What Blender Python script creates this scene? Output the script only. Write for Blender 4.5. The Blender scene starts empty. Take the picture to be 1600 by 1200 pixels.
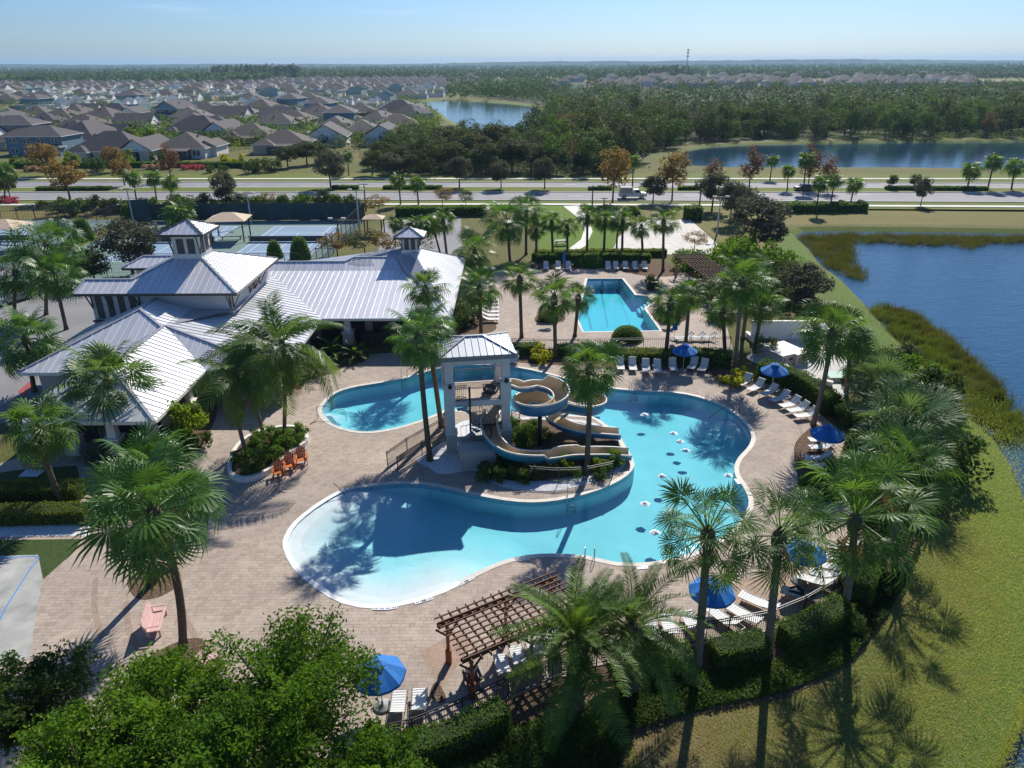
import bpy, bmesh, math, random
import numpy as np
from math import sin, cos, pi, radians as R, sqrt, atan2
from mathutils import Vector, Matrix
from mathutils.geometry import delaunay_2d_cdt
random.seed(7); np.random.seed(7)
SC = bpy.context.scene
COL = SC.collection
# ------------------------------------------------------------------ camera, world, sun, exposure
FPX = 1130.0; TH = math.atan(502/FPX); CH = 25.5; ROLL = 0.0045
cam = bpy.data.cameras.new('camera'); cam.lens = 36*FPX/1600; cam.sensor_width = 36
cam.clip_start = 0.5; cam.clip_end = 40000
cam_o = bpy.data.objects.new('camera', cam); COL.objects.link(cam_o)
cam_o.matrix_world = Matrix.Translation((0, 0, CH)) @ Matrix.Rotation(pi/2-TH, 4, 'X') @ Matrix.Rotation(-ROLL, 4, 'Z')
SC.camera = cam_o
SUN_AZ = R(18); SUN_EL = R(38)
world = bpy.data.worlds.new('World'); SC.world = world; world.use_nodes = True
wn = world.node_tree.nodes; wl = world.node_tree.links
for n in list(wn): wn.remove(n)
w_out = wn.new('ShaderNodeOutputWorld'); w_bg = wn.new('ShaderNodeBackground'); w_sky = wn.new('ShaderNodeTexSky')
w_sky.sky_type = 'NISHITA'; w_sky.sun_disc = False; w_sky.sun_elevation = SUN_EL; w_sky.sun_rotation = SUN_AZ
w_sky.altitude = 30; w_sky.air_density = 1.0; w_sky.dust_density = 0.5; w_sky.ozone_density = 7.0
w_bg.inputs['Strength'].default_value = 0.070
# thin cirrus wisps
w_tc = wn.new('ShaderNodeTexCoord'); w_mp = wn.new('ShaderNodeMapping'); w_mp.inputs['Scale'].default_value = (3, 3, 34)
w_nz = wn.new('ShaderNodeTexNoise'); w_nz.inputs['Scale'].default_value = 2.2; w_nz.inputs['Detail'].default_value = 6
w_rp = wn.new('ShaderNodeValToRGB'); w_rp.color_ramp.elements[0].position = .62; w_rp.color_ramp.elements[1].position = .82
w_rp.color_ramp.elements[1].color = (.22, .22, .22, 1)
w_mx = wn.new('ShaderNodeMixRGB'); w_mx.inputs[2].default_value = (11, 11.5, 12, 1)
wl.new(w_tc.outputs['Generated'], w_mp.inputs[0]); wl.new(w_mp.outputs[0], w_nz.inputs['Vector']); wl.new(w_nz.outputs['Fac'], w_rp.inputs[0])
wl.new(w_rp.outputs[0], w_mx.inputs[0]); wl.new(w_sky.outputs[0], w_mx.inputs[1]); w_tint = wn.new('ShaderNodeMixRGB'); w_tint.blend_type = 'MULTIPLY'; w_tint.inputs[0].default_value = 1; w_tint.inputs[2].default_value = (.74, .89, 1.10, 1)   # blue tint over the whole sky, offsets the yellow horizon
wl.new(w_mx.outputs[0], w_tint.inputs[1]); wl.new(w_tint.outputs[0], w_bg.inputs[0])
wl.new(w_bg.outputs[0], w_out.inputs[0])
sun = bpy.data.lights.new('sun', 'SUN'); sun.energy = 4.3; sun.angle = R(.53); sun.color = (1, .95, .86)
sun_o = bpy.data.objects.new('sun', sun); COL.objects.link(sun_o)
sdir = Vector((sin(SUN_AZ)*cos(SUN_EL), cos(SUN_AZ)*cos(SUN_EL), sin(SUN_EL)))
sun_o.rotation_euler = sdir.to_track_quat('Z', 'Y').to_euler(); sun_o.location = sdir*200
vs = SC.view_settings; vs.view_transform = 'Standard'; vs.look = 'None'; vs.gamma = 1; vs.exposure = 0.55; vs.use_curve_mapping = False
SC.display_settings.display_device = 'sRGB'
cy = SC.cycles
cy.use_denoising = True; cy.max_bounces = 8; cy.diffuse_bounces = 3; cy.glossy_bounces = 3; cy.transmission_bounces = 4
cy.transparent_max_bounces = 16; cy.volume_bounces = 0; cy.caustics_reflective = False; cy.caustics_refractive = False
cy.sample_clamp_indirect = 6

# ------------------------------------------------------------------ survey helpers: image ray -> place on a horizontal or upright plane
def ray(px, py):
    u = px-800; v = py-600
    u, v = u-ROLL*v, v+ROLL*u
    a = u/FPX; b = v/FPX
    return Vector((a, cos(TH)-b*sin(TH), -sin(TH)-b*cos(TH)))
def G(px, py, z=0.0):
    d = ray(px, py); t = (z-CH)/d.z
    return Vector((d.x*t, d.y*t, z))
def atY(px, py, Y):
    d = ray(px, py); t = Y/d.y
    return Vector((d.x*t, Y, CH+d.z*t))
def GP(pts, z=0.0): return [G(x, y, z) for x, y in pts]
def scale_at(p):                                    # metres per photograph pixel at a point
    d = p.y*cos(TH)-(p.z-CH)*sin(TH)
    return d/FPX

# ------------------------------------------------------------------ mesh helpers
class MB:
    def __init__(s): s.v = []; s.f = []; s.m = []
    def add(s, vs_, fs, m=0):
        o = len(s.v); s.v += [tuple(p) for p in vs_]; s.f += [tuple(i+o for i in f) for f in fs]; s.m += [m]*len(fs); return s
    def poly(s, pts, m=0): return s.add(pts, [tuple(range(len(pts)))], m)
    def box(s, c, d, rz=0, m=0, M=None):
        hx, hy, hz = d[0]/2, d[1]/2, d[2]/2
        P = [Vector((x, y, z)) for x in (-hx, hx) for y in (-hy, hy) for z in (-hz, hz)]
        if M is None: M = Matrix.Rotation(rz, 3, 'Z')
        return s.add([M @ p+Vector(c) for p in P], [(0, 1, 3, 2), (4, 6, 7, 5), (0, 4, 5, 1), (2, 3, 7, 6), (0, 2, 6, 4), (1, 5, 7, 3)], m)
    def bar(s, a, b, w, h, up=(0, 0, 1), m=0):        # rectangular bar from a to b
        a = Vector(a); b = Vector(b); t = (b-a).normalized(); u = Vector(up)
        if abs(t.dot(u)) > .98: u = Vector((0, 1, 0))
        sd = t.cross(u).normalized()*w/2; up_ = sd.cross(t).normalized()*h/2
        P = [a-sd-up_, a+sd-up_, a+sd+up_, a-sd+up_, b-sd-up_, b+sd-up_, b+sd+up_, b-sd+up_]
        return s.add(P, [(0, 1, 2, 3), (4, 7, 6, 5), (0, 4, 5, 1), (1, 5, 6, 2), (2, 6, 7, 3), (3, 7, 4, 0)], m)
    def tube(s, path, r, n=8, m=0, cap=True):
        path = [Vector(p) for p in path]; k = len(path); rs = r if isinstance(r, (list, tuple)) else [r]*k
        V = []; 
        for i, p in enumerate(path):
            t = (path[min(i+1, k-1)]-path[max(i-1, 0)]).normalized()
            u = Vector((0, 0, 1)) if abs(t.z) < .9 else Vector((1, 0, 0))
            a = t.cross(u).normalized(); b = a.cross(t)
            V += [p+(a*cos(2*pi*j/n)+b*sin(2*pi*j/n))*rs[i] for j in range(n)]
        F = [(i*n+j, i*n+(j+1) % n, (i+1)*n+(j+1) % n, (i+1)*n+j) for i in range(k-1) for j in range(n)]
        if cap: F += [tuple(range(n-1, -1, -1)), tuple((k-1)*n+j for j in range(n))]
        return s.add(V, F, m)
    def lathe(s, prof, c=(0, 0, 0), n=12, m=0):      # profile of (r, z)
        c = Vector(c); V = []; k = len(prof)
        for r, z in prof: V += [c+Vector((r*cos(2*pi*j/n), r*sin(2*pi*j/n), z)) for j in range(n)]
        F = [(i*n+j, i*n+(j+1) % n, (i+1)*n+(j+1) % n, (i+1)*n+j) for i in range(k-1) for j in range(n)]
        return s.add(V, F, m)
    def prism(s, pts, z0, z1, m=0, top=True, bottom=False):
        n = len(pts); a = [Vector((p[0], p[1], z0)) for p in pts]; b = [Vector((p[0], p[1], z1)) for p in pts]
        F = [(i, (i+1) % n, n+(i+1) % n, n+i) for i in range(n)]
        if top: F.append(tuple(range(n, 2*n)))
        if bottom: F.append(tuple(range(n-1, -1, -1)))
        return s.add(a+b, F, m)
    def join(s, o, M=None):
        return s.add([(M @ Vector(p)) if M else p for p in o.v], o.f)
    def mesh(s, name, mats=None, smooth=False):
        me = bpy.data.meshes.new(name); me.from_pydata(s.v, [], s.f)
        for m in (mats if isinstance(mats, (list, tuple)) else [mats]):
            if m: me.materials.append(m)
        if any(s.m): me.polygons.foreach_set('material_index', s.m)
        if smooth: me.polygons.foreach_set('use_smooth', [True]*len(me.polygons))
        me.validate(); return me
    def obj(s, name, mats=None, parent=None, smooth=False, loc=None):
        return link(name, s.mesh(name, mats, smooth), parent, loc)
def link(name, me, parent=None, loc=None):
    o = bpy.data.objects.new(name, me); COL.objects.link(o)
    if parent: o.parent = parent
    if loc is not None: o.location = loc
    return o
def np_mesh(name, V, F, mat=None, smooth=False):     # V (n,3), F (m,k)
    me = bpy.data.meshes.new(name); V = np.asarray(V, 'f'); F = np.asarray(F, 'i'); k = F.shape[1]
    me.vertices.add(len(V)); me.vertices.foreach_set('co', V.ravel())
    me.loops.add(F.size); me.loops.foreach_set('vertex_index', F.ravel())
    me.polygons.add(len(F)); me.polygons.foreach_set('loop_start', np.arange(0, F.size, k, dtype='i'))
    if smooth: me.polygons.foreach_set('use_smooth', np.ones(len(F), bool))
    if mat: me.materials.append(mat)
    me.update(calc_edges=True); return me
def tag(o, label=None, cat=None, group=None, kind=None):
    if label: o['label'] = label
    if cat: o['category'] = cat
    if group: o['group'] = group
    if kind: o['kind'] = kind
    return o
def thing(name, label, cat, loc=(0, 0, 0), rz=0, group=None):
    o = bpy.data.objects.new(name, None); COL.objects.link(o); o.location = loc; o.rotation_euler = (0, 0, rz)
    o.empty_display_size = .2
    return tag(o, label, cat, group)
def struct(o): o['kind'] = 'structure'; return o
def stuff(o, label=None): o['kind'] = 'stuff'; return o
KIDS = {}
def register(root):                                   # remember a prototype's tree
    KIDS[root.name] = [(c, list(c.children)) for c in list(root.children)]
def dup(root, loc, rz=None, label=None, group=None, scale=None):
    r = root.copy(); COL.objects.link(r); r.location = loc
    if rz is not None: r.rotation_euler = (0, 0, rz)
    if scale is not None: r.scale = (scale,)*3 if not hasattr(scale, '__len__') else scale
    if label: r['label'] = label
    if group: r['group'] = group
    for c, gs in KIDS[root.name]:
        d = c.copy(); COL.objects.link(d); d.parent = r
        for g in gs:
            e = g.copy(); COL.objects.link(e); e.parent = d
    return r
def smooth_line(pts, n=6, closed=False):              # Catmull-Rom through points
    P = [Vector(p) for p in pts]; out = []; k = len(P)
    rng = range(k) if closed else range(k-1)
    for i in rng:
        g = (lambda j: P[j % k]) if closed else (lambda j: P[max(0, min(k-1, j))])
        a, b, c, d = g(i-1), g(i), g(i+1), g(i+2)
        for j in range(n):
            t = j/n
            out.append(.5*((2*b)+(c-a)*t+(2*a-5*b+4*c-d)*t*t+(3*b-a-3*c+d)*t**3))
    if not closed: out.append(P[-1])
    return out
def resample(pts, step, closed=False):
    P = [Vector(p) for p in pts]
    if closed: P = P+[P[0]]
    L = [0]
    for a, b in zip(P, P[1:]): L.append(L[-1]+(b-a).length)
    n = max(2, int(round(L[-1]/step))); out = []; j = 0
    for i in range(n+(0 if closed else 1)):
        s = L[-1]*i/n
        while j < len(P)-2 and L[j+1] < s: j += 1
        q = (s-L[j])/max(1e-9, L[j+1]-L[j]); out.append(P[j].lerp(P[j+1], q))
    return out
def inside(x, y, poly):
    c = False; n = len(poly); j = n-1
    for i in range(n):
        xi, yi = poly[i][0], poly[i][1]; xj, yj = poly[j][0], poly[j][1]
        if (yi > y) != (yj > y) and x < (xj-xi)*(y-yi)/(yj-yi)+xi: c = not c
        j = i
    return c
def area2(poly): return sum(poly[i-1][0]*poly[i][1]-poly[i][0]*poly[i-1][1] for i in range(len(poly)))
def ccw(poly): return poly if area2(poly) > 0 else poly[::-1]
def offset(poly, d):                                  # closed loop, positive d grows a ccw loop
    P = [Vector((p[0], p[1])) for p in ccw(poly)]; out = []; n = len(P)
    for i in range(n):
        t = (P[(i+1) % n]-P[i-1]).normalized(); out.append(Vector((P[i].x+t.y*d, P[i].y-t.x*d, 0)))
    return out
def fill(outer, holes=(), zf=0.0, extra=(), name='sheet', mat=None, kind=None, parent=None, smooth=False):
    # one triangulated sheet bounded by outer with holes; zf a number or function
    V = []; E = []
    for lp in [outer]+list(holes):
        o = len(V); n = len(lp); V += [Vector((p[0], p[1])) for p in lp]; E += [(o+i, o+(i+1) % n) for i in range(n)]
    V += [Vector((p[0], p[1])) for p in extra]
    v2, e2, f2, _, _, _ = delaunay_2d_cdt(V, E, [], 0, 1e-5)
    F = []
    for f in f2:
        cx = sum(v2[i].x for i in f)/len(f); cy_ = sum(v2[i].y for i in f)/len(f)
        if inside(cx, cy_, outer) and not any(inside(cx, cy_, h) for h in holes): F.append(tuple(f))
    z = zf if callable(zf) else (lambda x, y: zf)
    me = bpy.data.meshes.new(name); me.from_pydata([(p.x, p.y, z(p.x, p.y)) for p in v2], [], F)
    bm = bmesh.new(); bm.from_mesh(me); bmesh.ops.delete(bm, geom=[v for v in bm.verts if not v.link_faces], context='VERTS')
    bmesh.ops.recalc_face_normals(bm, faces=bm.faces)
    for f in bm.faces:
        if f.normal.z < 0: f.normal_flip()
    bm.to_mesh(me); bm.free()
    if smooth: me.polygons.foreach_set('use_smooth', [True]*len(me.polygons))
    if mat: me.materials.append(mat)
    o = link(name, me, parent)
    if kind: o['kind'] = kind
    return o

# ------------------------------------------------------------------ materials
MATS = {}
class NT:
    def __init__(s, name):
        s.mat = bpy.data.materials.new(name); s.mat.use_nodes = True; s.t = s.mat.node_tree; s.n = s.t.nodes
        for x in list(s.n): s.n.remove(x)
        s.out = s.n.new('ShaderNodeOutputMaterial'); MATS[name] = s.mat
    def node(s, typ, ins=None, **kw):
        x = s.n.new('ShaderNode'+typ)
        for k, v in kw.items(): setattr(x, k, v)
        for k, v in (ins or {}).items():
            if isinstance(v, bpy.types.NodeSocket): s.t.links.new(v, x.inputs[k])
            else: x.inputs[k].default_value = v
        return x
    def l(s, a, b): s.t.links.new(a, b)
    def coord(s, kind='Object'): return s.node('TexCoord').outputs[kind]
    def pos(s): return s.node('NewGeometry').outputs['Position']
    def noise(s, vec, scale, detail=4, rough=.55, dist=0):
        return s.node('TexNoise', {'Vector': vec, 'Scale': scale, 'Detail': detail, 'Roughness': rough, 'Distortion': dist}).outputs['Fac']
    def ramp(s, fac, stops):
        r = s.node('ValToRGB', {0: fac}); e = r.color_ramp.elements
        while len(e) < len(stops): e.new(.5)
        for i, (p, c) in enumerate(stops):
            e[i].position = p; e[i].color = (c, c, c, 1) if not hasattr(c, '__len__') else (*c, 1)
        return r.outputs[0]
    def mix(s, fac, a, b, mode='MIX'):
        f = lambda c: c if isinstance(c, bpy.types.NodeSocket) else (*c, 1)
        return s.node('MixRGB', {0: fac, 1: f(a), 2: f(b)}, blend_type=mode).outputs[0]
    def math(s, op, a, b=0.0): return s.node('Math', {0: a, 1: b}, operation=op).outputs[0]
    def bump(s, h, strength=.3, dist=.02): return s.node('Bump', {'Height': h, 'Strength': strength, 'Distance': dist}).outputs[0]
    def bsdf(s, col, rough=.6, metal=0, spec=.5, normal=None, **kw):
        ins = {'Base Color': col if isinstance(col, bpy.types.NodeSocket) else (*col, 1), 'Roughness': rough, 'Metallic': metal, 'Specular IOR Level': spec}
        if normal is not None: ins['Normal'] = normal
        ins.update(kw)
        return s.node('BsdfPrincipled', ins).outputs[0]
    def end(s, sh, vol=None):
        if sh is not None: s.l(sh, s.out.inputs[0])
        if vol is not None: s.l(vol, s.out.inputs[1])
        return s.mat
def simple(name, col, rough=.6, metal=0, spec=.5, var=.15, scale=3.0, bump=0, bscale=40):
    t = NT(name); p = t.coord(); f = t.noise(p, scale, 5)
    c = t.mix(t.ramp(f, [(.3, 0), (.7, 1)]), tuple(x*(1-var) for x in col), tuple(min(1, x*(1+var)) for x in col))
    nm = t.bump(t.noise(p, bscale, 4), bump, .01) if bump else None
    return t.end(t.bsdf(c, rough, metal, spec, nm))
def leaf(name, c1, c2, c3=None, tr=.35, rough=.7, spec=.12, tcol=None, tone=0):
    t = NT(name); g = t.node('NewGeometry'); oi = t.node('ObjectInfo')
    f = t.math('ADD', t.math('MULTIPLY', g.outputs['Random Per Island'], .65), t.math('MULTIPLY', oi.outputs['Random'], .35))
    stops = [(.0, c1), (.75, c2)]+([(1., c3)] if c3 else [])
    col = t.ramp(f, stops)
    nz = t.noise(t.pos(), .7, 3); col = t.mix(t.ramp(nz, [(.35, .0), (.7, .5)]), col, tuple(x*1.35 for x in c2))
    if tone:
        tn = t.noise(t.pos(), tone, 2, .5); col = t.mix(t.ramp(tn, [(.36, .75), (.5, 0)]), col, (c1[0]*.8, c1[1]*.72, c1[2]*.9)); col = t.mix(t.ramp(tn, [(.54, 0), (.68, .8)]), col, (c2[0]*1.7, c2[1]*1.45, c2[2]*1.2))
        t2 = t.noise(t.node('Mapping', {'Vector': t.pos(), 'Location': (37, 11, 5)}).outputs[0], tone*.8, 2, .5); col = t.mix(t.ramp(t2, [(.58, 0), (.70, .7)]), col, (.12, .115, .085))
    tc = t.mix(.5, col, tcol or (c2[0]*2.6, c2[1]*2.3, c2[2]*.9), 'MIX')
    a = t.bsdf(col, rough, 0, spec)
    b = t.node('BsdfTranslucent', {'Color': tc}).outputs[0]
    return t.end(t.node('MixShader', {0: tr, 1: a, 2: b}).outputs[0])
# ================================================================== SETTING: terrain, lakes, roads, deck, pools
# ---- ground materials
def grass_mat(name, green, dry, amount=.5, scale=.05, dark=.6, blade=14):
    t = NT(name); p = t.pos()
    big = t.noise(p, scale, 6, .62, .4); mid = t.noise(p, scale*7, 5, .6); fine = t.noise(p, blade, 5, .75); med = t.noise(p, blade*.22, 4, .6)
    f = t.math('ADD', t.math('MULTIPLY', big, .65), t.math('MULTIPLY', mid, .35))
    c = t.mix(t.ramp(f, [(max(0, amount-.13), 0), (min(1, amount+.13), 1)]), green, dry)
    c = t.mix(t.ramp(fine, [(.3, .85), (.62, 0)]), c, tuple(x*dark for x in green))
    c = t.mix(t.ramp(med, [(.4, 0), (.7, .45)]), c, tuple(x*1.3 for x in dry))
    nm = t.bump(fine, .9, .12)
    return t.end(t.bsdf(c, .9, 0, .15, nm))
M_TERR = grass_mat('terrain_grass', (.085, .125, .026), (.21, .165, .066), .5, .035)
M_LAWN = grass_mat('lawn_grass', (.12, .22, .022), (.17, .20, .035), .62, .09)
M_BANK = grass_mat('bank_grass', (.12, .20, .030), (.20, .20, .055), .55, .14)
M_DRY = grass_mat('dry_grass', (.15, .17, .04), (.27, .20, .08), .5, .05)
M_VERGE = grass_mat('verge_grass', (.12, .19, .022), (.22, .18, .06), .56, .06)
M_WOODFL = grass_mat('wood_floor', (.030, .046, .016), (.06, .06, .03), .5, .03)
M_TURF = grass_mat('turf', (.060, .105, .028), (.085, .12, .035), .5, .6)

def paver_mat(name, c1, c2, c3, bw=.46, bh=.23, rot=0):
    t = NT(name); p = t.pos(); mp = t.node('Mapping', {'Vector': p, 'Rotation': (0, 0, rot)}).outputs[0]
    wob = t.node('VectorMath', {0: mp, 1: t.node('VectorMath', {0: t.node('TexNoise', {'Vector': p, 'Scale': .35}).outputs['Color'], 1: (.12, .12, 0)}, operation='MULTIPLY').outputs[0]}, operation='ADD').outputs[0]
    b = t.node('TexBrick', {'Vector': wob, 'Color1': (*c1, 1), 'Color2': (*c2, 1), 'Mortar': tuple(x*.42 for x in c1)+(1,), 'Scale': 1.0, 'Mortar Size': .012,
                            'Brick Width': bw, 'Row Height': bh, 'Bias': -.1}, offset=.5, squash=.62, squash_frequency=3)
    v = t.node('TexVoronoi', {'Vector': wob, 'Scale': 3.1}); vr = t.ramp(v.outputs['Color'], [(.2, 0), (.9, .55)])
    c = t.mix(vr, b.outputs[0], c3)
    big = t.noise(p, .16, 5); c = t.mix(t.ramp(big, [(.35, 0), (.68, .5)]), c, (c2[0]*.72, c2[1]*.76, c2[2]*.82)); g2 = t.noise(p, .45, 6, .7, .8); c = t.mix(t.ramp(g2, [(.5, 0), (.68, .35)]), c, (c3[0]*1.12, c3[1]*1.1, c3[2]*1.05))
    st = t.noise(p, 1.3, 6, .7); c = t.mix(t.ramp(st, [(.52, 0), (.75, .3)]), c, tuple(x*.55 for x in c1))
    nm = t.bump(t.math('ADD', b.outputs['Fac'], t.noise(p, 30, 3)), .35, -.012)
    return t.end(t.bsdf(c, .82, 0, .25, nm))
M_PAVER = paver_mat('pavers', (.475, .380, .302), (.335, .264, .212), (.50, .415, .35))
M_PAVER_RED = paver_mat('pavers_red', (.43, .30, .22), (.37, .25, .18), (.46, .34, .26), .3, .15, .5)
M_CONC = simple('concrete', (.50, .48, .44), .85, var=.12, scale=.8, bump=.2)
M_WALK = simple('sidewalk', (.66, .63, .56), .85, var=.08, scale=.3)
M_ASPH = simple('asphalt', (.235, .225, .235), .85, var=.12, scale=.12, bump=.2, bscale=15)
M_LOT = simple('parking', (.22, .215, .22), .85, var=.12, scale=.2, bump=.2, bscale=15)
M_PAINT = simple('road_paint', (.8, .8, .78), .7, var=.08)
M_SAND = simple('sand', (.62, .58, .52), .95, var=.15, scale=.9, bump=.6, bscale=3)
M_GRAVEL = simple('white_gravel', (.62, .63, .64), .95, var=.25, scale=9, bump=.7, bscale=14)
def mulch_mat():
    t = NT('mulch'); p = t.pos(); v = t.node('TexVoronoi', {'Vector': p, 'Scale': 13}); f = t.noise(p, 22, 4, .7)
    c = t.ramp(t.math('ADD', t.math('MULTIPLY', v.outputs['Distance'], .6), t.math('MULTIPLY', f, .5)), [(.25, (.03, .02, .014)), (.55, (.13, .085, .055)), (.85, (.30, .22, .16))])
    return t.end(t.bsdf(c, .95, 0, .1, t.bump(f, .9, .05)))
M_MULCH = mulch_mat()

# ---- water
def lake_mat(name, body, ripple=.22, sc=1.1):
    t = NT(name); p = t.pos(); mp = t.node('Mapping', {'Vector': p, 'Scale': (1, 1.9, 1), 'Rotation': (0, 0, .25)}).outputs[0]
    w = t.math('ADD', t.noise(mp, sc, 5, .62, .6), t.math('MULTIPLY', t.noise(mp, sc*.22, 3), 1.2))
    nm = t.bump(w, ripple, .35)
    big = t.noise(p, .03, 4); col = t.mix(t.ramp(big, [(.35, 0), (.7, .5)]), body, tuple(x*1.35 for x in body))
    return t.end(t.bsdf(col, .06, 0, .5, nm, IOR=1.33))
M_LAKE = lake_mat('lake_water', (.016, .066, .135))
M_LAKE2 = lake_mat('far_lake_water', (.010, .040, .075), .10, .5)
def pool_surface():
    t = NT('pool_water'); p = t.pos()
    nm = t.bump(t.math('ADD', t.noise(p, 1.6, 4, .6, 1.2), t.math('MULTIPLY', t.noise(p, 5.5, 3, .6, .6), .35)), .16, .12)
    nm2 = t.bump(t.math('ADD', t.noise(p, 2.2, 4, .6, 1.2), t.math('MULTIPLY', t.noise(p, 7, 3, .6, .6), .3)), .045, .1)
    fr = t.math('ADD', t.math('MULTIPLY', t.math('POWER', t.node('LayerWeight', {'Blend': .5, 'Normal': nm}).outputs['Facing'], 5.0), .9), .02)
    g = t.node('BsdfGlossy', {'Color': (1, 1, 1, 1), 'Roughness': .02, 'Normal': nm2}).outputs[0]
    tr = t.node('BsdfTransparent', {'Color': (.97, .99, 1, 1)}).outputs[0]
    vol = t.node('VolumeAbsorption', {'Color': (.08, .885, .955, 1), 'Density': .36}).outputs[0]
    return t.end(t.node('MixShader', {0: fr, 1: tr, 2: g}).outputs[0], vol)
M_POOLW = pool_surface()
def plaster_mat():
    t = NT('pool_plaster'); p = t.pos(); a = t.noise(p, .5, 5, .6); b = t.noise(p, 3.2, 5, .65, 1.0)
    c = t.mix(t.ramp(a, [(.35, 0), (.68, 1)]), (.52, .60, .61), (.60, .67, .68))
    # faint mottling of the plaster
    v = t.node('TexVoronoi', {'Vector': t.node('VectorMath', {0: p, 1: t.node('TexNoise', {'Vector': p, 'Scale': 1.2}).outputs['Color']}, operation='ADD').outputs[0], 'Scale': 1.5}, feature='DISTANCE_TO_EDGE')
    c = t.mix(t.ramp(b, [(.4, 0), (.7, .22)]), c, (.50, .60, .62))
    return t.end(t.bsdf(c, .8, 0, .2))
M_PLASTER = plaster_mat()
M_TILE = simple('waterline_tile', (.25, .42, .50), .3, var=.2, scale=6)
M_COPING = simple('coping_stone', (.60, .55, .48), .7, var=.12, scale=2)
M_WHITE = simple('white_paint', (.78, .78, .76), .5, var=.05, scale=2)

# ---- outlines surveyed from the photograph (water edges)
LAKE_Z = -.55
lake_px = [(1243, 368), (1247, 374), (1258, 384), (1268, 394), (1277, 408), (1286, 418), (1310, 434), (1326, 450), (1350, 475), (1375, 502), (1397, 527),
           (1430, 556), (1455, 580), (1477, 605), (1500, 635), (1532, 667), (1557, 692), (1582, 735), (1597, 772), (1614, 830), (1626, 900), (1624, 980), (1610, 1050),
           (1597, 1092), (1590, 1130), (1570, 1165), (1542, 1197)]
L0 = GP(lake_px, LAKE_Z)
L0 += [Vector((17.2, 15, LAKE_Z)), Vector((14, 6, LAKE_Z)), Vector((12, -30, LAKE_Z)), Vector((300, -60, LAKE_Z)), Vector((330, 105, LAKE_Z)), G(2300, 367, LAKE_Z), G(1900, 365.5, LAKE_Z), G(1600, 365, LAKE_Z), G(1420, 362.5, LAKE_Z), G(1300, 361, LAKE_Z), G(1255, 362, LAKE_Z)]
lake_near = ccw([Vector((p.x, p.y)) for p in L0])
farlake_px = [(1062, 244), (1072, 236), (1100, 231), (1140, 228), (1180, 226), (1300, 224), (1450, 222.5), (1600, 222), (1900, 222), (2200, 226), (2250, 245), (2100, 262), (1800, 266), (1600, 266),
              (1500, 265), (1400, 263.5), (1300, 263.5), (1200, 263.5), (1130, 263), (1085, 261), (1066, 254)]
lake_far = ccw([Vector((p.x, p.y)) for p in GP(farlake_px, LAKE_Z)])
midlake_px = [(658, 159.5), (680, 158), (700, 157.5), (745, 159), (790, 162), (830, 166), (848, 174), (850, 190), (846, 207), (815, 219), (760, 224), (715, 223), (722, 215), (736, 212), (740, 207), (734, 202), (720, 197), (700, 186), (690, 178), (670, 168)]
lake_mid = ccw([Vector((p.x, p.y)) for p in GP(midlake_px, LAKE_Z)])
leftpond_px = [(-120, 170), (-40, 170), (4, 172), (11, 178), (6, 186), (-40, 190), (-120, 190)]
pond_left = ccw([Vector((p.x, p.y)) for p in GP(leftpond_px, LAKE_Z)])
LAKES = [('lake', lake_near, M_LAKE, 1.3), ('lake', lake_far, M_LAKE2, 1.6), ('lake', lake_mid, M_LAKE2, 3.0), ('pond', pond_left, M_LAKE2, 2.0)]
bank_tops = []
for nm, poly, mt, w in LAKES:
    bank_tops.append(offset(poly, w))
    struct(fill(poly, [], LAKE_Z, name=nm, mat=mt))
pool_px = [(503, 641), (507, 632), (518, 620), (534, 611), (562, 604), (600, 598), (640, 590), (668, 581), (700, 574), (740, 571), (785, 572), (830, 579), (870, 589), (905, 598), (950, 607),
           (1000, 612), (1050, 614), (1090, 621), (1130, 636), (1157, 655), (1172, 676), (1173, 690), (1166, 702), (1153, 716), (1147, 731), (1150, 746), (1160, 760), (1168, 776), (1169, 792), (1158, 812),
           (1138, 834), (1100, 856), (1060, 871), (1010, 880), (960, 879), (915, 869), (860, 866), (820, 869), (780, 879), (740, 897), (692, 921), (640, 938), (590, 946), (540, 938), (500, 915), (466, 885), (451, 855),
           (453, 838), (466, 818), (492, 796), (520, 778), (541, 768), (575, 761), (620, 757), (660, 757.5), (700, 765), (740, 774), (790, 783), (830, 786), (870, 783), (912, 774), (952, 760), (980, 744), (991, 730), (990, 722),
           (986, 712), (976, 695), (965, 678), (944, 662), (926, 652), (890, 649), (850, 647), (795, 644), (745, 645), (702, 640), (690, 644), (655, 658), (618, 669), (580, 675), (550, 673), (524, 665), (508, 654)]
pool = ccw([Vector((p.x, p.y)) for p in smooth_line([Vector((p.x, p.y, 0)) for p in GP(pool_px)], 2, True)])
lap_px = [(918, 436), (972, 436), (992, 461.5), (1012, 462.5), (1021, 472), (1006, 482.5), (1031, 517), (912, 519), (903, 498)]
lap = ccw([Vector((p.x, p.y)) for p in GP(lap_px)])
tl = G(906, 436); 
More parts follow.
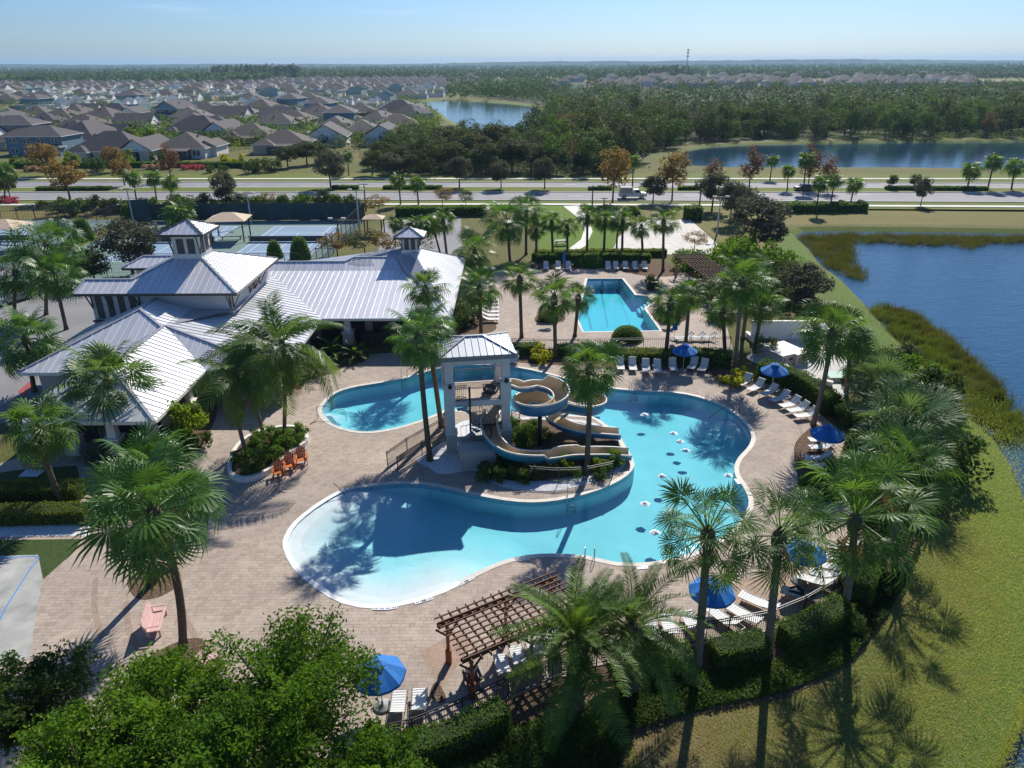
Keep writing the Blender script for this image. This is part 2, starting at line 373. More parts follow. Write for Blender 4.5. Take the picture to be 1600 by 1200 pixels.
# ---- terrain with holes for all the water
big = [Vector((-8000, -45)), Vector((8000, -45)), Vector((8000, 11000)), Vector((-8000, 11000))]
extra = [Vector((x, y)) for x in range(-400, 401, 40) for y in range(-20, 600, 40)]
fill(big, bank_tops+[offset(pool, .35), offset(lap, .35)], 0, name='ground', mat=M_TERR, kind='structure')
for (nm, poly, mt, w), top in zip(LAKES, bank_tops):
    pl = ccw(poly); n = len(pl); ins = offset(pl, -.8); me = MB()
    me.add([(p.x, p.y, 0) for p in top]+[(p.x, p.y, LAKE_Z) for p in pl]+[(p.x, p.y, LAKE_Z-.5) for p in ins],
           [(i, (i+1) % n, n+(i+1) % n, n+i) for i in range(n)]+[(n+i, n+(i+1) % n, 2*n+(i+1) % n, 2*n+i) for i in range(n)])
    struct(me.obj('lake_bank', M_BANK))
def sheet(px, z, mat, name, holes=()):
    return fill(ccw([Vector((p.x, p.y)) for p in GP(px)]), holes, z, name=name, mat=mat, kind='structure')
# fresh green strip along the near lake
edge = GP([(1225, 362), (1238, 374), (1250, 392), (1266, 416), (1296, 446), (1330, 482), (1362, 520), (1400, 560), (1450, 612), (1490, 660), (1522, 720), (1536, 780), (1540, 850), (1530, 920), (1500, 1000), (1470, 1080), (1420, 1160), (1380, 1230)])
outer_ = [p for p in smooth_line(edge, 3)]
top_l = bank_tops[0]
cut = [p for p in offset(lake_near, 1.25)]
seg = GP([(1542, 1240), (1560, 1190), (1585, 1135), (1596, 1090), (1606, 1050), (1618, 980), (1619, 900), (1606, 830), (1588, 772), (1573, 735), (1549, 692), (1524, 667), (1491, 635), (1468, 605), (1421, 556), (1389, 527), (1367, 502), (1342, 475), (1318, 450), (1303, 434), (1278, 418), (1269, 408), (1260, 394), (1250, 384), (1239, 372), (1236, 364)])
# slope between the fence and the lake: one sheet, greener towards the water
def shore_mat():
    t = NT('shore_grass'); p = t.pos(); w = t.node('Attribute', attribute_name='wet').outputs['Fac']; big = t.noise(p, .22, 6, .65, .5); mid = t.noise(p, 1.1, 5, .65); fine = t.noise(p, 13, 5, .75)
    k = t.math('ADD', w, t.math('MULTIPLY', t.math('SUBTRACT', big, .5), 1.1)); k = t.math('ADD', k, t.math('MULTIPLY', t.math('SUBTRACT', mid, .5), .7))
    c = t.ramp(k, [(.15, (.27, .195, .115)), (.45, (.22, .19, .075)), (.62, (.14, .19, .045)), (.95, (.13, .23, .028))])
    c = t.mix(t.ramp(fine, [(.34, .8), (.6, 0)]), c, (.06, .075, .02)); c = t.mix(t.ramp(t.noise(p, 3.3, 4, .6), [(.5, 0), (.72, .5)]), c, (.34, .30, .16))
    return t.end(t.bsdf(c, .9, 0, .15, t.bump(fine, .9, .12)))
slope_in = GP([(985, 1152), (1100, 1112), (1210, 1088), (1325, 1038), (1385, 960), (1425, 880), (1445, 830), (1440, 760), (1420, 690), (1380, 620), (1330, 545), (1290, 480), (1240, 430), (1215, 395), (1222, 362)])
sl = ccw([Vector((p.x, p.y)) for p in [Vector((6.5, 12, 0))]+slope_in+seg[::-1]+[Vector((15.2, 12, 0))]])
ex_ = []; xs_ = [p.x for p in sl]; ys_ = [p.y for p in sl]
for i in range(int(min(xs_)), int(max(xs_))+1):
    for j in range(int(min(ys_)), int(max(ys_))+1):
        if inside(i, j, sl): ex_.append(Vector((i+.1*(j % 2), j+.1*(i % 2))))
so = fill(sl, [], .0095, ex_, 'lake_slope', shore_mat(), 'structure'); at_ = so.data.attributes.new('wet', 'FLOAT', 'POINT'); lkp = [Vector((p.x, p.y)) for p in resample([Vector((p.x, p.y, 0)) for p in lake_near if p.y < 125 and p.x < 60], 1.0)]
at_.data.foreach_set('value', [max(0.0, min(1.0, 1.02-min((v.co.xy-q).length for q in lkp)/15.0)) for v in so.data.vertices])
sheet([(1190, 330), (1290, 326), (1600, 328), (2400, 332), (2400, 356), (1600, 352), (1300, 350), (1200, 352)], .004, M_DRY, 'dry_field')
# ---- boulevard
def band(name, lo, hi, z, mat):                       # lo, hi: y pixels at x = 0, 800, 1600; runs well past both frame edges
    xs = [-1600, -800, 0, 400, 800, 1200, 1600, 2400, 3200]
    def yy(a, x):
        if x <= 800: return a[0]+(a[1]-a[0])*(x/800)
        return a[1]+(a[2]-a[1])*((x-800)/800)
    px = [(x, yy(lo, x)) for x in xs]+[(x, yy(hi, x)) for x in reversed(xs)]
    return sheet(px, z, mat, name)
band('verge', (323, 324, 331), (312, 313, 316), .004, M_VERGE)
band('sidewalk', (321.6, 320.6, 324.6), (319.2, 318.2, 322), .10, M_WALK)
band('road', (312.8, 312.8, 316), (301, 300.8, 301.6), .012, M_ASPH)
band('median', (300.6, 300.5, 301.4), (293.6, 292.6, 294.4), .12, M_VERGE)
band('road', (293.4, 292.4, 294.2), (284.6, 285.6, 286.6), .012, M_ASPH)
band('verge', (284.4, 285.4, 286.4), (272, 270, 272), .006, M_VERGE)
band('sidewalk', (280.6, 280.4, 280.6), (279, 278.8, 279), .10, M_WALK)
for y3, z in (((313.1, 313.1, 316.3), .0), ((300.5, 300.4, 301.2), 0), ((293.9, 292.9, 294.7), 0), ((284.3, 285.3, 286.3), 0)):  # kerbs
    lo = y3; a = [G(x, y3[0]+(y3[1]-y3[0])*x/800 if x <= 800 else y3[1]+(y3[2]-y3[1])*(x-800)/800) for x in (-1600, 0, 800, 1600, 3200)]
    k = MB()
    for p, q in zip(a, a[1:]): k.bar(p+Vector((0, 0, .07)), q+Vector((0, 0, .07)), .3, .15)
    struct(k.obj('kerb', M_WALK))
def dashes(y3, name):
    k = MB()
    for i in range(-40, 60):
        a = G(800, y3[1]); x = i*12.0; c = Vector((x, a.y+(0 if x < 0 else x*.0), .02))
        k.add([c+Vector((0, -.09, 0)), c+Vector((3, -.09, 0)), c+Vector((3, .09, 0)), c+Vector((0, .09, 0))], [(0, 1, 2, 3)])
    struct(k.obj(name, M_PAINT))
dashes((306, 306.5, 308), 'lane_marking'); dashes((288, 289, 290), 'lane_marking')
# land between the boulevard and the club, and beyond the boulevard
sheet([(-300, 330), (110, 326), (300, 324), (205, 350), (120, 347), (-300, 356)], .006, M_DRY, 'dry_lawn')
sheet([(845, 402), (838, 360), (842, 322), (898, 321), (960, 322), (978, 345), (965, 365), (972, 400)], .008, M_LAWN, 'lawn')
sheet([(1000, 322), (1090, 326), (1200, 334), (1240, 380), (1150, 400), (1130, 380), (1080, 345), (1010, 340)], .006, M_DRY, 'dry_lawn')
sheet([(880, 322), (905, 321), (921, 345), (926, 362), (915, 384), (893, 397), (872, 398), (890, 388), (908, 374), (913, 358), (903, 340)], .018, M_WALK, 'path')
sheet([(955, 398), (965, 372), (985, 352), (1000, 344), (1078, 343), (1100, 362), (1130, 390), (1108, 397)], .012, M_SAND, 'sand_court')
sheet([(600, 345), (720, 338), (722, 398), (640, 410), (590, 396)], .010, M_LOT, 'parking_lot')
sheet([(-300, 380), (120, 400), (150, 470), (175, 560), (120, 640), (-200, 700)], .010, M_LOT, 'parking_lot')
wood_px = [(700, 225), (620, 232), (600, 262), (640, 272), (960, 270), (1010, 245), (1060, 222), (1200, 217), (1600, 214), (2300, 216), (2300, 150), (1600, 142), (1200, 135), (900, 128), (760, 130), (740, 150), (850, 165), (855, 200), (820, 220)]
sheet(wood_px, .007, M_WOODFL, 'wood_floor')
M_SUBURB = grass_mat('suburb_ground', (.075, .11, .022), (.16, .14, .08), .5, .03)
M_FARLAND = grass_mat('far_land', (.05, .075, .02), (.13, .12, .05), .55, .004)
M_FIELD = grass_mat('far_field', (.16, .17, .05), (.26, .22, .10), .5, .01)
sheet([(1280, 128), (1450, 124), (1600, 122), (2400, 122), (2400, 137), (1600, 136), (1450, 132), (1330, 131)], .01, M_FIELD, 'far_field')

# ---- pool deck
deck_px = [(-420, 1010), (-300, 1330), (0, 1290), (250, 1235), (470, 1190), (560, 1182), (640, 1163), (700, 1143), (740, 1120), (800, 1092), (850, 1070), (930, 1042), (1000, 1026), (1090, 1010), (1200, 987), (1265, 961), (1305, 936), (1332, 896), (1347, 850), (1345, 810), (1320, 780),
           (1300, 745), (1312, 712), (1320, 690), (1306, 668), (1290, 655), (1250, 622), (1215, 602), (1190, 592), (1150, 584), (1150, 560), (1140, 530), (1130, 480), (1095, 440), (1048, 418), (1010, 411), (830, 411), (750, 430), (715, 470), (705, 545), (500, 560), (470, 610), (330, 590), (260, 640), (-60, 745), (-420, 860)]
deck = ccw([Vector((p.x, p.y)) for p in GP(deck_px)])
DZ = .04
fill(deck, [offset(pool, .32), offset(lap, .32)], DZ, name='pool_deck', mat=M_PAVER, kind='structure')
skirt = MB(); n = len(deck)
skirt.add([(p.x, p.y, DZ) for p in deck]+[(p.x, p.y, -.05) for p in deck], [(i, (i+1) % n, n+(i+1) % n, n+i) for i in range(n)]); struct(skirt.obj('deck_edge', M_CONC))
# paver bands
def ribbon(px, w, z, mat, name, closed=False):
    P = smooth_line(GP(px), 5, closed); V = []; 
    for i, p in enumerate(P):
        a = P[i-1] if (i or closed) else P[0]; b = P[(i+1) % len(P)] if (closed or i < len(P)-1) else P[-1]
        t = (b-a).normalized(); nn = Vector((-t.y, t.x, 0)); V += [(p+nn*w/2).to_tuple()[:2]+(z,), (p-nn*w/2).to_tuple()[:2]+(z,)]
    k = len(P); F = [(2*i, 2*i+1, 2*i+3, 2*i+2) for i in range(k-1)]
    if closed: F.append((2*k-2, 2*k-1, 1, 0))
    return struct(MB().add(V, F).obj(name, mat))
M_BAND = paver_mat('pavers_dark', (.40, .30, .225), (.34, .25, .19), (.42, .33, .26), .22, .11, 1.2)
ribbon([(283, 880), (281, 930), (290, 965), (310, 1000), (345, 1025)], .28, DZ+.004, M_BAND, 'paver_band')
ribbon([(150, 905), (148, 950), (160, 1000)], .28, DZ+.004, M_BAND, 'paver_band')
ribbon([(198, 940), (202, 985), (222, 1020)], .28, DZ+.004, M_BAND, 'paver_band')
ribbon([(1195, 602), (1230, 640), (1250, 670), (1256, 700), (1245, 735)], .25, DZ+.004, M_BAND, 'paver_band')
sheet([(655, 1020), (720, 985), (735, 1010), (690, 1078)], DZ+.004, M_PAVER_RED, 'paver_band')
sheet([(1140, 915), (1240, 880), (1300, 895), (1230, 950), (1120, 965)], DZ+.004, M_PAVER_RED, 'paver_band')

# ---- main pool basin
def beach_depth(x, y):
    p = Vector((x, y)); d = min((p-q).length for q in beach_edge)
    s = max(0.0, min(1.0, (d-.25)/8.0)); s1 = .42*min(1, d/3.6)
    return .02+s1+(.80)*s*s*(3-2*s)
bi = [Vector((p.x, p.y)) for p in GP([(541, 768), (520, 778), (492, 796), (466, 818), (453, 838), (451, 855), (466, 885), (500, 915), (540, 938), (590, 946), (640, 938), (692, 921)])]
beach_edge = [Vector((p.x, p.y)) for p in resample([Vector((p.x, p.y, 0)) for p in bi], .5)]
lobe_c = G(505, 646); step_c = G(1146, 658)
def pool_depth(x, y):
    d = min(1.18, beach_depth(x, y))
    if y > G(800, 700).y: d = 1.18
    d1 = (Vector((x, y))-lobe_c.xy).length                       # steps in the western lobe
    if d1 < 3.4: d = min(d, .28*(1+int(d1/.62)) if d1 < 2.5 else .95+.22*(d1-2.5))
    d2 = (Vector((x, y))-step_c.xy).length                       # curved steps at the eastern side
    if d2 < 2.6: d = min(d, .24*(1+int(d2/.52)))
    return d
bx = [p.x for p in pool]; by = [p.y for p in pool]; gx = []
x = min(bx)
while x < max(bx):
    y = min(by)
    while y < max(by):
        if inside(x, y, pool): gx.append((x+random.uniform(-.03, .03), y+random.uniform(-.03, .03)))
        y += .45
    x += .45
fill(pool, [], lambda x, y: -pool_depth(x, y), [Vector(p) for p in gx], 'pool_floor', M_PLASTER, 'structure')
def pool_walls(poly, dep, nm):
    n = len(poly); w = MB(); w.add([(p.x, p.y, DZ) for p in poly]+[(p.x, p.y, -.28) for p in poly], [(i, (i+1) % n, n+(i+1) % n, n+i) for i in range(n)])
    a = w.obj(nm+'_tile', M_TILE); struct(a)
    w = MB(); w.add([(p.x, p.y, -.28) for p in poly]+[(p.x, p.y, min(-.281, -dep(p.x, p.y)-.01)) for p in poly], [(i, (i+1) % n, n+(i+1) % n, n+i) for i in range(n)])
    struct(w.obj(nm+'_wall', M_PLASTER))
    o = offset(poly, .32); c = MB()
    o = [o[i] for i in range(n)]; pl = ccw(poly)
    fm = [1 if nm == 'pool' and min((p-q_).length for q_ in beach_edge) < .4 else 0 for p in pl]
    c.add([(p.x, p.y, DZ+.02) for p in pl]+[(p.x, p.y, DZ+.02) for p in o]+[(p.x, p.y, DZ-.03) for p in pl]+[(p.x, p.y, DZ-.03) for p in o],
          [(i, n+i, n+(i+1) % n, (i+1) % n) for i in range(n)]+[(i, (i+1) % n, 2*n+(i+1) % n, 2*n+i) for i in range(n)]+[(n+i, 3*n+i, 3*n+(i+1) % n, n+(i+1) % n) for i in range(n)])
    c.m = [fm[i % n] for i in range(3*n)]; struct(c.obj(nm+'_coping', [M_COPING, M_WHITE]))
WZ = -.11
def water_body(poly, nm, bottom):
    pl = offset(poly, .012); k = MB(); k.prism(pl, bottom, WZ, bottom=True); return struct(k.obj(nm, M_POOLW))
pool_walls(pool, pool_depth, 'pool'); water_body(pool, 'pool_water', -1.6)
# ---- lap pool
fill(lap, [], -1.45, name='lap_pool_floor', mat=M_PLASTER, kind='structure')
pool_walls(lap, lambda x, y: 1.45, 'lap_pool'); water_body(lap, 'lap_pool_water', -1.8)
M_LANE = simple('lane_tile', (.02, .05, .16), .5)
for a, b in (((936, 437), (951, 518)), ((958, 437), (988, 518)), ((914, 475), (925, 518))):
    p = G(*a, -1.45); q = G(*b, -1.45); p = p.lerp(q, .12); q = q.lerp(p, .08); k = MB(); s_ = Vector((.13, 0, 0))
    k.add([p-s_, p+s_, q+s_, q-s_], [(0, 1, 2, 3)]); o = k.obj('lane_line', M_LANE, loc=(0, 0, .004)); struct(o)
    e = MB(); e.add([p+Vector((-.5, -.6, 0)), p+Vector((.5, -.6, 0)), p+Vector((.5, -.35, 0)), p+Vector((-.5, -.35, 0))], [(0, 1, 2, 3)]); struct(e.obj('lane_line', M_LANE, loc=(0, 0, .008)))
st = G(1016, 472)
for i in range(4):
    k = MB(); k.box((st.x-.1-i*.36, st.y, -.5-.26*i), (.36, 1.6, .5)); struct(k.obj('pool_step', M_PLASTER))
# ---- planting beds and other ground patches
def bed(px, z, mat, name='planting_bed'): 
    P = smooth_line(GP(px), 4, True); return fill(ccw([Vector((p.x, p.y)) for p in P]), [], z, name=name, mat=mat, kind='structure')
bed([(690, 690), (720, 660), (790, 652), (880, 655), (930, 662), (965, 690), (978, 715), (968, 738), (920, 756), (860, 768), (800, 765), (760, 752), (740, 736), (690, 742), (668, 730), (650, 720), (672, 705)], DZ+.005, M_GRAVEL, 'gravel_bed')
bed([(785, 660), (880, 658), (930, 668), (965, 692), (972, 715), (950, 735), (880, 748), (800, 752), (762, 735), (790, 700)], DZ+.012, M_MULCH)
bed([(200, 905), (240, 888), (272, 900), (275, 918), (245, 935), (212, 935)], DZ+.006, M_MULCH)
bed([(232, 1030), (275, 1005), (310, 998), (322, 1012), (300, 1035), (262, 1050)], DZ+.006, M_MULCH)
bed([(672, 1090), (676, 1072), (684, 1068), (697, 1090), (690, 1100)], DZ+.008, M_MULCH)
bed([(800, 548), (960, 545), (1130, 548), (1145, 585), (1135, 600), (1118, 595), (1085, 580), (960, 578), (880, 572), (800, 565)], DZ+.006, M_MULCH)
bed([(830, 413), (840, 408), (1010, 406), (1048, 416), (1060, 430), (1010, 432), (940, 420), (830, 422)], DZ+.006, M_MULCH)
bed([(1240, 702), (1262, 672), (1280, 665), (1300, 700), (1285, 760), (1255, 765)], DZ+.005, M_MULCH)
bed([(705, 520), (722, 500), (765, 498), (775, 515), (745, 525), (712, 532)], DZ+.005, M_MULCH)
bed([(470, 545), (530, 530), (565, 540), (575, 562), (530, 578), (480, 592)], DZ+.005, M_MULCH)
bed([(842, 492), (875, 490), (880, 503), (838, 504)], DZ+.006, M_MULCH)
bed([(1018, 490), (1065, 485), (1070, 502), (1030, 505)], DZ+.006, M_MULCH)
bed([(245, 690), (250, 640), (320, 610), (340, 640), (320, 690), (300, 720), (200, 730)], DZ+.005, M_MULCH)
# outer planting belt that follows the fence down the slope
sheet([(520, 1250), (560, 1182), (640, 1163), (700, 1143), (740, 1120), (800, 1092), (850, 1070), (930, 1042), (1000, 1026), (1090, 1010), (1200, 987), (1265, 961), (1305, 936), (1332, 896), (1347, 850), (1347, 810), (1322, 780), (1310, 730), (1330, 690), (1300, 640), (1420, 640), (1500, 700), (1450, 800), (1425, 870), (1390, 960), (1330, 1040), (1230, 1090), (1100, 1115), (985, 1150), (960, 1230)], .045, M_MULCH, 'planting_bed')
# play lawn at the west edge of the deck
sheet([(-200, 847), (130, 843), (104, 874), (68, 906), (60, 868), (-200, 874)], DZ+.006, M_TURF, 'play_turf')
sheet([(-200, 874), (60, 868), (67, 906), (58, 955), (46, 1030), (-10, 1045), (-260, 1060)], DZ+.012, simple('play_sand', (.36, .36, .33), .95, var=.28, scale=.7, bump=.5, bscale=5), 'play_sand')
ribbon([(-200, 877), (0, 873), (58, 871), (48, 890), (10, 950), (-8, 990)], .08, DZ+.02, simple('blue_paint', (.10, .28, .62), .5), 'court_line')
sheet([(-120, 757), (30, 735), (120, 728), (128, 760), (-120, 770)], DZ+.006, M_TURF, 'turf')
sheet([(-200, 818), (140, 818), (140, 838), (-200, 842)], DZ+.005, M_GRAVEL, 'gravel_bed')
sheet([(1165, 560), (1200, 520), (1290, 505), (1345, 560), (1330, 610), (1300, 640), (1240, 600)], DZ+.006, M_CONC, 'service_yard')
# ================================================================== PLANT BUILDERS
M_FAN = leaf('fan_frond', (0.031, 0.073, 0.016), (0.088, 0.171, 0.027), (0.189, 0.248, 0.050), .38, .47, .30)
M_FANB = leaf('fan_frond_bright', (.022, .062, .012), (.072, .165, .026), (.17, .25, .05), .36, .43, .36)
M_FANS = leaf('fan_frond_silver', (0.047, 0.094, 0.040), (0.100, 0.171, 0.065), (0.201, 0.260, 0.101), .38, .5, .22)
M_PIN = leaf('feather_frond', (0.031, 0.071, 0.013), (0.094, 0.171, 0.027), (0.212, 0.260, 0.062), .38, .47, .30)
M_DEAD = leaf('dead_frond', (.16, .11, .05), (.26, .19, .09), None, .25)
M_BOOT = simple('palm_boot', (.12, .085, .055), .9, var=.3, scale=6, bump=.8, bscale=14)
def trunk_mat(name, c, sc=11):
    t = NT(name); p = t.pos(); mp = t.node('Mapping', {'Vector': p, 'Scale': (.6, .6, 3.2)}).outputs[0]
    a = t.noise(mp, sc*.5, 5, .65); b = t.noise(p, 1.1, 4)
    w = t.node('TexWave', {'Vector': p, 'Scale': 2.3, 'Distortion': 2.2, 'Detail': 3}, bands_direction='Z').outputs['Fac']
    col = t.mix(t.ramp(a, [(.3, 0), (.75, 1)]), tuple(x*.55 for x in c), tuple(x*1.25 for x in c))
    col = t.mix(t.ramp(b, [(.4, 0), (.7, .4)]), col, tuple(x*.75 for x in c))
    return t.end(t.bsdf(col, .9, 0, .15, t.bump(t.math('ADD', w, a), .55, .03)))
M_TRUNK = trunk_mat('palm_trunk', (.25, .20, .155)); M_TRUNKD = trunk_mat('palm_trunk_dark', (.15, .115, .08)); M_BARK = trunk_mat('bark', (.16, .125, .10), 8)
rng = np.random.default_rng(11)

def fan_mesh(name, mat, pet=1.1, rad=1.05, nseg=24, spread=150, droop=.45, fold=.35, seed=0, sw=1.0):
    r = np.random.default_rng(seed); V = []; F = []
    # petiole: a shallow arched strip of two faces
    n = 4
    for i in range(n+1):
        t = i/n; x = pet*t; z = .12*pet*sin(pi*t*.6); w = .035*(1-.45*t)
        V += [(x, -w, z), (x, 0, z+.018), (x, w, z)]
    for i in range(n):
        a = 3*i; F += [(a, a+3, a+4, a+1), (a+1, a+4, a+5, a+2)]
    z0 = .12*pet*sin(pi*.6); tipdir = .1
    for k in range(nseg):
        a = R(-spread+2*spread*k/(nseg-1))+r.normal(0, .03); L = rad*(1-.28*(abs(a)/R(spread))**2)*(1+r.normal(0, .06))
        da = R(2*spread/(nseg-1))*.5; c, s_ = cos(a), sin(a); px_, py_ = -s_, c
        base = len(V)
        # stations: hub, mid (full width), three quarter, tip; the blade is folded along the midrib and droops
        up = fold*abs(sin(a))*.35
        for f, wf in ((.04, .25), (.42, 1.0), (.74, .62)):
            d = L*f; w = d*math.tan(da)*wf*sw if f < .5 else L*.42*math.tan(da)*wf*1.15*sw
            dz = -droop*L*(f**2.6)+up*d+(.02 if k % 2 else -.02)*f
            xb = pet+d*c; yb = d*s_
            V += [(xb-px_*w, yb-py_*w, z0+dz), (xb+px_*w, yb+py_*w, z0+dz)]
        dz = -droop*L*1.0-r.uniform(0, .22)*L*droop*2+up*L*.6
        V.append((pet+L*c*.97, L*s_*.97, z0+dz))
        F += [(base, base+2, base+3, base+1), (base+2, base+4, base+5, base+3), (base+4, base+6, base+6, base+5)]
    me = bpy.data.meshes.new(name); me.from_pydata(V, [], [tuple(dict.fromkeys(f)) for f in F]); me.materials.append(mat); return me

def pin_mesh(name, mat, L=3.2, arch=.9, n=34, ll=.55, lw=.035, droop=.5, vee=.5, seed=0, base=.16):
    r = np.random.default_rng(seed); V = []; F = []
    def P(t):                                        # rachis
        x = L*(t-.12*t*t*arch); z = .42*L*t*arch*.6-.62*L*arch*t**2.3; return np.array((x, 0, z))
    m = 10
    for i in range(m+1):
        t = i/m; p = P(t); w = .04*(1-.85*t)+.004
        V += [tuple(p+(0, -w, 0)), tuple(p+(0, 0, .03*(1-t))), tuple(p+(0, w, 0))]
    for i in range(m):
        a = 3*i; F += [(a, a+3, a+4, a+1), (a+1, a+4, a+5, a+2)]
    for k in range(n):
        t = base+(1-base)*(k+.5)/n; p = P(t); q = (P(min(1, t+.02))-P(t-.02)); q /= np.linalg.norm(q)
        for sd in (-1, 1):
            l = ll*(sin(pi*min(1, .18+.82*t))**.6*.75+.3)*(1+r.normal(0, .08)); w = lw*(.8+.4*r.random())
            d = q*.55+np.array((0, sd*.85, vee*(1-.4*t)+r.normal(0, .10))); d /= np.linalg.norm(d)
            mid = p+d*l*.5; tip = p+d*l+np.array((0, 0, -droop*l*.6))
            mid[2] -= droop*l*.10; o = len(V); u = q*w
            V += [tuple(p-u*.5), tuple(p+u*.5), tuple(mid+u), tuple(mid-u), tuple(tip)]
            F += [(o, o+1, o+2, o+3), (o+3, o+2, o+4)]
    me = bpy.data.meshes.new(name); me.from_pydata(V, [], F); me.materials.append(mat); return me

FAN = [fan_mesh('frond', M_FAN, 1.25, .98, 22, 140, .32+.14*i, .45, i, .9) for i in range(3)]
FANB = [fan_mesh('frond', M_FANB, 1.35, 1.0, 24, 138, .34+.16*i, .5, 10+i, .9) for i in range(3)]
FANW = [fan_mesh('frond', M_FAN, 1.42, .84, 22, 112, .26+.16*i, .6, 20+i, .78) for i in range(3)]    # stiff spiky fans
FANS = [fan_mesh('frond', M_FANS, .95, .95, 24, 130, .12+.06*i, .5, 30+i, .66) for i in range(3)]
DEADF = [fan_mesh('dead_frond', M_DEAD, .8, .8, 14, 100, .7, .1, 40)]
DATE = [pin_mesh('frond', M_PIN, 3.3, .62+.14*i, 44, .52, .026, .35, .62, 50+i) for i in range(3)]
COCO = [pin_mesh('frond', M_PIN, 3.4, .85+.2*i, 36, .75, .034, 1.0, .15, 60+i) for i in range(3)]
COCOD = [pin_mesh('dead_frond', M_DEAD, 2.9, 1.35, 30, .6, .032, 1.2, .05, 66)]

def crown_angles(n, lo, hi, seed):
    r = random.Random(seed); out = []
    for i in range(n):
        t = (i+.5)/n; el = hi+(lo-hi)*t**.9; out.append((i*2.39996+r.uniform(-.4, .4), el+r.uniform(-13, 13), t, r.uniform(.78, 1.14), r.uniform(-48, 48)))
    return out
STYLE = {  # meshes, frond count, lowest and highest elevation, frond scale base, trunk radius, trunk material
    'sabal': (FAN, 34, -58, 78, 1.0, .19, M_TRUNK), 'sabal_dark': (FAN, 34, -60, 78, 1.0, .19, M_TRUNKD), 'lush': (FANB, 36, -62, 75, 1.0, .20, M_TRUNKD), 'spiky': (FANW, 40, -48, 80, 1.0, .20, M_TRUNK),
    'silver': (FANS, 34, -35, 80, 1.0, .17, M_TRUNK), 'date': (DATE, 46, -30, 80, 1.0, .30, M_TRUNKD), 'coco': (COCO, 24, -50, 72, 1.0, .15, M_TRUNK)}
def trunk_path(base, top, bend, n=10):
    a = Vector(base); b = Vector(top); s = Vector((bend, bend*.5, 0))
    return [a.lerp(b, i/n)+s*sin(pi*i/n) for i in range(n+1)]
def palm(label, base, top, size, style, seed, group=None, bend=.0, n=None, dead=3, name=None, detail=True, cat='palm tree'):
    ms, cnt, lo, hi, fs, tr, tm = STYLE[style]; n = n or cnt; rd = random.Random(seed)
    nm = name or {'date': 'date_palm', 'coco': 'coconut_palm', 'silver': 'silver_palm'}.get(style, 'fan_palm')
    t = thing(nm, label, cat, base, 0, group); top_l = Vector(top)-Vector(base)
    pth = trunk_path((0, 0, -.05), top_l, bend); h = top_l.length
    rs = [tr*(1.35 if i == 0 else 1.0-.18*i/len(pth)) for i in range(len(pth))]
    if style == 'date': rs = [tr*(1.25-.1*i/len(pth)+.35*max(0, i/len(pth)-.55)) for i in range(len(pth))]
    tk = MB(); tk.tube(pth, rs, 9)
    if detail:                                      # rings and cut boots give the trunk its rough outline
        for i in range(int(h/.22)):
            f = (i+.5)/max(1, int(h/.22)); p = pth[min(len(pth)-2, int(f*(len(pth)-1)))].lerp(pth[min(len(pth)-1, int(f*(len(pth)-1))+1)], f*(len(pth)-1) % 1)
            if style == 'date' or (f > .80 and style != 'coco'):
                k0 = rd.random()*6
                for j in range(6):
                    a = k0+j*pi/3; q = p+Vector((cos(a), sin(a), 0))*tr*1.02
                    tk.bar(q, q+Vector((cos(a)*.13, sin(a)*.13, .18)), .10, .035)
    tk.obj('trunk', tm, t, True)
    tp = top_l
    bt = MB(); bt.lathe([(.05, -.75), (tr*1.25, -.6), (tr*1.7, -.2), (tr*1.5, .15), (.06, .5)], tp, 9)
    bt.obj('crown_shaft', M_BOOT if style != 'date' else M_TRUNKD, t, True)
    for az, el, tt, sc, roll in crown_angles(n, lo, hi, seed):
        me = ms[min(2, int(tt*3))] if style != 'coco' else ms[rd.randrange(3)]
        s = size*fs*sc*(.72 if tt < .14 else 1.0)
        o = link('frond', me, t, tp+Vector((0, 0, .12*(1-tt))))
        o.rotation_euler = (Matrix.Rotation(az, 3, 'Z') @ Matrix.Rotation(-R(el), 3, 'Y') @ Matrix.Rotation(R(roll), 3, 'X')).to_euler()
        o.scale = (s, s, s)
    for i in range(dead):
        me = (COCOD if style in ('coco', 'date') else DEADF)[0]; o = link('dead_frond', me, t, tp+Vector((0, 0, -.3)))
        o.rotation_euler = (Matrix.Rotation(rd.uniform(0, 6.28), 3, 'Z') @ Matrix.Rotation(R(rd.uniform(55, 78)), 3, 'Y')).to_euler(); o.scale = (size*.8,)*3
    return t
# a far palm: its crown joined into one mesh
def crown_joined(name, ms, n, lo, hi, size, seed, keep=1.0):
    V = []; F = []; o = 0; rd = random.Random(seed)
    for az, el, tt, sc, roll in crown_angles(n, lo, hi, seed):
        me = ms[min(2, int(tt*3))]; M = Matrix.Translation((0, 0, .12)) @ (Matrix.Rotation(az, 4, 'Z') @ Matrix.Rotation(-R(el), 4, 'Y') @ Matrix.Rotation(R(roll), 4, 'X')) @ Matrix.Scale(size*sc*(.72 if tt < .14 else 1), 4)
        V += [tuple(M @ v.co) for v in me.vertices]; F += [tuple(i+o for i in p.vertices) for p in me.polygons]; o = len(V)
    m2 = bpy.data.meshes.new(name); m2.from_pydata(V, [], F); m2.materials.append(ms[0].materials[0]); return m2
FAN_LO = [fan_mesh('frond', M_FAN, 1.1, 1.1, 13, 145, .5+.1*i, .4, 70+i, 1.0) for i in range(3)]
CROWN_FAR = [crown_joined('crown', FAN_LO, 30, -60, 78, 1.0, 90+i) for i in range(3)]
FARTRUNK = MB().tube([(0, 0, 0), (0, 0, .33), (0, 0, .66), (0, 0, 1)], [.19, .16, .15, .14], 6).mesh('trunk', M_TRUNKD, True)
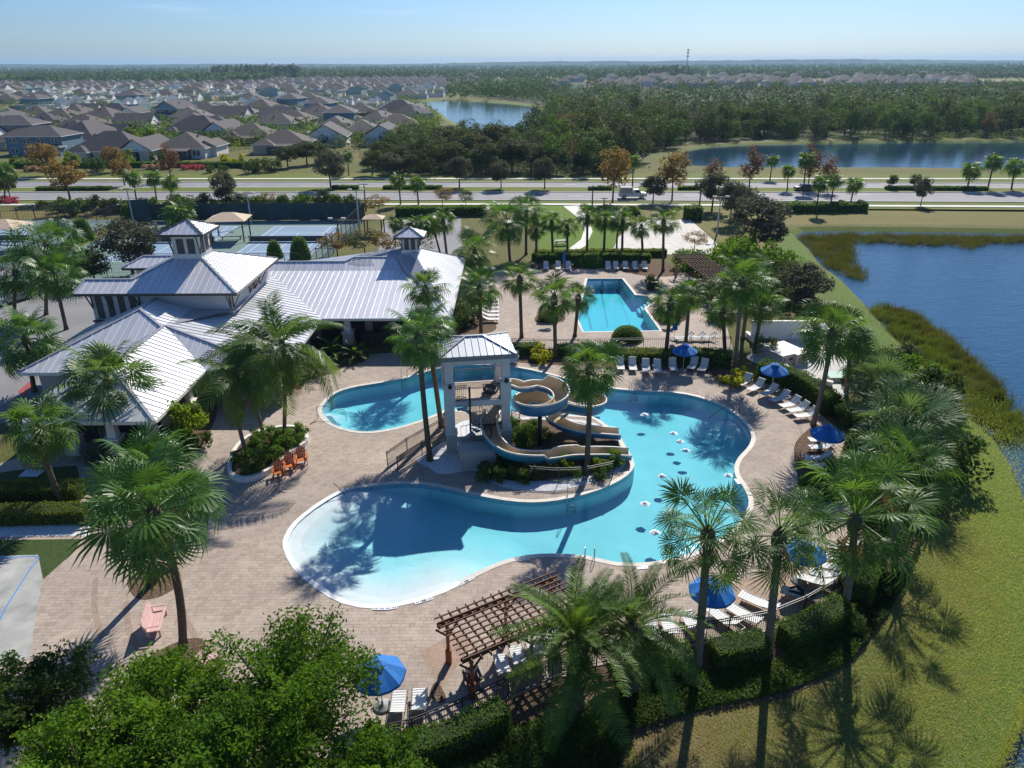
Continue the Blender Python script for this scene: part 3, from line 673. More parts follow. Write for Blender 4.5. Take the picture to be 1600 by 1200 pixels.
def far_palm(label, base, top, size, seed, group=None, name='cabbage_palm'):
    t = thing(name, label, 'palm tree', base, 0, group); d = Vector(top)-Vector(base)
    k = link('trunk', FARTRUNK, t); sc = max(.8, size*.95); k.scale = (sc, sc, d.length)
    k.rotation_euler = d.to_track_quat('Z', 'Y').to_euler()
    c = link('crown', CROWN_FAR[seed % 3], t, d); c.scale = (size,)*3; c.rotation_euler = (0, 0, seed*1.7); return t

# ---- leaf clouds: many leaf-sized faces spread through clumps
def clumps(n, ext, seed, hollow=.35, flat=.8):
    r = np.random.default_rng(seed); out = []
    for i in range(n):
        d = r.normal(size=3); d /= np.linalg.norm(d); d[2] = d[2]*.9+.12
        rad = hollow+(1-hollow)*r.random()**.5
        out.append((d*rad*np.array(ext), r.uniform(.26, .46)))
    return out
def leaf_cloud(cl, per, size, seed, flat=.75, aspect=.55, updir=.4):
    # cl: list of (centre, radius) ; per: leaves per clump ; a leaf is one diamond quad
    r = np.random.default_rng(seed); C = np.repeat(np.array([c for c, _ in cl]), per, 0); Rr = np.repeat(np.array([q for _, q in cl]), per)
    n = len(C); d = r.normal(size=(n, 3)); d /= np.linalg.norm(d, axis=1)[:, None]; rad = Rr*(.55+.5*r.random(n)**.6)*(1+.25*(r.random(n) < .08))
    P = C+d*rad[:, None]*np.array((1, 1, flat)); nrm = d*.7+r.normal(size=(n, 3))*.6; nrm[:, 2] += updir
    nrm /= np.linalg.norm(nrm, axis=1)[:, None]; a = np.cross(nrm, r.normal(size=(n, 3))); a /= np.linalg.norm(a, axis=1)[:, None]; b = np.cross(nrm, a)
    s = size*(.6+.8*r.random(n))[:, None]
    V = np.stack([P-a*s, P-b*s*aspect+nrm*s*.12, P+a*s, P+b*s*aspect+nrm*s*.12], 1).reshape(-1, 3)
    return V, np.arange(4*n).reshape(-1, 4)
def limb_mesh(cl, trunk_h, r0, seed, n=7, name='trunk', mat=None, base_fan=0):
    rd = random.Random(seed); m = MB(); fork = Vector((rd.uniform(-.1, .1), rd.uniform(-.1, .1), trunk_h*.62))
    m.tube([(0, 0, -.1), fork*.5, fork], [r0*1.25, r0, r0*.85], 7)
    for c, q in rd.sample(cl, min(n, len(cl))):
        e = Vector(c); mid = fork.lerp(e, .5)+Vector((rd.uniform(-.1, .1), rd.uniform(-.1, .1), .08*trunk_h)); m.tube([fork*.96, mid, e], [r0*.6, r0*.36, r0*.12], 5)
    return m.mesh(name, mat or M_BARK, True)
def tree_proto(crown_ext, trunk_h, nclump, per, size, mat, seed, r0=.16, hollow=.4, zc=None, flat=.8, nl=7, crad=None):
    cl = clumps(nclump, crown_ext, seed, hollow); zc = zc if zc is not None else trunk_h+crown_ext[2]*.8
    avg = (crown_ext[0]+crown_ext[2])/2; k = crad or avg
    cl = [(np.array(c)+np.array((0, 0, zc)), q*k) for c, q in cl]
    V, F = leaf_cloud(cl, per, size, seed, flat)
    return np_mesh('crown', V, F, mat), limb_mesh(cl, zc, r0, seed, nl)
def place_tree(name, label, cat, proto, base, scale=1.0, rz=0.0, group=None, zs=1.0):
    t = thing(name, label, cat, base, rz, group); t.scale = (scale, scale, scale*zs)
    link('trunk', proto[1], t); link('crown', proto[0], t); return t
M_OAK = leaf('oak_leaf', (0.028, 0.050, 0.016), (0.073, 0.104, 0.028), (0.130, 0.153, 0.047), .25, tone=.12)
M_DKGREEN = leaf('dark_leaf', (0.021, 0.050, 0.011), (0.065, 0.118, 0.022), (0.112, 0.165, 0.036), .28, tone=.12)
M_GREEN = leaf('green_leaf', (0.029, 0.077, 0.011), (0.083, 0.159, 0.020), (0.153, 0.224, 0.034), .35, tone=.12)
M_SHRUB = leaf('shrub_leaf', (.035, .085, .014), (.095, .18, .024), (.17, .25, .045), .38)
M_LIME = leaf('lime_leaf', (.06, .12, .010), (.15, .23, .018), (.24, .30, .03), .42)
M_GREY = leaf('grey_leaf', (0.053, 0.065, 0.040), (0.100, 0.112, 0.073), (0.153, 0.165, 0.112), .22, tone=.12)
M_BROWN = leaf('autumn_leaf', (.13, .080, .022), (.27, .175, .040), (.34, .25, .07), .38, tcol=(.46, .30, .08))
M_RUST = leaf('rust_leaf', (.11, .055, .024), (.21, .11, .042), (.16, .135, .05), .3, tcol=(.3, .14, .05))
M_BARE = simple('bare_twig', (.20, .16, .14), .9, var=.3)
M_YEL = leaf('croton_leaf', (.12, .16, .012), (.32, .34, .02), (.42, .36, .04), .4)
M_PINK = leaf('pink_flower', (.30, .05, .09), (.45, .10, .14), (.12, .12, .03), .3)
M_PLUME = leaf('plume_grass', (.28, .20, .14), (.40, .29, .21), (.16, .17, .05), .3)
M_HEDGE = leaf('hedge_leaf', (0.035, 0.077, 0.011), (0.094, 0.177, 0.022), (0.177, 0.248, 0.034), .38)
M_HEDGEY = leaf('hedge_leaf_light', (.06, .10, .012), (.14, .19, .022), (.20, .24, .04), .38)
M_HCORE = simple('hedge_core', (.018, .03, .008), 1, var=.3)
M_LUSH = leaf('lush_leaf', (.022, .060, .008), (.095, .190, .013), (.20, .285, .028), .42)

# hedge: clipped box of leaves over a dark twiggy core, following a ground line
def hedge(label, pts, w, h, mat=None, dens=260, leafs=.065, seed=0, name='hedge', cat='hedge', wob=.12, z=.04, group=None):
    mat = mat or M_HEDGE; P = resample(pts, .35) if len(pts) > 1 else pts; r = np.random.default_rng(seed)
    t = thing(name, label, cat, (P[0].x, P[0].y, z), 0, group); o = Vector((P[0].x, P[0].y, 0)); core = MB()
    L = sum((b-a).length for a, b in zip(P, P[1:])); n = int(dens*L*(w+2*h)); PV = np.array([(p.x-o.x, p.y-o.y) for p in P])
    tan = np.gradient(PV, axis=0); tan /= np.linalg.norm(tan, axis=1)[:, None]; nor = np.stack([-tan[:, 1], tan[:, 0]], 1)
    k = len(P); cw = w/2*.82; A = PV+nor*cw; B = PV-nor*cw
    V = [(*a, 0) for a in A]+[(*b, 0) for b in B]+[(*a, h*.93) for a in A]+[(*b, h*.93) for b in B]
    F = [(i, i+1, 2*k+i+1, 2*k+i) for i in range(k-1)]+[(k+i, 3*k+i, 3*k+i+1, k+i+1) for i in range(k-1)]+[(2*k+i, 2*k+i+1, 3*k+i+1, 3*k+i) for i in range(k-1)]+[(0, 2*k, 3*k, k), (k-1, 2*k-1, 4*k-1, 3*k-1)]
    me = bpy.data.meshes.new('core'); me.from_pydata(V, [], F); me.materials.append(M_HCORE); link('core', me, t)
    s = r.random(n)*(k-1); i = np.minimum(s.astype(int), k-2); f = (s-i)[:, None]; c = PV[i]*(1-f)+PV[i+1]*f; nn = nor[i]
    u = r.random(n)*(w+2*h); off = np.where(u < h, -w/2, np.where(u < h+w, u-h-w/2, w/2)); zz = np.where(u < h, u, np.where(u < h+w, h, w+2*h-u))
    lump = .5+.5*np.sin(s*.9+seed)*np.sin(s*.37+2*seed); g = r.normal(0, .05, n)
    pos = np.stack([c[:, 0]+nn[:, 0]*(off*(1+g)+0), c[:, 1]+nn[:, 1]*(off*(1+g)), zz*(1+wob*(lump-.5))+r.normal(0, .035, n)], 1)
    pos[:, :2] += r.normal(0, .03, (n, 2)); pos[:, 2] = np.maximum(pos[:, 2], .02)
    ends = r.random(n) < min(.5, (2*w*h)/(L*(w+2*h)+2*w*h)*1.3); ei = np.where(r.random(n) < .5, 0, k-1); es = np.where(ei == 0, -1.0, 1.0); eo = (r.random(n)-.5)*w; ez = r.random(n)*h
    pe = np.stack([PV[ei, 0]+nor[ei, 0]*eo+tan[ei, 0]*es*.05, PV[ei, 1]+nor[ei, 1]*eo+tan[ei, 1]*es*.05, ez], 1)+r.normal(0, .03, (n, 3)); pos = np.where(ends[:, None], pe, pos); pos[:, 2] = np.maximum(pos[:, 2], .02)
    nr = np.stack([nn[:, 0]*np.sign(off)*(u < h)+nn[:, 0]*np.sign(off)*(u > h+w), nn[:, 1]*np.sign(off)*((u < h) | (u > h+w)), ((u >= h) & (u <= h+w))*1.0], 1)+r.normal(0, .55, (n, 3))
    nr = np.where(ends[:, None], np.stack([tan[ei, 0]*es, tan[ei, 1]*es, 0*es], 1)+r.normal(0, .55, (n, 3)), nr)
    nr /= np.linalg.norm(nr, axis=1)[:, None]; a = np.cross(nr, r.normal(size=(n, 3))); a /= np.linalg.norm(a, axis=1)[:, None]; b = np.cross(nr, a); sz = leafs*(.6+.8*r.random(n))[:, None]
    VV = np.stack([pos-a*sz, pos-b*sz*.6, pos+a*sz, pos+b*sz*.6], 1).reshape(-1, 3)
    link('leaves', np_mesh('leaves', VV, np.arange(4*n).reshape(-1, 4), mat), t); return t
def shrub_proto(ext, nclump, per, size, mat, seed, hollow=.35, flat=.85):
    cl = clumps(nclump, ext, seed, hollow); avg = sum(ext)/3
    cl = [(np.array((c[0], c[1], max(.15*ext[2], c[2]+ext[2]*.75))), q*avg) for c, q in cl]
    V, F = leaf_cloud(cl, per, size, seed, flat); V[:, 2] = np.maximum(V[:, 2], .02)
    st = MB()
    for c, q in cl[:8]: st.tube([(c[0]*.1, c[1]*.1, 0), tuple(np.array(c)*(.5, .5, .6)), tuple(c)], [.03, .02, .008], 4)
    return np_mesh('foliage', V, F, mat), st.mesh('stems', M_BARK)
def place_shrub(name, label, proto, base, scale=1.0, rz=0.0, group=None, cat='shrub', zs=1.0):
    t = thing(name, label, cat, base, rz, group); t.scale = (scale, scale, scale*zs); link('stems', proto[1], t); link('foliage', proto[0], t); return t
def clipped_proto(ext, n, leafs, mat, seed, cone=False):   # clipped dome or cone with a dark core
    r = np.random.default_rng(seed); d = r.normal(size=(n, 3)); d[:, 2] = np.abs(d[:, 2]); d /= np.linalg.norm(d, axis=1)[:, None]
    if cone:
        t = r.random(n)**.6; d[:, 2] = 1-t; rad = np.sqrt(np.clip(1-(1-t)**1.6, 0, 1)); ang = r.random(n)*2*pi; d[:, 0] = np.cos(ang)*rad; d[:, 1] = np.sin(ang)*rad
    P = d*np.array(ext)*(1+r.normal(0, .035, (n, 1))); nr = d+r.normal(0, .5, (n, 3)); nr /= np.linalg.norm(nr, axis=1)[:, None]
    a = np.cross(nr, r.normal(size=(n, 3))); a /= np.linalg.norm(a, axis=1)[:, None]; b = np.cross(nr, a); s = leafs*(.6+.8*r.random(n))[:, None]
    V = np.stack([P-a*s, P-b*s*.6, P+a*s, P+b*s*.6], 1).reshape(-1, 3)
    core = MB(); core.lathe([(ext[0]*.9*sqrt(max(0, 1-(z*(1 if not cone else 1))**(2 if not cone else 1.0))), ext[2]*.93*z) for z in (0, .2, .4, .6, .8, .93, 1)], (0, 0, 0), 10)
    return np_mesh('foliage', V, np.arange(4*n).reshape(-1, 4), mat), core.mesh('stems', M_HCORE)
# ================================================================== PALMS (ground point and crown point surveyed from the photograph, crown radius in photograph pixels)
def fp(label, bpx, cpx, rpx, style, seed, bend=0.0, **kw):
    b = G(*bpx); t = atY(cpx[0], cpx[1], b.y); s = rpx*scale_at(t)/(2.0 if style not in ('date', 'coco') else 2.75)
    if style in ('spiky', 'silver'): s = rpx*scale_at(t)/(1.95 if style == 'spiky' else 1.7)
    return palm(label, b, t, s, style, seed, bend=bend, **kw)
def fpf(label, bpx, cpx, rpx, seed, group=None):
    b = G(*bpx); t = atY(cpx[0], cpx[1], b.y); return far_palm(label, b, t, rpx*scale_at(t)/2.0, seed, group)
# --- west deck
fp('tall lush fan palm with the widest crown, beside the pink loveseat', (286, 1015), (240, 800), 106, 'lush', 1, .3, n=42, dead=5)
fp('fan palm half hidden behind the widest palm crown, in the upper mulch circle', (238, 912), (232, 742), 80, 'lush', 2, n=36)
fp('slim fan palm standing between the two clipped hedges by the turf', (98, 786), (62, 672), 58, 'sabal_dark', 3, -.15, n=42)
fp('fan palm in front of the low metal roof with crown over its eave', (186, 692), (168, 598), 76, 'sabal_dark', 4, .1, n=44)
fp('broad fan palm beside the parking lot west of the low metal roof', (54, 612), (40, 530), 58, 'lush', 5, n=42)
fp('fan palm with leaning trunk by the stone end of the high hall', (104, 515), (84, 428), 46, 'lush', 6, n=40)
fp('tallest fan palm of the clump at the parking lot', (72, 492), (72, 382), 50, 'lush', 7, n=40)
fp('dark fan palm at the left end of the parking lot clump', (22, 500), (24, 425), 44, 'lush', 8, n=38)
fp('feathery coconut palm at the left of the round planter', (388, 716), (368, 588), 74, 'coco', 9, -.25, dead=2)
fp('tallest coconut palm at the round planter with brown hanging fronds', (443, 692), (441, 540), 92, 'coco', 10, .12, n=26, dead=5)
fp('coconut palm behind the other two in the round planter', (414, 684), (388, 548), 70, 'coco', 12, -.2, dead=2)
# --- by the tower
fp('nearer palm of the pair left of the slide tower', (672, 720), (654, 527), 52, 'lush', 13, -.05, n=38)
fp('farther palm of the pair left of the slide tower', (690, 668), (668, 512), 46, 'lush', 14, n=36)
fp('fan palm rising in front of the snack bar roof', (684, 560), (665, 452), 37, 'sabal', 15, n=36)
fp('fan palm on the island in front of the tan slide exits', (916, 742), (922, 578), 57, 'sabal_dark', 16, .06, n=42, dead=6)
# --- deck between the two pools
fp('fan palm beside the lounge chairs at the snack bar wall', (752, 524), (749, 450), 39, 'lush', 17)
fp('slender palm standing alone on pavers left of the lap pool', (815, 528), (812, 436), 32, 'sabal_dark', 18)
fp('slender palm in the hedge gap with yellow croton at its foot', (868, 560), (866, 465), 40, 'sabal_dark', 19)
fp('palm at the near left corner of the lap pool', (898, 526), (904, 466), 29, 'sabal_dark', 21)
fp('dense palm behind the snack bar roof', (748, 440), (742, 392), 36, 'lush', 22)
fp('palm behind the cupola end of the metal roof', (700, 415), (692, 345), 24, 'sabal', 23)
fp('big palm left of the small lawn', (797, 410), (792, 345), 37, 'lush', 24)
fp('bushy palm at the corner of the small lawn', (822, 398), (822, 328), 30, 'lush', 25)
for i, (bx_, by_, cx_, cy_, r_, lb) in enumerate([
        (838, 404, 838, 360, 18, 'first palm from the lawn corner in the row behind the lap pool'), (864, 403, 862, 347, 21, 'palm next to the closed umbrella in the row behind the lap pool'),
        (887, 401, 886, 355, 19, 'short palm on the lawn side of the path behind the lap pool'), (917, 402, 918, 338, 22, 'palm beside the curving path behind the lap pool'),
        (943, 402, 946, 344, 21, 'thick palm just right of the curving path behind the lap pool'), (972, 402, 973, 345, 22, 'palm at the left edge of the white sand court'),
        (1005, 404, 1002, 355, 21, 'palm with low drooping crown in front of the sand court'), (1036, 424, 1037, 346, 26, 'tallest palm of the row by the sand court and red trellis')]):
    fp(lb, (bx_, by_), (cx_, cy_), r_, 'sabal_dark', 30+i, group='palms in the row behind the lap pool', n=34, dead=2)
# --- east side
fp('palm at the right side of the lap pool steps', (1040, 562), (1048, 472), 37, 'sabal_dark', 40)
fp('palm behind the open umbrella right of the lap pool', (1071, 542), (1078, 458), 32, 'sabal', 41)
fp('tall straight palm with pale trunk left of the service yard', (1148, 576), (1160, 440), 50, 'sabal', 42, n=44)
fp('leaning palm in the tight group by the service yard wall', (1178, 548), (1192, 478), 35, 'sabal', 43)
fp('short palm in the tight group right of the slatted trellis', (1133, 552), (1130, 486), 30, 'sabal_dark', 44)
fp('palm at the back of the tight group by the service yard', (1160, 530), (1172, 446), 40, 'sabal', 45)
fp('fan palm with leaning trunk beside the row of angled lounge chairs', (1270, 664), (1300, 520), 60, 'sabal', 46, .2, n=44)
fp('palm behind the leaning fan palm at the service yard', (1322, 612), (1330, 535), 38, 'sabal', 47)
fp('silvery clumping palm on the bank beside the service yard', (1385, 655), (1380, 598), 52, 'silver', 48, n=44)
fp('silvery spiky palm above the dark shrubs on the lake bank', (1416, 735), (1412, 668), 86, 'silver', 49, n=46)
fp('small silver palm behind the leaning fan palm', (1352, 620), (1350, 575), 34, 'silver', 60, n=36)
fp('stiff fan palm behind the tall one at the fence corner', (1398, 850), (1402, 742), 86, 'spiky', 50, n=40)
fp('big fan palm at the fence corner with spreading spiky crown', (1318, 962), (1336, 812), 106, 'spiky', 51, .1, n=42)
fp('spiky fan palm with straight pale trunk in front of the hidden umbrella', (1199, 1024), (1218, 838), 84, 'spiky', 52, n=38)
fp('spiky fan palm whose trunk crosses the blue umbrella', (1090, 1044), (1106, 836), 86, 'spiky', 53, n=40)
# --- feather palms outside the fence
fp('large feather palm with leaning fronds in front of the pergola', (898, 1112), (903, 1006), 124, 'date', 54, n=44, dead=3)
fp('second feather palm right of the pergola, partly behind the first', (985, 1082), (986, 985), 108, 'date', 55, n=40, dead=2)
# --- along the boulevard
GB = 'cabbage palms along the boulevard'
for i, (bx_, by_, cx_, cy_, r_, lb) in enumerate([
        (215, 322, 207, 278, 16, 'cabbage palm left of two on the near kerb beyond the courts'), (246, 322, 240, 278, 15, 'cabbage palm with clear trunk beside the near road lane'),
        (269, 318, 266, 285, 16, 'cabbage palm next to the dark conical juniper by the road'), (545, 274, 543, 245, 11, 'lone cabbage palm on the grass slope below the houses'),
        (626, 320, 623, 283, 15, 'cabbage palm left of two in the middle of the boulevard view'), (654, 320, 651, 288, 16, 'cabbage palm right of two above the parking lot'),
        (988, 293, 990, 252, 13, 'cabbage palm in the median beside the yellow sycamore'), (1203, 281, 1207, 252, 12, 'small cabbage palm on the far verge by the far lake'),
        (1230, 298, 1232, 268, 13, 'cabbage palm with dark crown in the median, left of the rust tree'), (1255, 300, 1260, 250, 15, 'tall cabbage palm in front of the rust tree by the far lake'),
        (1275, 334, 1281, 287, 15, 'first of three cabbage palms above the dark hedge'), (1297, 324, 1304, 283, 15, 'middle one of three cabbage palms above the dark hedge'),
        (1328, 322, 1335, 290, 16, 'last of three cabbage palms above the dark hedge'), (1511, 296, 1517, 267, 17, 'leftmost of three leaning cabbage palms in the median'),
        (1543, 296, 1553, 254, 17, 'tallest of three leaning cabbage palms in the median'), (1580, 297, 1586, 262, 18, 'cabbage palm at the right end of the median row'),
        (690, 404, 676, 352, 20, 'cabbage palm in the parking lot beside the cupola'), (640, 398, 650, 350, 18, 'cabbage palm just left of the cupola in the parking lot'),
        (617, 385, 620, 352, 16, 'cabbage palm beside the small shade roof'), (283, 352, 284, 338, 28, 'bushy cabbage palm right behind the high roof cupola'),
        (8, 318, 6, 268, 18, 'cabbage palm at the left edge in the verge')]):
    fpf(lb, (bx_, by_), (cx_, cy_), r_, i, GB if by_ < 340 else None)
# ================================================================== CLUBHOUSE, SLIDE TOWER, SLIDES
def roof_metal(name, col):
    t = NT(name); oi = t.node('ObjectInfo'); p = t.pos(); n = t.noise(p, .8, 5, .6); st = t.noise(t.node('Mapping', {'Vector': p, 'Scale': (3, 3, .4)}).outputs[0], 2.0, 4)
    c = t.mix(oi.outputs['Random'], tuple(x*.92 for x in col), tuple(min(1, x*1.07) for x in col))
    c = t.mix(t.ramp(n, [(.4, 0), (.75, .25)]), c, tuple(x*.78 for x in col)); c = t.mix(t.ramp(st, [(.55, 0), (.8, .18)]), c, (.30, .28, .26))
    return t.end(t.bsdf(c, .38, .25, .5, t.bump(n, .06, .05)))
M_METAL = roof_metal('galvalume', (.70, .70, .71)); M_METALT = roof_metal('tower_metal', (.66, .68, .69))
M_CAP = simple('ridge_metal', (.40, .41, .44), .4, .3, var=.08)
M_STUCCO = simple('stucco', (.60, .585, .57), .9, var=.06, scale=.9, bump=.25, bscale=30)
M_CREAM = simple('cream_trim', (.72, .69, .62), .7, var=.06)
M_TAUPE = simple('taupe_paint', (.42, .395, .37), .8, var=.06)
M_DKBROWN = simple('dark_bronze', (.055, .046, .042), .5, var=.2)
M_BLACKM = simple('black_metal', (.016, .016, .018), .45, var=.2)
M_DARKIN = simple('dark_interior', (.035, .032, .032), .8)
M_GLASS = simple('window_glass', (.03, .04, .05), .08, spec=.8)
M_AWN = simple('red_shutter', (.34, .07, .06), .6)
M_LOUV = simple('louver_dark', (.085, .075, .075), .6)
def stone_mat():
    t = NT('stone_veneer'); p = t.pos(); sx = t.node('SeparateXYZ', {0: p}); uv = t.node('CombineXYZ', {0: t.math('ADD', sx.outputs[0], sx.outputs[1]), 1: sx.outputs[2]}).outputs[0]
    b = t.node('TexBrick', {'Vector': uv, 'Color1': (.56, .53, .48, 1), 'Color2': (.44, .41, .37, 1), 'Mortar': (.28, .26, .24, 1), 'Scale': 1, 'Brick Width': .34, 'Row Height': .115, 'Mortar Size': .008, 'Bias': 0}, squash=.6, squash_frequency=2)
    n = t.noise(p, 9, 5, .65); c = t.mix(t.ramp(n, [(.3, 0), (.75, .5)]), b.outputs[0], (.62, .59, .54))
    return t.end(t.bsdf(c, .9, 0, .2, t.bump(t.math('ADD', b.outputs['Fac'], n), .7, -.04)))
M_STONE = stone_mat()

def clip_h(poly, h, o, lo, hi):
    def cut(P, f):
        out = []
        for i in range(len(P)):
            a, b = P[i-1], P[i]; fa, fb = f(a), f(b)
            if (fa >= 0) != (fb >= 0): out.append(a.lerp(b, fa/(fa-fb)))
            if fb >= 0: out.append(b)
        return out
    P = cut(poly, lambda p: (p-o).dot(h)-lo)
    return cut(P, lambda p: hi-(p-o).dot(h)) if P else P
def roof_face(root_part, pts, sp=.62, mat=None, seam=.05, name='roof_panel', off=0.0):
    P = [Vector(p) for p in pts]; n = Vector((0, 0, 0))
    for i in range(len(P)): n += P[i-1].cross(P[i])
    n.normalize()
    if n.z < 0: n = -n
    h = n.cross(Vector((0, 0, 1))); h.normalize(); o = P[0]; hs = [(p-o).dot(h) for p in P]; lo, hi = min(hs), max(hs)
    k = max(1, round((hi-lo)/sp)); w = (hi-lo)/k
    for i in range(k):
        q = clip_h(P, h, o, lo+i*w+.006, lo+(i+1)*w-.006)
        if len(q) < 3: continue
        m = MB(); a = [p+n*(.035+off) for p in q]; m.poly(a); m.add(a+[p+n*off for p in q], [(j, (j+1) % len(q), len(q)+(j+1) % len(q), len(q)+j) for j in range(len(q))])
        ed = [p for p in q if abs((p-o).dot(h)-(lo+i*w+.006)) < 1e-4]
        if len(ed) >= 2 and i:
            e0, e1 = max(((x, y) for x in ed for y in ed), key=lambda t: (t[0]-t[1]).length)
            if (e0-e1).length > .05: m.bar(e0+n*(.055+off), e1+n*(.055+off), seam*.8, .05, n)
        ob = m.obj(name, mat or M_METAL, root_part)
def deck_poly(m, pts): m.poly([Vector(p) for p in pts])
def cap(m, a, b, w=.22): m.bar(Vector(a)+Vector((0, 0, .075)), Vector(b)+Vector((0, 0, .075)), w, .06)
def fascia(m, pts, h=.24, t=.06):
    for a, b in zip(pts, pts[1:]): m.bar(Vector(a)-Vector((0, 0, h/2-.02)), Vector(b)-Vector((0, 0, h/2-.02)), t, h)
CL = thing('clubhouse', 'large clubhouse with standing seam metal roofs, cupolas and stone pillars', 'clubhouse')
# -- low west wing (hip roofs, eaves at 3.3 m)
E1 = (-24.3, 43.9, 3.3); SWc = (-34.3, 43.9, 3.3); IC = (-24.3, 52.9, 3.3); SE2 = (-18.2, 52.9, 3.3); E4 = (-18.1, 65.4, 3.3)
BRS = (-29.3, 48.9, 5.3); BRN = (-29.3, 57.4, 5.3); V_ = (-29.3, 57.9, 5.3); MRS = (-32, 59.6, 6.2); MRN = (-32, 63.3, 6.2); MSW = (-39.0, 52.5, 3.3); BWN = (-34.3, 52.5, 3.3)
VT = tuple(G(409, 442, 5.0)); HB = (-24.8, 63.0, 5.1)
faces_w = [[E1, IC, V_, BRN, BRS], [SWc, E1, BRS], [BWN, SWc, BRS, BRN], [MSW, BWN, BRN, MRS], [MSW, MRS, MRN, (-39.0, 63.3, 3.4)], [MRS, BRN, V_, (-29.3, 63.3, 5.3), MRN], [IC, SE2, V_]]
rw = MB()
for f in faces_w: deck_poly(rw, f)
rw.add([Vector(p) for p in (V_, SE2, E4, (-26.2, 75.7, 5.18), HB, (-29.3, 63.3, 5.3))], [(0, 1, 2), (0, 2, 3), (0, 3, 4), (0, 4, 5)])
rw_o = rw.obj('roof', M_CAP, CL)
for f in faces_w: roof_face(rw_o, f, .6)
roof_face(rw_o, [V_, SE2, E4, (-26.2, 75.7, 5.18), (-29.3, 63.3, 5.3)], .6, off=.02)
cp = MB()
for a, b in ((E1, BRS), (SWc, BRS), (BRS, BRN), (MSW, MRS), (MRS, MRN), (MRS, BRN), (V_, SE2), (BRN, V_)): cap(cp, a, b)
cp.obj('ridge_cap', M_CAP, CL)
fa = MB(); fascia(fa, [MSW, BWN, SWc, E1, IC, SE2, E4]); fa.obj('fascia', M_CREAM, CL)
wl_ = MB()
wl_.prism([(-33.4, 46.9), (-25.2, 46.9), (-25.2, 56), (-19.6, 56), (-19.6, 66), (-38, 66), (-38, 53.4), (-33.4, 53.4)], 0, 3.25); wl_.obj('wall', M_TAUPE, CL)
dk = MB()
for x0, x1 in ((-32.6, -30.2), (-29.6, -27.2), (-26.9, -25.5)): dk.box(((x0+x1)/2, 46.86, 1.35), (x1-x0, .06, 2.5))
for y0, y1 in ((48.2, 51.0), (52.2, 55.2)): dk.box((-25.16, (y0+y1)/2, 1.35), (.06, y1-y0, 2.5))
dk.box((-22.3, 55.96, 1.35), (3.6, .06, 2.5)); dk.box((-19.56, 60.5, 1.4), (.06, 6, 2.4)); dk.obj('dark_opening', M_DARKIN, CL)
def pillar(x, y, top=3.05, base=True, w=.62):
    p = MB(); p.box((x, y, .55+.55), (w+.34, w+.34, 1.2+.0)); o = p.obj('pillar', M_STONE, CL)
    s = MB(); s.box((x, y, 1.75), (w+.5, w+.5, .10)); s.obj('capstone', M_CREAM, o)
    k = MB(); n = [Vector((x+a*(w/2), y+b*(w/2), 1.8)) for a, b in ((-1, -1), (1, -1), (1, 1), (-1, 1))]; n2 = [Vector((x+a*(w/2*.82), y+b*(w/2*.82), top)) for a, b in ((-1, -1), (1, -1), (1, 1), (-1, 1))]
    k.add(n+n2, [(i, (i+1) % 4, 4+(i+1) % 4, 4+i) for i in range(4)]); k.obj('shaft', M_CREAM, o)
for x in (-33.6, -30.7, -27.8, -25.0): pillar(x, 44.7)
pillar(-25.0, 50.6); pillar(-19.0, 53.7); pillar(-19.0, 58.8); pillar(-22.2, 53.7)
for x0, x1 in ((-33.4, -30.9), (-30.4, -28.0), (-27.5, -25.2)):     # porch rail panels between the pillars
    pass
rl = MB()
for i in range(24): rl.box((-18.95, 54.4+i*.18, .5), (.03, .03, 1.0))
rl.bar((-18.95, 54.2, 1.02), (-18.95, 58.6, 1.02), .05, .05); rl.obj('porch_rail', M_BLACKM, CL)
# -- high hall
EZ = 6.9; hx0, hx1, hy0, hy1 = -36.2, -24.4, 61.9, 74.5; pk = (-30.3, 68.2, 9.42)
hSE = (hx1, hy0, EZ); hNE = (hx1, hy1, EZ); hSW = (-38.9, hy0, EZ); r0 = tuple(G(137, 436, 7.66)); r0 = (r0[0], 63.8, 7.66); r1 = (-34.3, 63.8, 7.66)
mW0 = (-36.2, 65.7, EZ); mW1 = (-36.2, 70.7, EZ); rn0 = (-37.4, 72.6, 7.66); rn1 = (-34.3, 72.6, 7.66); nSW = (-38.9, 70.7, EZ); nNW = (-38.9, 74.5, EZ); pkS = pk
hall_f = [[hSW, hSE, pk, r1, r0], [hSE, hNE, pk], [hSW, r0, (-38.9, 65.7, EZ)], [r0, r1, mW0, (-38.9, 65.7, EZ)], [mW0, r1, pk, rn1, mW1], [nSW, mW1, rn1, rn0], [nSW, rn0, nNW], [nNW, rn0, rn1, pk, hNE]]
rh = MB()
for f in hall_f: deck_poly(rh, f)
rh_o = rh.obj('roof', M_CAP, CL)
for f in hall_f: roof_face(rh_o, f, .6)
cp = MB()
for a, b in ((hSE, pk), (hNE, pk), (r1, pk), (r0, r1), (hSW, r0), (rn0, rn1), (nSW, rn0), (rn1, pk)): cap(cp, a, b)
cp.obj('ridge_cap', M_CAP, CL)
fa = MB(); fascia(fa, [nNW, nSW, mW1, mW0, (-38.9, 65.7, EZ), hSW, hSE, hNE, nNW], .22); fa.obj('fascia', M_DKBROWN, CL)
hw = MB(); hw.prism([(-38.0, 62.8), (-25.3, 62.8), (-25.3, 73.6), (-38.0, 73.6), (-38.0, 71.6), (-35.4, 71.6), (-35.4, 64.8), (-38.0, 64.8)], 0, 6.88, top=False); hw.obj('wall', M_STUCCO, CL)
sb = MB(); sb.box((-36.1, 62.75, 2.0), (3.95, .12, 4.1)); sb.box((-38.06, 63.8, 2.0), (.12, 2.1, 4.1)); sb.obj('stone_base', M_STONE, CL)
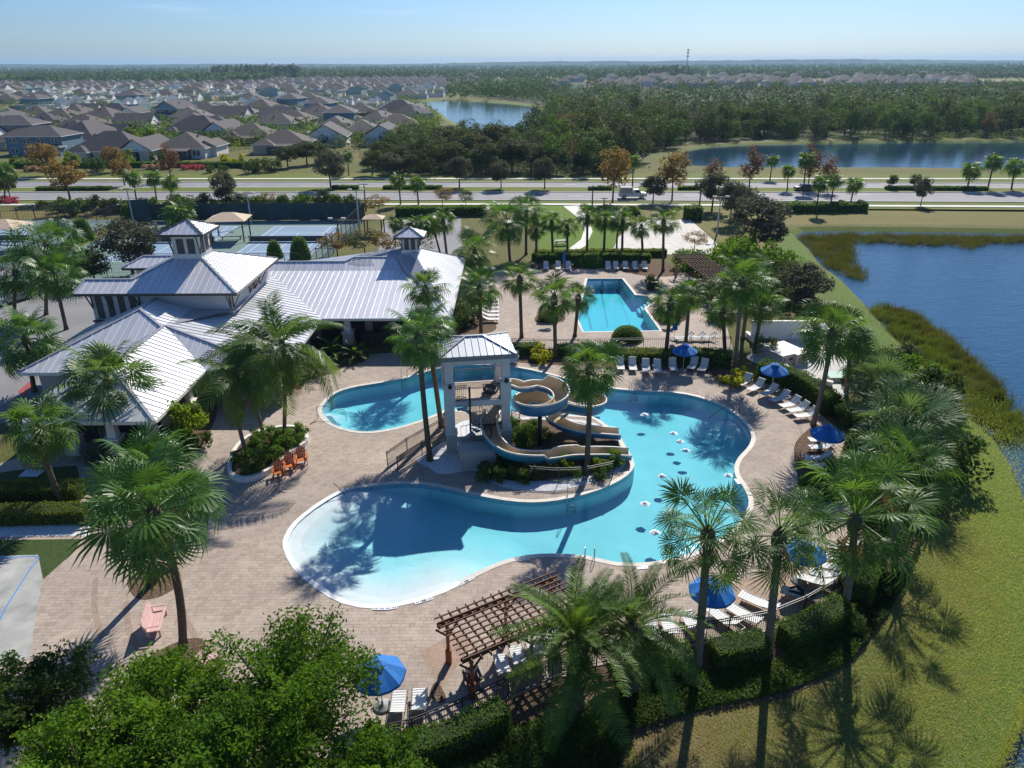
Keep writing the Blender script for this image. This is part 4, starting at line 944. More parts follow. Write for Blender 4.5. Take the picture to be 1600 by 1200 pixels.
ld = MB(); ld.box((-35.6, 62.66, 4.16), (5.0, .34, .12)); ld.obj('ledge', M_DKBROWN, CL)
for i in range(4):
    l_ = MB(); x = -37.55+i*1.02; l_.box((x+.25, 62.76, 5.5), (.58, .06, 2.3)); o = l_.obj('louver', M_LOUV, CL); sl = MB()
    for k in range(7): sl.box((x+.25, 62.715, 4.6+k*.3), (.5, .03, .05))
    sl.obj('slat', M_DKBROWN, o)
def bracket(x, y, z, dx, dy, s=1.0):
    b = MB(); b.bar((x, y, z), (x, y, z-1.5*s), .09, .09); b.bar((x, y, z-1.5*s), (x+dx*.8*s, y+dy*.8*s, z-.05), .09, .09); b.obj('bracket', M_DKBROWN, CL)
for x in (-37.9, -36.2, -33.6, -25.4): bracket(x, 62.74, 6.8, 0, -1)
for y in (63.0, 67.5, 69.0, 70.5): bracket(-25.24, y, 6.8, 1, 0)
for y in (67.9, 68.75, 69.6): d = MB(); d.box((-25.27, y, 5.9), (.06, .5, 1.1)); d.obj('louver', M_LOUV, CL)
def cupola(c, s, zb, zt, rise, eave, dk_):
    w = MB(); w.box((c[0], c[1], (zb+zt)/2), (s, s, zt-zb)); o = w.obj('cupola', M_CREAM, CL)
    sk = MB(); sk.box((c[0], c[1], zb+.35), (s+.16, s+.16, .7)); sk.obj('curb', M_METAL, o)
    for sx_, sy_ in ((0, -1), (1, 0), (-1, 0), (0, 1)):
        for k in (-1, 1):
            l_ = MB(); off = k*s*.2; h = (zt-zb)*.52
            if sy_: l_.box((c[0]+off, c[1]+sy_*(s/2+.02), zb+.72+h/2), (s*.27, .05, h))
            else: l_.box((c[0]+sx_*(s/2+.02), c[1]+off, zb+.72+h/2), (.05, s*.27, h))
            l_.obj('louver', M_LOUV, o)
    for sx_ in (-1, 1):
        for sy_ in (-1, 1):
            b = MB(); x, y = c[0]+sx_*s/2, c[1]+sy_*s/2; b.bar((x, y, zb+.72), (x+sx_*eave*.55, y, zt-.04), .07, .07); b.bar((x, y+sy_*.03, zb+.72), (x, y+sy_*eave*.55, zt-.04), .07, .07); b.obj('bracket', M_DKBROWN, o)
    e = s/2+eave; C4 = [(c[0]-e, c[1]-e, zt), (c[0]+e, c[1]-e, zt), (c[0]+e, c[1]+e, zt), (c[0]-e, c[1]+e, zt)]; ap = (c[0], c[1], zt+rise)
    r = MB(); r.poly([Vector(p) for p in reversed(C4)])
    for i in range(4): r.poly([Vector(C4[i]), Vector(C4[(i+1) % 4]), Vector(ap)])
    ro = r.obj('cupola_roof', M_CAP, CL)
    for i in range(4): roof_face(ro, [C4[i], C4[(i+1) % 4], ap], dk_)
    q = MB()
    for i in range(4): cap(q, C4[i], ap, .16); q.bar(Vector(C4[i])-Vector((0, 0, .08)), Vector(C4[(i+1) % 4])-Vector((0, 0, .08)), .06, .2)
    q.obj('trim', M_DKBROWN, ro)
cc = atY(293, 388, 67.9); cupola((-30.3, 68.0), 2.5, 8.6, 11.25, 1.0, .85, .5)
# -- snack bar wing with the gallery roof
cE = (-5.75, 65.4, 3.3); BR0 = (-26.2, 75.7, 5.2); BR1 = (-11.6, 75.7, 5.2); Q0 = (-26.2, 77.1, 5.85); Q1 = (-18.0, 77.1, 5.85); Q2 = (-17.2, 77.9, 6.1); Q3 = (-12.6, 77.9, 6.1); AP = (-11.1, 79.4, 6.9); NEc = (-5.75, 88.5, 3.3); NB = (-26.2, 88.5, 3.0)
f_low = [E4, cE, BR1, BR0]; rs_ = MB()
rs_.add([Vector(p) for p in (E4, cE, BR1, BR0)], [(0, 1, 2, 3)]); rs_.add([Vector(p) for p in (BR0, BR1, Q3, Q2, Q1, Q0)], [(0, 1, 2, 4, 5), (2, 3, 4)])
rs_.add([Vector(p) for p in (cE, NEc, AP, Q3, BR1)], [(0, 1, 2), (0, 2, 3), (0, 3, 4)]); rs_.add([Vector(p) for p in (Q0, Q1, Q2, Q3, AP, NEc, NB)], [(0, 1, 6), (1, 2, 4), (2, 3, 4), (1, 4, 6), (4, 5, 6)])
rs_o = rs_.obj('roof', M_CAP, CL)
roof_face(rs_o, f_low, .6)
roof_face(rs_o, [BR0, (-17.9, 75.7, 5.2), Q1, Q0], .6); roof_face(rs_o, [(-17.9, 75.7, 5.2), BR1, Q3, Q2, Q1], .6)
roof_face(rs_o, [cE, NEc, AP], .6, off=.01); roof_face(rs_o, [cE, AP, Q3, BR1], .6, off=.01)
roof_face(rs_o, [Q2, AP, (-17.5, 84, 5.0)], .8, off=.01)
cp = MB()
for a, b in ((Q0, Q1), (Q1, Q2), (Q2, Q3), (Q3, BR1), (BR1, cE), (Q3, AP), (AP, NEc)): cap(cp, a, b, .2)
cp.obj('ridge_cap', M_CAP, CL)
fa = MB(); fascia(fa, [E4, cE, NEc], .22); fa.obj('fascia', M_CREAM, CL)
ww = MB(); ww.prism([(-19.5, 68.6), (-6.6, 68.6), (-6.6, 87.6), (-25.5, 87.6), (-25.5, 70)], 0, 3.28, top=False); ww.obj('wall', M_TAUPE, CL)
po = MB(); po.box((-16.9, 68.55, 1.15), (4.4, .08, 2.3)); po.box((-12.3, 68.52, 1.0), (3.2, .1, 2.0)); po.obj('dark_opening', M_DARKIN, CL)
aw = MB(); aw.add([Vector(p) for p in ((-13.9, 68.45, 3.0), (-11.2, 68.45, 3.0), (-11.2, 68.0, 2.2), (-13.9, 68.0, 2.2), (-13.9, 68.0, 2.08), (-11.2, 68.0, 2.08))], [(0, 1, 2, 3), (3, 2, 5, 4)]); aw.obj('awning', M_AWN, CL)
bc = MB(); bc.box((-13.6, 67.2, .6), (2.4, .5, 1.2)); bc.box((-10.9, 67.2, .6), (2.0, .5, 1.2)); bc.box((-12.2, 67.3, 1.22), (4.8, .75, .06)); bc.obj('bar_counter', M_DKBROWN, CL)
for i in range(5):
    d = MB(); d.box((-14.3+i*1.05, 66.93, .6), (.9, .03, 1.0)); d.obj('counter_panel', M_BLACKM, CL)
pillar(-15.9, 66.3, 3.05); pillar(-9.6, 66.3, 3.05); pillar(-6.3, 66.3, 3.05)
win = MB(); win.box((-8.0, 68.55, 1.7), (1.6, .08, 1.5)); win.obj('window', M_GLASS, CL)
cupola((-11.1, 79.3), 1.75, 6.1, 8.3, .8, .75, .5)

# ---- slide tower
TC = Vector((-2.6, 47.2, 0)); TR = R(8.5)
TW = thing('slide_tower', 'open stair tower with hipped metal roof at the start of the water slides', 'tower', TC, TR)
tw, td = 3.9, 2.9                                     # post plan
def tobj(m, name, mat, parent=None, smooth=False): return m.obj(name, mat, parent or TW, smooth)
for sx_ in (-1, 1):
    for sy_ in (-1, 1):
        x, y = sx_*tw/2, sy_*td/2
        k = MB(); k.box((x, y, .8), (.78, .78, 1.6)); o = tobj(k, 'plinth', M_STONE)
        k = MB(); k.box((x, y, 1.64), (.88, .88, .09)); tobj(k, 'capstone', M_CREAM, o)
        k = MB(); k.box((x, y, 4.4), (.56, .56, 5.5)); o = tobj(k, 'post', M_STUCCO)
        k = MB(); k.box((x, y, 4.62), (.72, .72, 1.5)); tobj(k, 'post_sleeve', M_STUCCO, o)
k = MB(); k.box((0, 0, 3.82), (tw+.5, td+.5, .40)); tobj(k, 'upper_floor', M_STUCCO)
k = MB(); k.box((0, 0, 4.05), (tw+.1, td+.1, .06)); tobj(k, 'floor_finish', M_PAVER)
k = MB(); k.box((.75, 0, 2.02), (tw*.6, td+.2, .12)); tobj(k, 'lower_platform', M_DKBROWN)
for i in range(9):
    k = MB(); k.box((-.35+i*.27, 0, 2.11), (.24, td+.2, .045)); tobj(k, 'deck_board', simple('weathered_wood', (.40, .33, .26), .8, var=.2) if i == 0 else MATS['weathered_wood'])
k = MB()
for sy_ in (-1, 1): k.box((0, sy_*td/2, 7.05), (tw+.5, .5, .62))
for sx_ in (-1, 1): k.box((sx_*tw/2, 0, 7.05), (.5, td-.5, .616))
tobj(k, 'top_beam', M_STUCCO)
ex, ey, ez = 2.6, 2.1, 7.5; C4 = [(-ex, -ey, ez), (ex, -ey, ez), (ex, ey, ez), (-ex, ey, ez)]; ra, rb = (-.62, 0, 8.15), (.62, 0, 8.15)
fs_ = [[C4[0], C4[1], rb, ra], [C4[1], C4[2], rb], [C4[2], C4[3], ra, rb], [C4[3], C4[0], ra]]
k = MB()
for f in fs_: k.poly([Vector(p) for p in f])
k.poly([Vector(p)-Vector((0, 0, .02)) for p in reversed(C4)]); ro = tobj(k, 'roof', M_TAUPE)
for f in fs_: roof_face(ro, f, .47, M_METALT, .045)
k = MB()
for a, b in ((C4[0], ra), (C4[1], rb), (C4[2], rb), (C4[3], ra), (ra, rb)): cap(k, a, b, .17)
tobj(k, 'ridge_cap', M_CAP)
k = MB()
for i in range(4): k.bar(Vector(C4[i])-Vector((0, 0, .14)), Vector(C4[(i+1) % 4])-Vector((0, 0, .14)), .09, .30)
tobj(k, 'fascia', simple('grey_fascia', (.20, .20, .20), .6))
for i in range(5):
    k = MB(); k.bar((-1.9+i*.95, -1.75, 7.3), (-1.9+i*.95, -1.45, 6.75), .09, .12); tobj(k, 'rafter_tail', M_CREAM)
def railing(m, a, b, h=1.05, sp=.115, r=.014, top=.04, bot=.1):
    a = Vector(a); b = Vector(b); L = (b-a).length; n = max(1, int(L/sp)); z = Vector((0, 0, 1))
    m.bar(a+z*h, b+z*h, top, top); m.bar(a+z*bot, b+z*bot, top*.8, top*.8); m.bar(a+z*(h-.14), b+z*(h-.14), top*.7, top*.7)
    for i in range(1, n):
        p = a.lerp(b, i/n); m.bar(p+z*bot, p+z*h, r*2, r*2)
Z = 4.08
for a_, b_ in (((-tw/2, td/2, Z), (tw/2, td/2, Z)), ((-tw/2, -td/2, Z), (-tw/2, td/2, Z)), ((-tw/2+.3, -td/2, Z), (-.75, -td/2, Z)), ((.3, -td/2, Z), (tw/2-.3, -td/2, Z))):
    k = MB(); railing(k, a_, b_); tobj(k, 'upper_railing', M_BLACKM)
k = MB(); railing(k, (-tw/2, td/2, 2.1), (tw/2, td/2, 2.1)); tobj(k, 'lower_railing', M_BLACKM)
# stone stair block in front, spiral stair above it
blk = MB(); BX0, BX1, BY0, BY1 = -1.55, .85, -4.25, -td/2-.4
k = MB(); k.box(((BX0+BX1)/2, (BY0+BY1)/2, .66), (BX1-BX0, BY1-BY0, 1.32)); o = tobj(k, 'stair_block', M_STONE)
k = MB(); k.box(((BX0+BX1)/2, (BY0+BY1)/2, 1.345), (BX1-BX0+.1, BY1-BY0+.1, .05)); tobj(k, 'landing', M_CONC, o)
k = MB(); railing(k, (BX0+.95, -2.75, 1.37), (BX1-.05, -2.75, 1.37)); railing(k, (BX1-.05, -2.75, 1.37), (BX1-.05, -1.9, 1.37)); tobj(k, 'landing_railing', M_BLACKM)
SCx, SCy = -.62, -1.95
k = MB(); k.tube([(SCx, SCy, 1.37), (SCx, SCy, 5.2)], .075, 10); tobj(k, 'stair_pole', M_BLACKM)
rail = []; ntr = 13
for i in range(ntr):
    a = R(200)+i*R(360)/12.0; z = 1.55+i*(4.0-1.55)/ntr; da = R(30)
    P = [(SCx+.07*cos(a), SCy+.07*sin(a)), (SCx+.88*cos(a), SCy+.88*sin(a)), (SCx+.90*cos(a+da/2), SCy+.90*sin(a+da/2)), (SCx+.88*cos(a+da), SCy+.88*sin(a+da)), (SCx+.07*cos(a+da), SCy+.07*sin(a+da))]
    k = MB(); k.prism(P, z-.04, z, bottom=True); tobj(k, 'tread', simple('stair_tread', (.34, .40, .44), .5) if i == 0 else MATS['stair_tread']); rail.append((SCx+.88*cos(a+da/2), SCy+.88*sin(a+da/2), z+.95))
k = MB(); k.tube(rail, .022, 6)
for p in rail: k.bar(p, (p[0], p[1], p[2]-.95), .022, .022)
tobj(k, 'stair_rail', M_BLACKM)
k = MB(); k.lathe([(.0, 0), (.11, 0), (.16, .12), (.07, .32), (.03, .34)], (-tw/2+.02, -td/2-.36, 5.1), 8); tobj(k, 'wall_lamp', M_BLACKM)
k = MB(); k.lathe([(.0, 0), (.11, 0), (.16, .12), (.07, .32), (.03, .34)], (tw/2+.02, -td/2-.36, 5.3), 8); tobj(k, 'wall_lamp', M_BLACKM)
tube_o = MB(); Pn = [(.42*cos(a), .42*sin(a), 0) for a in [i*pi/8 for i in range(17)]]; tube_o.tube(Pn, .13, 8, cap=False)
o = tube_o.obj('swim_ring', simple('black_rubber', (.02, .02, .022), .5), None, True); o.location = (-1.55, 46.9, 4.26); o.rotation_euler = (.25, .15, 0); tag(o, 'black swim ring lying on the upper slide tower floor', 'swim ring')

# ---- water slides: swept channels
M_SLT = simple('slide_tan', (.56, .44, .28), .35, var=.07, scale=1.5); M_SLB = simple('slide_blue', (.030, .17, .36), .3, var=.10, scale=1.2); M_SLT2 = simple('slide_teal', (.05, .26, .36), .3, var=.10, scale=1.2); M_RIM = simple('slide_rim', (.68, .64, .55), .4)
def slide(label, path, bank, w=.54, hL=.5, out=M_SLB, nseg=14, heights=None):
    P = resample(path, .28); n = len(P); root = thing('water_slide', label, 'water slide', tuple(P[0].xy)+(0,)); o0 = Vector((P[0].x, P[0].y, 0)); P = [p-o0 for p in P]
    prof_n = 10; inn = []; outp = []
    for i, p in enumerate(P):
        t = (P[min(i+1, n-1)]-P[max(i-1, 0)]); t.z = 0; t.normalize(); s = Vector((t.y, -t.x, 0)); f = i/(n-1)
        hl, hr = heights(f)                            # wall heights left and right of travel
        row = []; ro = []
        for j in range(prof_n+1):
            u = -1+2*j/prof_n; h = (hl if u < 0 else hr); a = abs(u); x = w*math.sin(a*pi/2)**.9*(1 if u > 0 else -1) if a > 0 else 0; z = h*(a**2.6)
            row.append(p+s*x+Vector((0, 0, z))); nx = Vector((0, 0, -1)).lerp(s*(1 if u > 0 else -1), a**1.3).normalized(); ro.append(p+s*x+Vector((0, 0, z))+nx*.045)
        inn.append(row); outp.append(ro)
    k = prof_n+1
    def sweep(rows, flip):
        m = MB(); V = [q for r_ in rows for q in r_]; F = [(i*k+j, i*k+j+1, (i+1)*k+j+1, (i+1)*k+j) for i in range(n-1) for j in range(k-1)]
        return m.add(V, [f[::-1] for f in F] if flip else F)
    sweep(inn, False).obj('channel', M_SLT, root, True)
    nsec = max(1, n//nseg)
    for c in range(nsec):                              # outer shell in flanged sections
        i0 = c*nseg; i1 = n if c == nsec-1 else (c+1)*nseg+1
        m = MB(); V = [q for r_ in outp[i0:i1] for q in r_]; kk = i1-i0; m.add(V, [(i*k+j+1, i*k+j, (i+1)*k+j, (i+1)*k+j+1) for i in range(kk-1) for j in range(k-1)])
        fl = [q+(q-p).normalized()*.035 for q, p in zip(outp[i0], inn[i0])]
        m.add(outp[i0]+fl, [(j, j+1, k+j+1, k+j) for j in range(k-1)]); m.obj('shell', out, root, True)
    rm = MB()
    for e in (0, k-1): rm.tube([r_[e] for r_ in inn], .075, 6)
    rm.obj('rim', M_RIM, root, True); return root, o0
C1 = G(846, 633, 2.9); C2 = G(908, 641, 1.7); pa = [G(786, 606, 4.0), G(803, 606, 3.9), G(820, 611, 3.75)]
for i in range(19):
    a = R(112)-i*R(20); pa.append(Vector((C1.x+1.42*cos(a), C1.y+1.42*sin(a), 3.55-i*.072)))
c2pts = [(-90, 1.30), (-60, 1.3), (-30, 1.3), (0, 1.3), (30, 1.3), (60, 1.3), (90, 1.3), (120, 1.3), (150, 1.35), (175, 1.45)]
pa.append(G(872, 640, 2.1))
for i, (d, r_) in enumerate(c2pts): pa.append(Vector((C2.x+r_*cos(R(d)), C2.y+r_*sin(R(d)), 2.0-i*.09)))
pa += [G(864, 658, 1.05), G(876, 668, .85), G(900, 677, .62), G(930, 681, .45), G(968, 684, .28)]
def hA(f):
    if f < .06: return .42, .42
    if f < .46: return (.95 if f > .12 else .5), .5     # banked high on the outside
    if f < .52: return .5, .5
    if f < .80: return .45, .9
    return .5, .5
slide('longer double-loop tan and blue water slide from the top of the tower', smooth_line(pa, 4), None, .56, heights=hA)
pb = [G(770, 650, 2.0), G(765, 664, 1.85), G(766, 684, 1.55), G(778, 703, 1.22), G(802, 717, .95), G(835, 721, .75), G(865, 719, .68), G(890, 715, .66), G(920, 714, .50), G(950, 714, .38), G(984, 716, .22)]
slide('shorter tan and teal water slide curving down in front of the tower', smooth_line(pb, 4), None, .56, out=M_SLT2, heights=lambda f: ((.5, .75) if .1 < f < .55 else (.62 if f > .6 and f < .75 else .48, .48)))
cpos = G(843, 697); k = MB(); k.tube([(cpos.x, cpos.y, 0), (cpos.x, cpos.y, 2.6)], .16, 12); o = k.obj('slide_column', M_BLACKM, None, True); k = MB(); k.bar((cpos.x, cpos.y, 2.55), (cpos.x+.9, cpos.y+1.2, 2.75), .12, .16); k.obj('arm', M_BLACKM, o); tag(o, 'black steel column holding up the double-loop water slide', 'column')
# ================================================================== HEDGES, SHRUBS, GARDEN TREES, REEDS, GRASS
def hl(px): return GP(px)
hedge('upper clipped hedge left of the tall lush palm, beside the dark turf', hl([(-90, 782), (20, 781), (130, 778)]), 1.3, 1.05, M_HEDGEY, 300, .05, 1)
hedge('lower clipped hedge along the gravel strip left of the tall lush palm', hl([(-90, 816), (30, 815), (140, 812)]), 1.2, .95, M_HEDGEY, 300, .05, 2)
hedge('clipped light green hedge behind the straight row of lounge chairs', hl([(966, 566), (1010, 566), (1062, 566)]), 1.5, 1.15, M_HEDGEY, 170, .075, 3)
hedge('dark hedge continuing right behind the straight row of lounge chairs', hl([(1066, 566), (1100, 568), (1140, 572)]), 1.6, 1.3, M_HEDGE, 160, .075, 4)
hedge('dark hedge left of the croton between the two pools', hl([(792, 553), (842, 553)]), 1.2, 1.0, M_HEDGE, 170, .07, 5)
hedge('dark hedge right of the croton between the two pools', hl([(872, 556), (962, 553)]), 1.2, 1.0, M_HEDGE, 170, .07, 6)
hedge('tall curved hedge behind the row of angled lounge chairs', smooth_line(hl([(1186, 592), (1228, 604), (1262, 622), (1300, 650)]), 4), 1.3, 1.7, M_HEDGE, 170, .07, 7)
hedge('clipped hedge outside the fence below the blue umbrella and two lounge chairs', smooth_line(hl([(560, 1215), (640, 1192), (710, 1168), (786, 1130)]), 4), 1.1, 1.15, M_HEDGE, 420, .04, 8)
hedge('clipped hedge block between the feather palm and the pale palm trunk', hl([(1004, 1050), (1074, 1044)]), 1.1, 1.15, M_HEDGE, 420, .042, 9)
hedge('clipped hedge block between the two pale palm trunks', hl([(1112, 1040), (1190, 1026)]), 1.15, 1.25, M_HEDGE, 420, .042, 10)
hedge('clipped hedge block right of the straight pale palm trunk', hl([(1222, 1014), (1275, 992), (1312, 968)]), 1.15, 1.25, M_HEDGE, 400, .042, 11)
hedge('dark hedge at the fence corner behind the biggest spiky palm', hl([(1336, 944), (1352, 905), (1362, 868)]), 1.3, 1.5, M_HEDGE, 300, .05, 12)
hedge('low hedge in front of the palm row behind the lap pool', hl([(832, 409), (925, 407), (1015, 408)]), 1.3, .95, M_HEDGE, 110, .10, 13)
hedge('second hedge line along the lawn behind the lap pool', hl([(836, 402), (940, 400), (1040, 400)]), 1.2, .9, M_HEDGEY, 110, .10, 14)
hedge('dark loose hedge under the three cabbage palms', hl([(1195, 331), (1270, 331), (1350, 330)]), 2.4, 1.5, M_HEDGE, 50, .16, 15, wob=.5)
hedge('square dark hedge block by the grey trees', hl([(1070, 342), (1094, 342)]), 3.0, 2.2, M_HEDGE, 60, .15, 16)
hedge('long dark hedge in front of the front row of houses', hl([(-60, 263), (120, 262), (260, 261), (400, 262)]), 2.0, 1.3, M_HEDGE, 35, .2, 17)
hedge('dark hedge along the parking lot edge', hl([(620, 338), (690, 337), (760, 336)]), 2.0, 1.6, M_HEDGE, 55, .16, 18)
for i, (a, b, lb) in enumerate((((60, 298), (174, 297.5), 'left median hedge by the rust trees'), ((520, 296), (560, 296), 'short median hedge beside the big grey oak'), ((600, 296), (690, 296), 'median hedge in the middle of the boulevard'),
                                ((920, 297), (955, 297), 'median hedge just left of the yellow sycamore'), ((1060, 297), (1090, 297), 'median hedge right of the work truck'), ((1384, 297), (1540, 298), 'long median hedge near the leaning cabbage palms'))):
    hedge('low dark '+lb, hl([a, ((a[0]+b[0])/2, (a[1]+b[1])/2), b]), 1.6, .7, M_HEDGE, 45, .16, 20+i, z=.12, group='hedges in the boulevard median')
S_BIGV = [shrub_proto((1.5, 1.5, 1.25), 22, 60, .15, M_DKGREEN, 51), shrub_proto((1.6, 1.5, 1.4), 22, 60, .15, M_OAK, 52), shrub_proto((1.5, 1.4, 1.2), 22, 60, .15, M_GREEN, 53)]
# shrubs
S_GRN = [shrub_proto((.8, .8, .6), 14, 80, .075, M_SHRUB, 1), shrub_proto((.9, .8, .55), 14, 80, .075, M_SHRUB, 2)]
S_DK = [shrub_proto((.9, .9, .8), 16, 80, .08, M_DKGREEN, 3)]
S_LIME = [shrub_proto((.9, .9, .9), 18, 90, .085, M_LIME, 4)]
S_YEL = [shrub_proto((.9, .9, .6), 16, 70, .10, M_YEL, 5)]
S_PINK = [shrub_proto((1.6, 1.2, .6), 16, 50, .14, M_PINK, 6)]; S_PLUME = [shrub_proto((1.6, 1.0, .7), 14, 60, .16, M_PLUME, 7)]
def sh(name, label, px, proto, scale, group=None, zs=1.0, z=DZ, seed=0): return place_shrub(name, label, proto, G(*px, z), scale, seed*1.3+px[0]*.37, group, zs=zs)
for i, p in enumerate([(378, 722), (392, 706), (408, 724), (424, 698), (444, 702), (462, 686), (394, 738), (424, 716), (412, 690), (438, 684), (456, 694)]):
    sh('planter_shrub', 'low green shrub under the coconut palms in the round planter', p, S_GRN[i % 2], .85+.1*(i % 3), 'shrubs in the round planter', z=.35)
for i, p in enumerate([(800, 690), (815, 680), (832, 688), (822, 700), (850, 690), (808, 672), (795, 668), (838, 676)]):
    sh('island_shrub', 'bright green shrub on the island beside the black slide column', p, S_GRN[i % 2], .95, 'shrubs around the slide column')
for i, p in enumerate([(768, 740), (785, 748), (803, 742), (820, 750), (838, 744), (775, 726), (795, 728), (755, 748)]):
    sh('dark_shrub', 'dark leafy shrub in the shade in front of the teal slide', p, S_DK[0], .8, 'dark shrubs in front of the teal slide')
for i, p in enumerate([(868, 742), (884, 738), (900, 744), (935, 736), (950, 734), (962, 728), (940, 748), (885, 728), (918, 726), (955, 722), (872, 730)]):
    sh('yellow_green_shrub', 'yellow green shrub between the slide exits and the island fence', p, (S_LIME if i % 2 else S_GRN)[0], .62, 'shrubs along the island fence')
sh('lime_shrub', 'bright lime green rounded shrub at the corner of the low metal roof', (292, 690), S_LIME[0], 1.75, zs=1.15)
sh('croton', 'yellow croton at the foot of the slender palm between the pools', (848, 562), S_YEL[0], 1.35); sh('croton', 'yellow green croton at the foot of the tall pale palm', (1143, 600), S_YEL[0], 1.2); sh('croton', 'smaller croton beside the tall pale palm trunk', (1172, 590), S_YEL[0], .9)
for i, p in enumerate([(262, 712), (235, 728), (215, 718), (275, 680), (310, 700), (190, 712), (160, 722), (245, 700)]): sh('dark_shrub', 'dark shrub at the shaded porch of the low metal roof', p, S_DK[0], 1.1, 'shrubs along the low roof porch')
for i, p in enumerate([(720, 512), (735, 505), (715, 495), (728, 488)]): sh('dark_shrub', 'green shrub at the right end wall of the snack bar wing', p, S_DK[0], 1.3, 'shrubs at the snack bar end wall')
for i, (p, c) in enumerate((((857, 500), 'left'), ((1046, 500), 'right'))): 
    hedge('square clipped planter hedge on the '+c+' side of the lap pool', hl([(p[0]-14, p[1]+1), (p[0]+14, p[1]+1)]), 1.6, .8, M_HEDGE, 150, .07, 30+i); sh('flower_shrub', 'orange leaved shrub inside the '+c+' clipped planter hedge of the lap pool', (p[0], p[1]), [shrub_proto((.8, .6, .5), 10, 60, .09, M_RUST, 40+i)][0], 1.0, z=.7)
dm = clipped_proto((1.55, 1.5, 1.35), 5200, .055, M_HEDGE, 9); place_shrub('clipped_shrub', 'dark round clipped shrub at the near end of the lap pool', dm, G(980, 530, DZ), 1.0, 0)
dm2 = clipped_proto((1.1, 1.0, 1.0), 1600, .09, M_HEDGE, 10); dc = clipped_proto((1.0, 1.0, 2.4), 2200, .10, M_HEDGE, 11, True)
for p, s, lb in (((925, 416), 1.5, 'round clipped shrub between the groups of far lounge chairs'), ((1283, 768), 1.35, 'dark clipped shrub beside the lounge chairs at the eastern pool edge'), ((910, 416), 1.1, 'smaller clipped shrub beside the round one behind the lap pool'), ((945, 334), 1.6, 'dark dome shrub left of two beside the boulevard path'), ((985, 336), 1.6, 'dark dome shrub right of two beside the boulevard path')):
    place_shrub('clipped_shrub', lb, dm2, G(*p), s, 0)
for p, s, lb in (((445, 338), 1.7, 'cone topiary left of two behind the tennis court screen'), ((527, 338), 1.7, 'cone topiary right of two behind the tennis court screen'), ((488, 340), 1.2, 'smaller cone topiary behind the tennis court screen'), ((132, 375), 1.5, 'cone topiary beside the player in blue'),
                 ((470, 405), 1.4, 'cone topiary behind the snack bar roof near the court'), ((430, 403), 1.1, 'lower cone topiary behind the snack bar roof'), ((202, 345), 1.3, 'cone topiary under the left floodlight'), ((132, 428), 1.5, 'round conifer at the edge of the parking lot'), ((280, 330), 1.4, 'dark conical juniper beside the near road lane')):
    place_shrub('topiary', lb, dc, G(*p), s, 0)
def cycad(label, px, s, n, seed, group=None):
    b = G(*px, DZ); t = thing('cycad', label, 'cycad', b, 0, group); m = MB(); m.lathe([(.16, 0), (.2, .15), (.12, .32), (.02, .36)], (0, 0, 0), 8); m.obj('stem', M_BOOT, t)
    for az, el, tt, sc, roll in crown_angles(n, 5, 70, seed):
        o = link('frond', DATE[0], t, (0, 0, .3)); o.rotation_euler = (Matrix.Rotation(az, 3, 'Z') @ Matrix.Rotation(-R(el), 3, 'Y')).to_euler(); o.scale = (s*sc,)*3
    return t
cycad('arching cycad left of the snack bar pillar', (520, 558), .62, 26, 1); cycad('arching cycad right in front of the snack bar pillar', (556, 562), .56, 26, 2); cycad('cycad under the big coconut palm beside the stone pillar', (496, 582), .6, 24, 3)
# garden and boulevard trees
T_BROWN = tree_proto((1.9, 1.9, 3.4), 2.2, 24, 80, .20, M_BROWN, 31, .12); T_RUST = tree_proto((1.7, 1.7, 3.4), 2.4, 22, 64, .19, M_RUST, 32, .12); T_OAKS = tree_proto((3.1, 3.1, 2.4), 2.4, 32, 170, .17, M_GREY, 33, .16)
T_OLIVE = tree_proto((2.8, 2.8, 2.5), 2.2, 30, 140, .18, M_OAK, 34, .16); T_MYRT = tree_proto((2.2, 2.2, 1.8), 1.6, 22, 56, .14, M_OAK, 35, .07); T_BROWNM = tree_proto((2.2, 2.2, 1.6), 1.7, 22, 50, .14, M_BROWN, 36, .07)
def tr(name, label, bpx, top_y, wpx, proto, ph, pr, seed=0, group=None):
    b = G(*bpx); h = atY(bpx[0], top_y, b.y).z; s = h/ph; w = wpx*scale_at(Vector((b.x, b.y, h/2)))/pr
    t = thing(name, label, 'tree', b, seed*1.1, group); t.scale = (w, w, s); link('trunk', proto[1], t); link('crown', proto[0], t); return t
B_ = (T_BROWN, 8.6, 1.9); Rr_ = (T_RUST, 8.9, 1.7); O_ = (T_OAKS, 7.1, 3.1); V_o = (T_OLIVE, 7.0, 2.8)
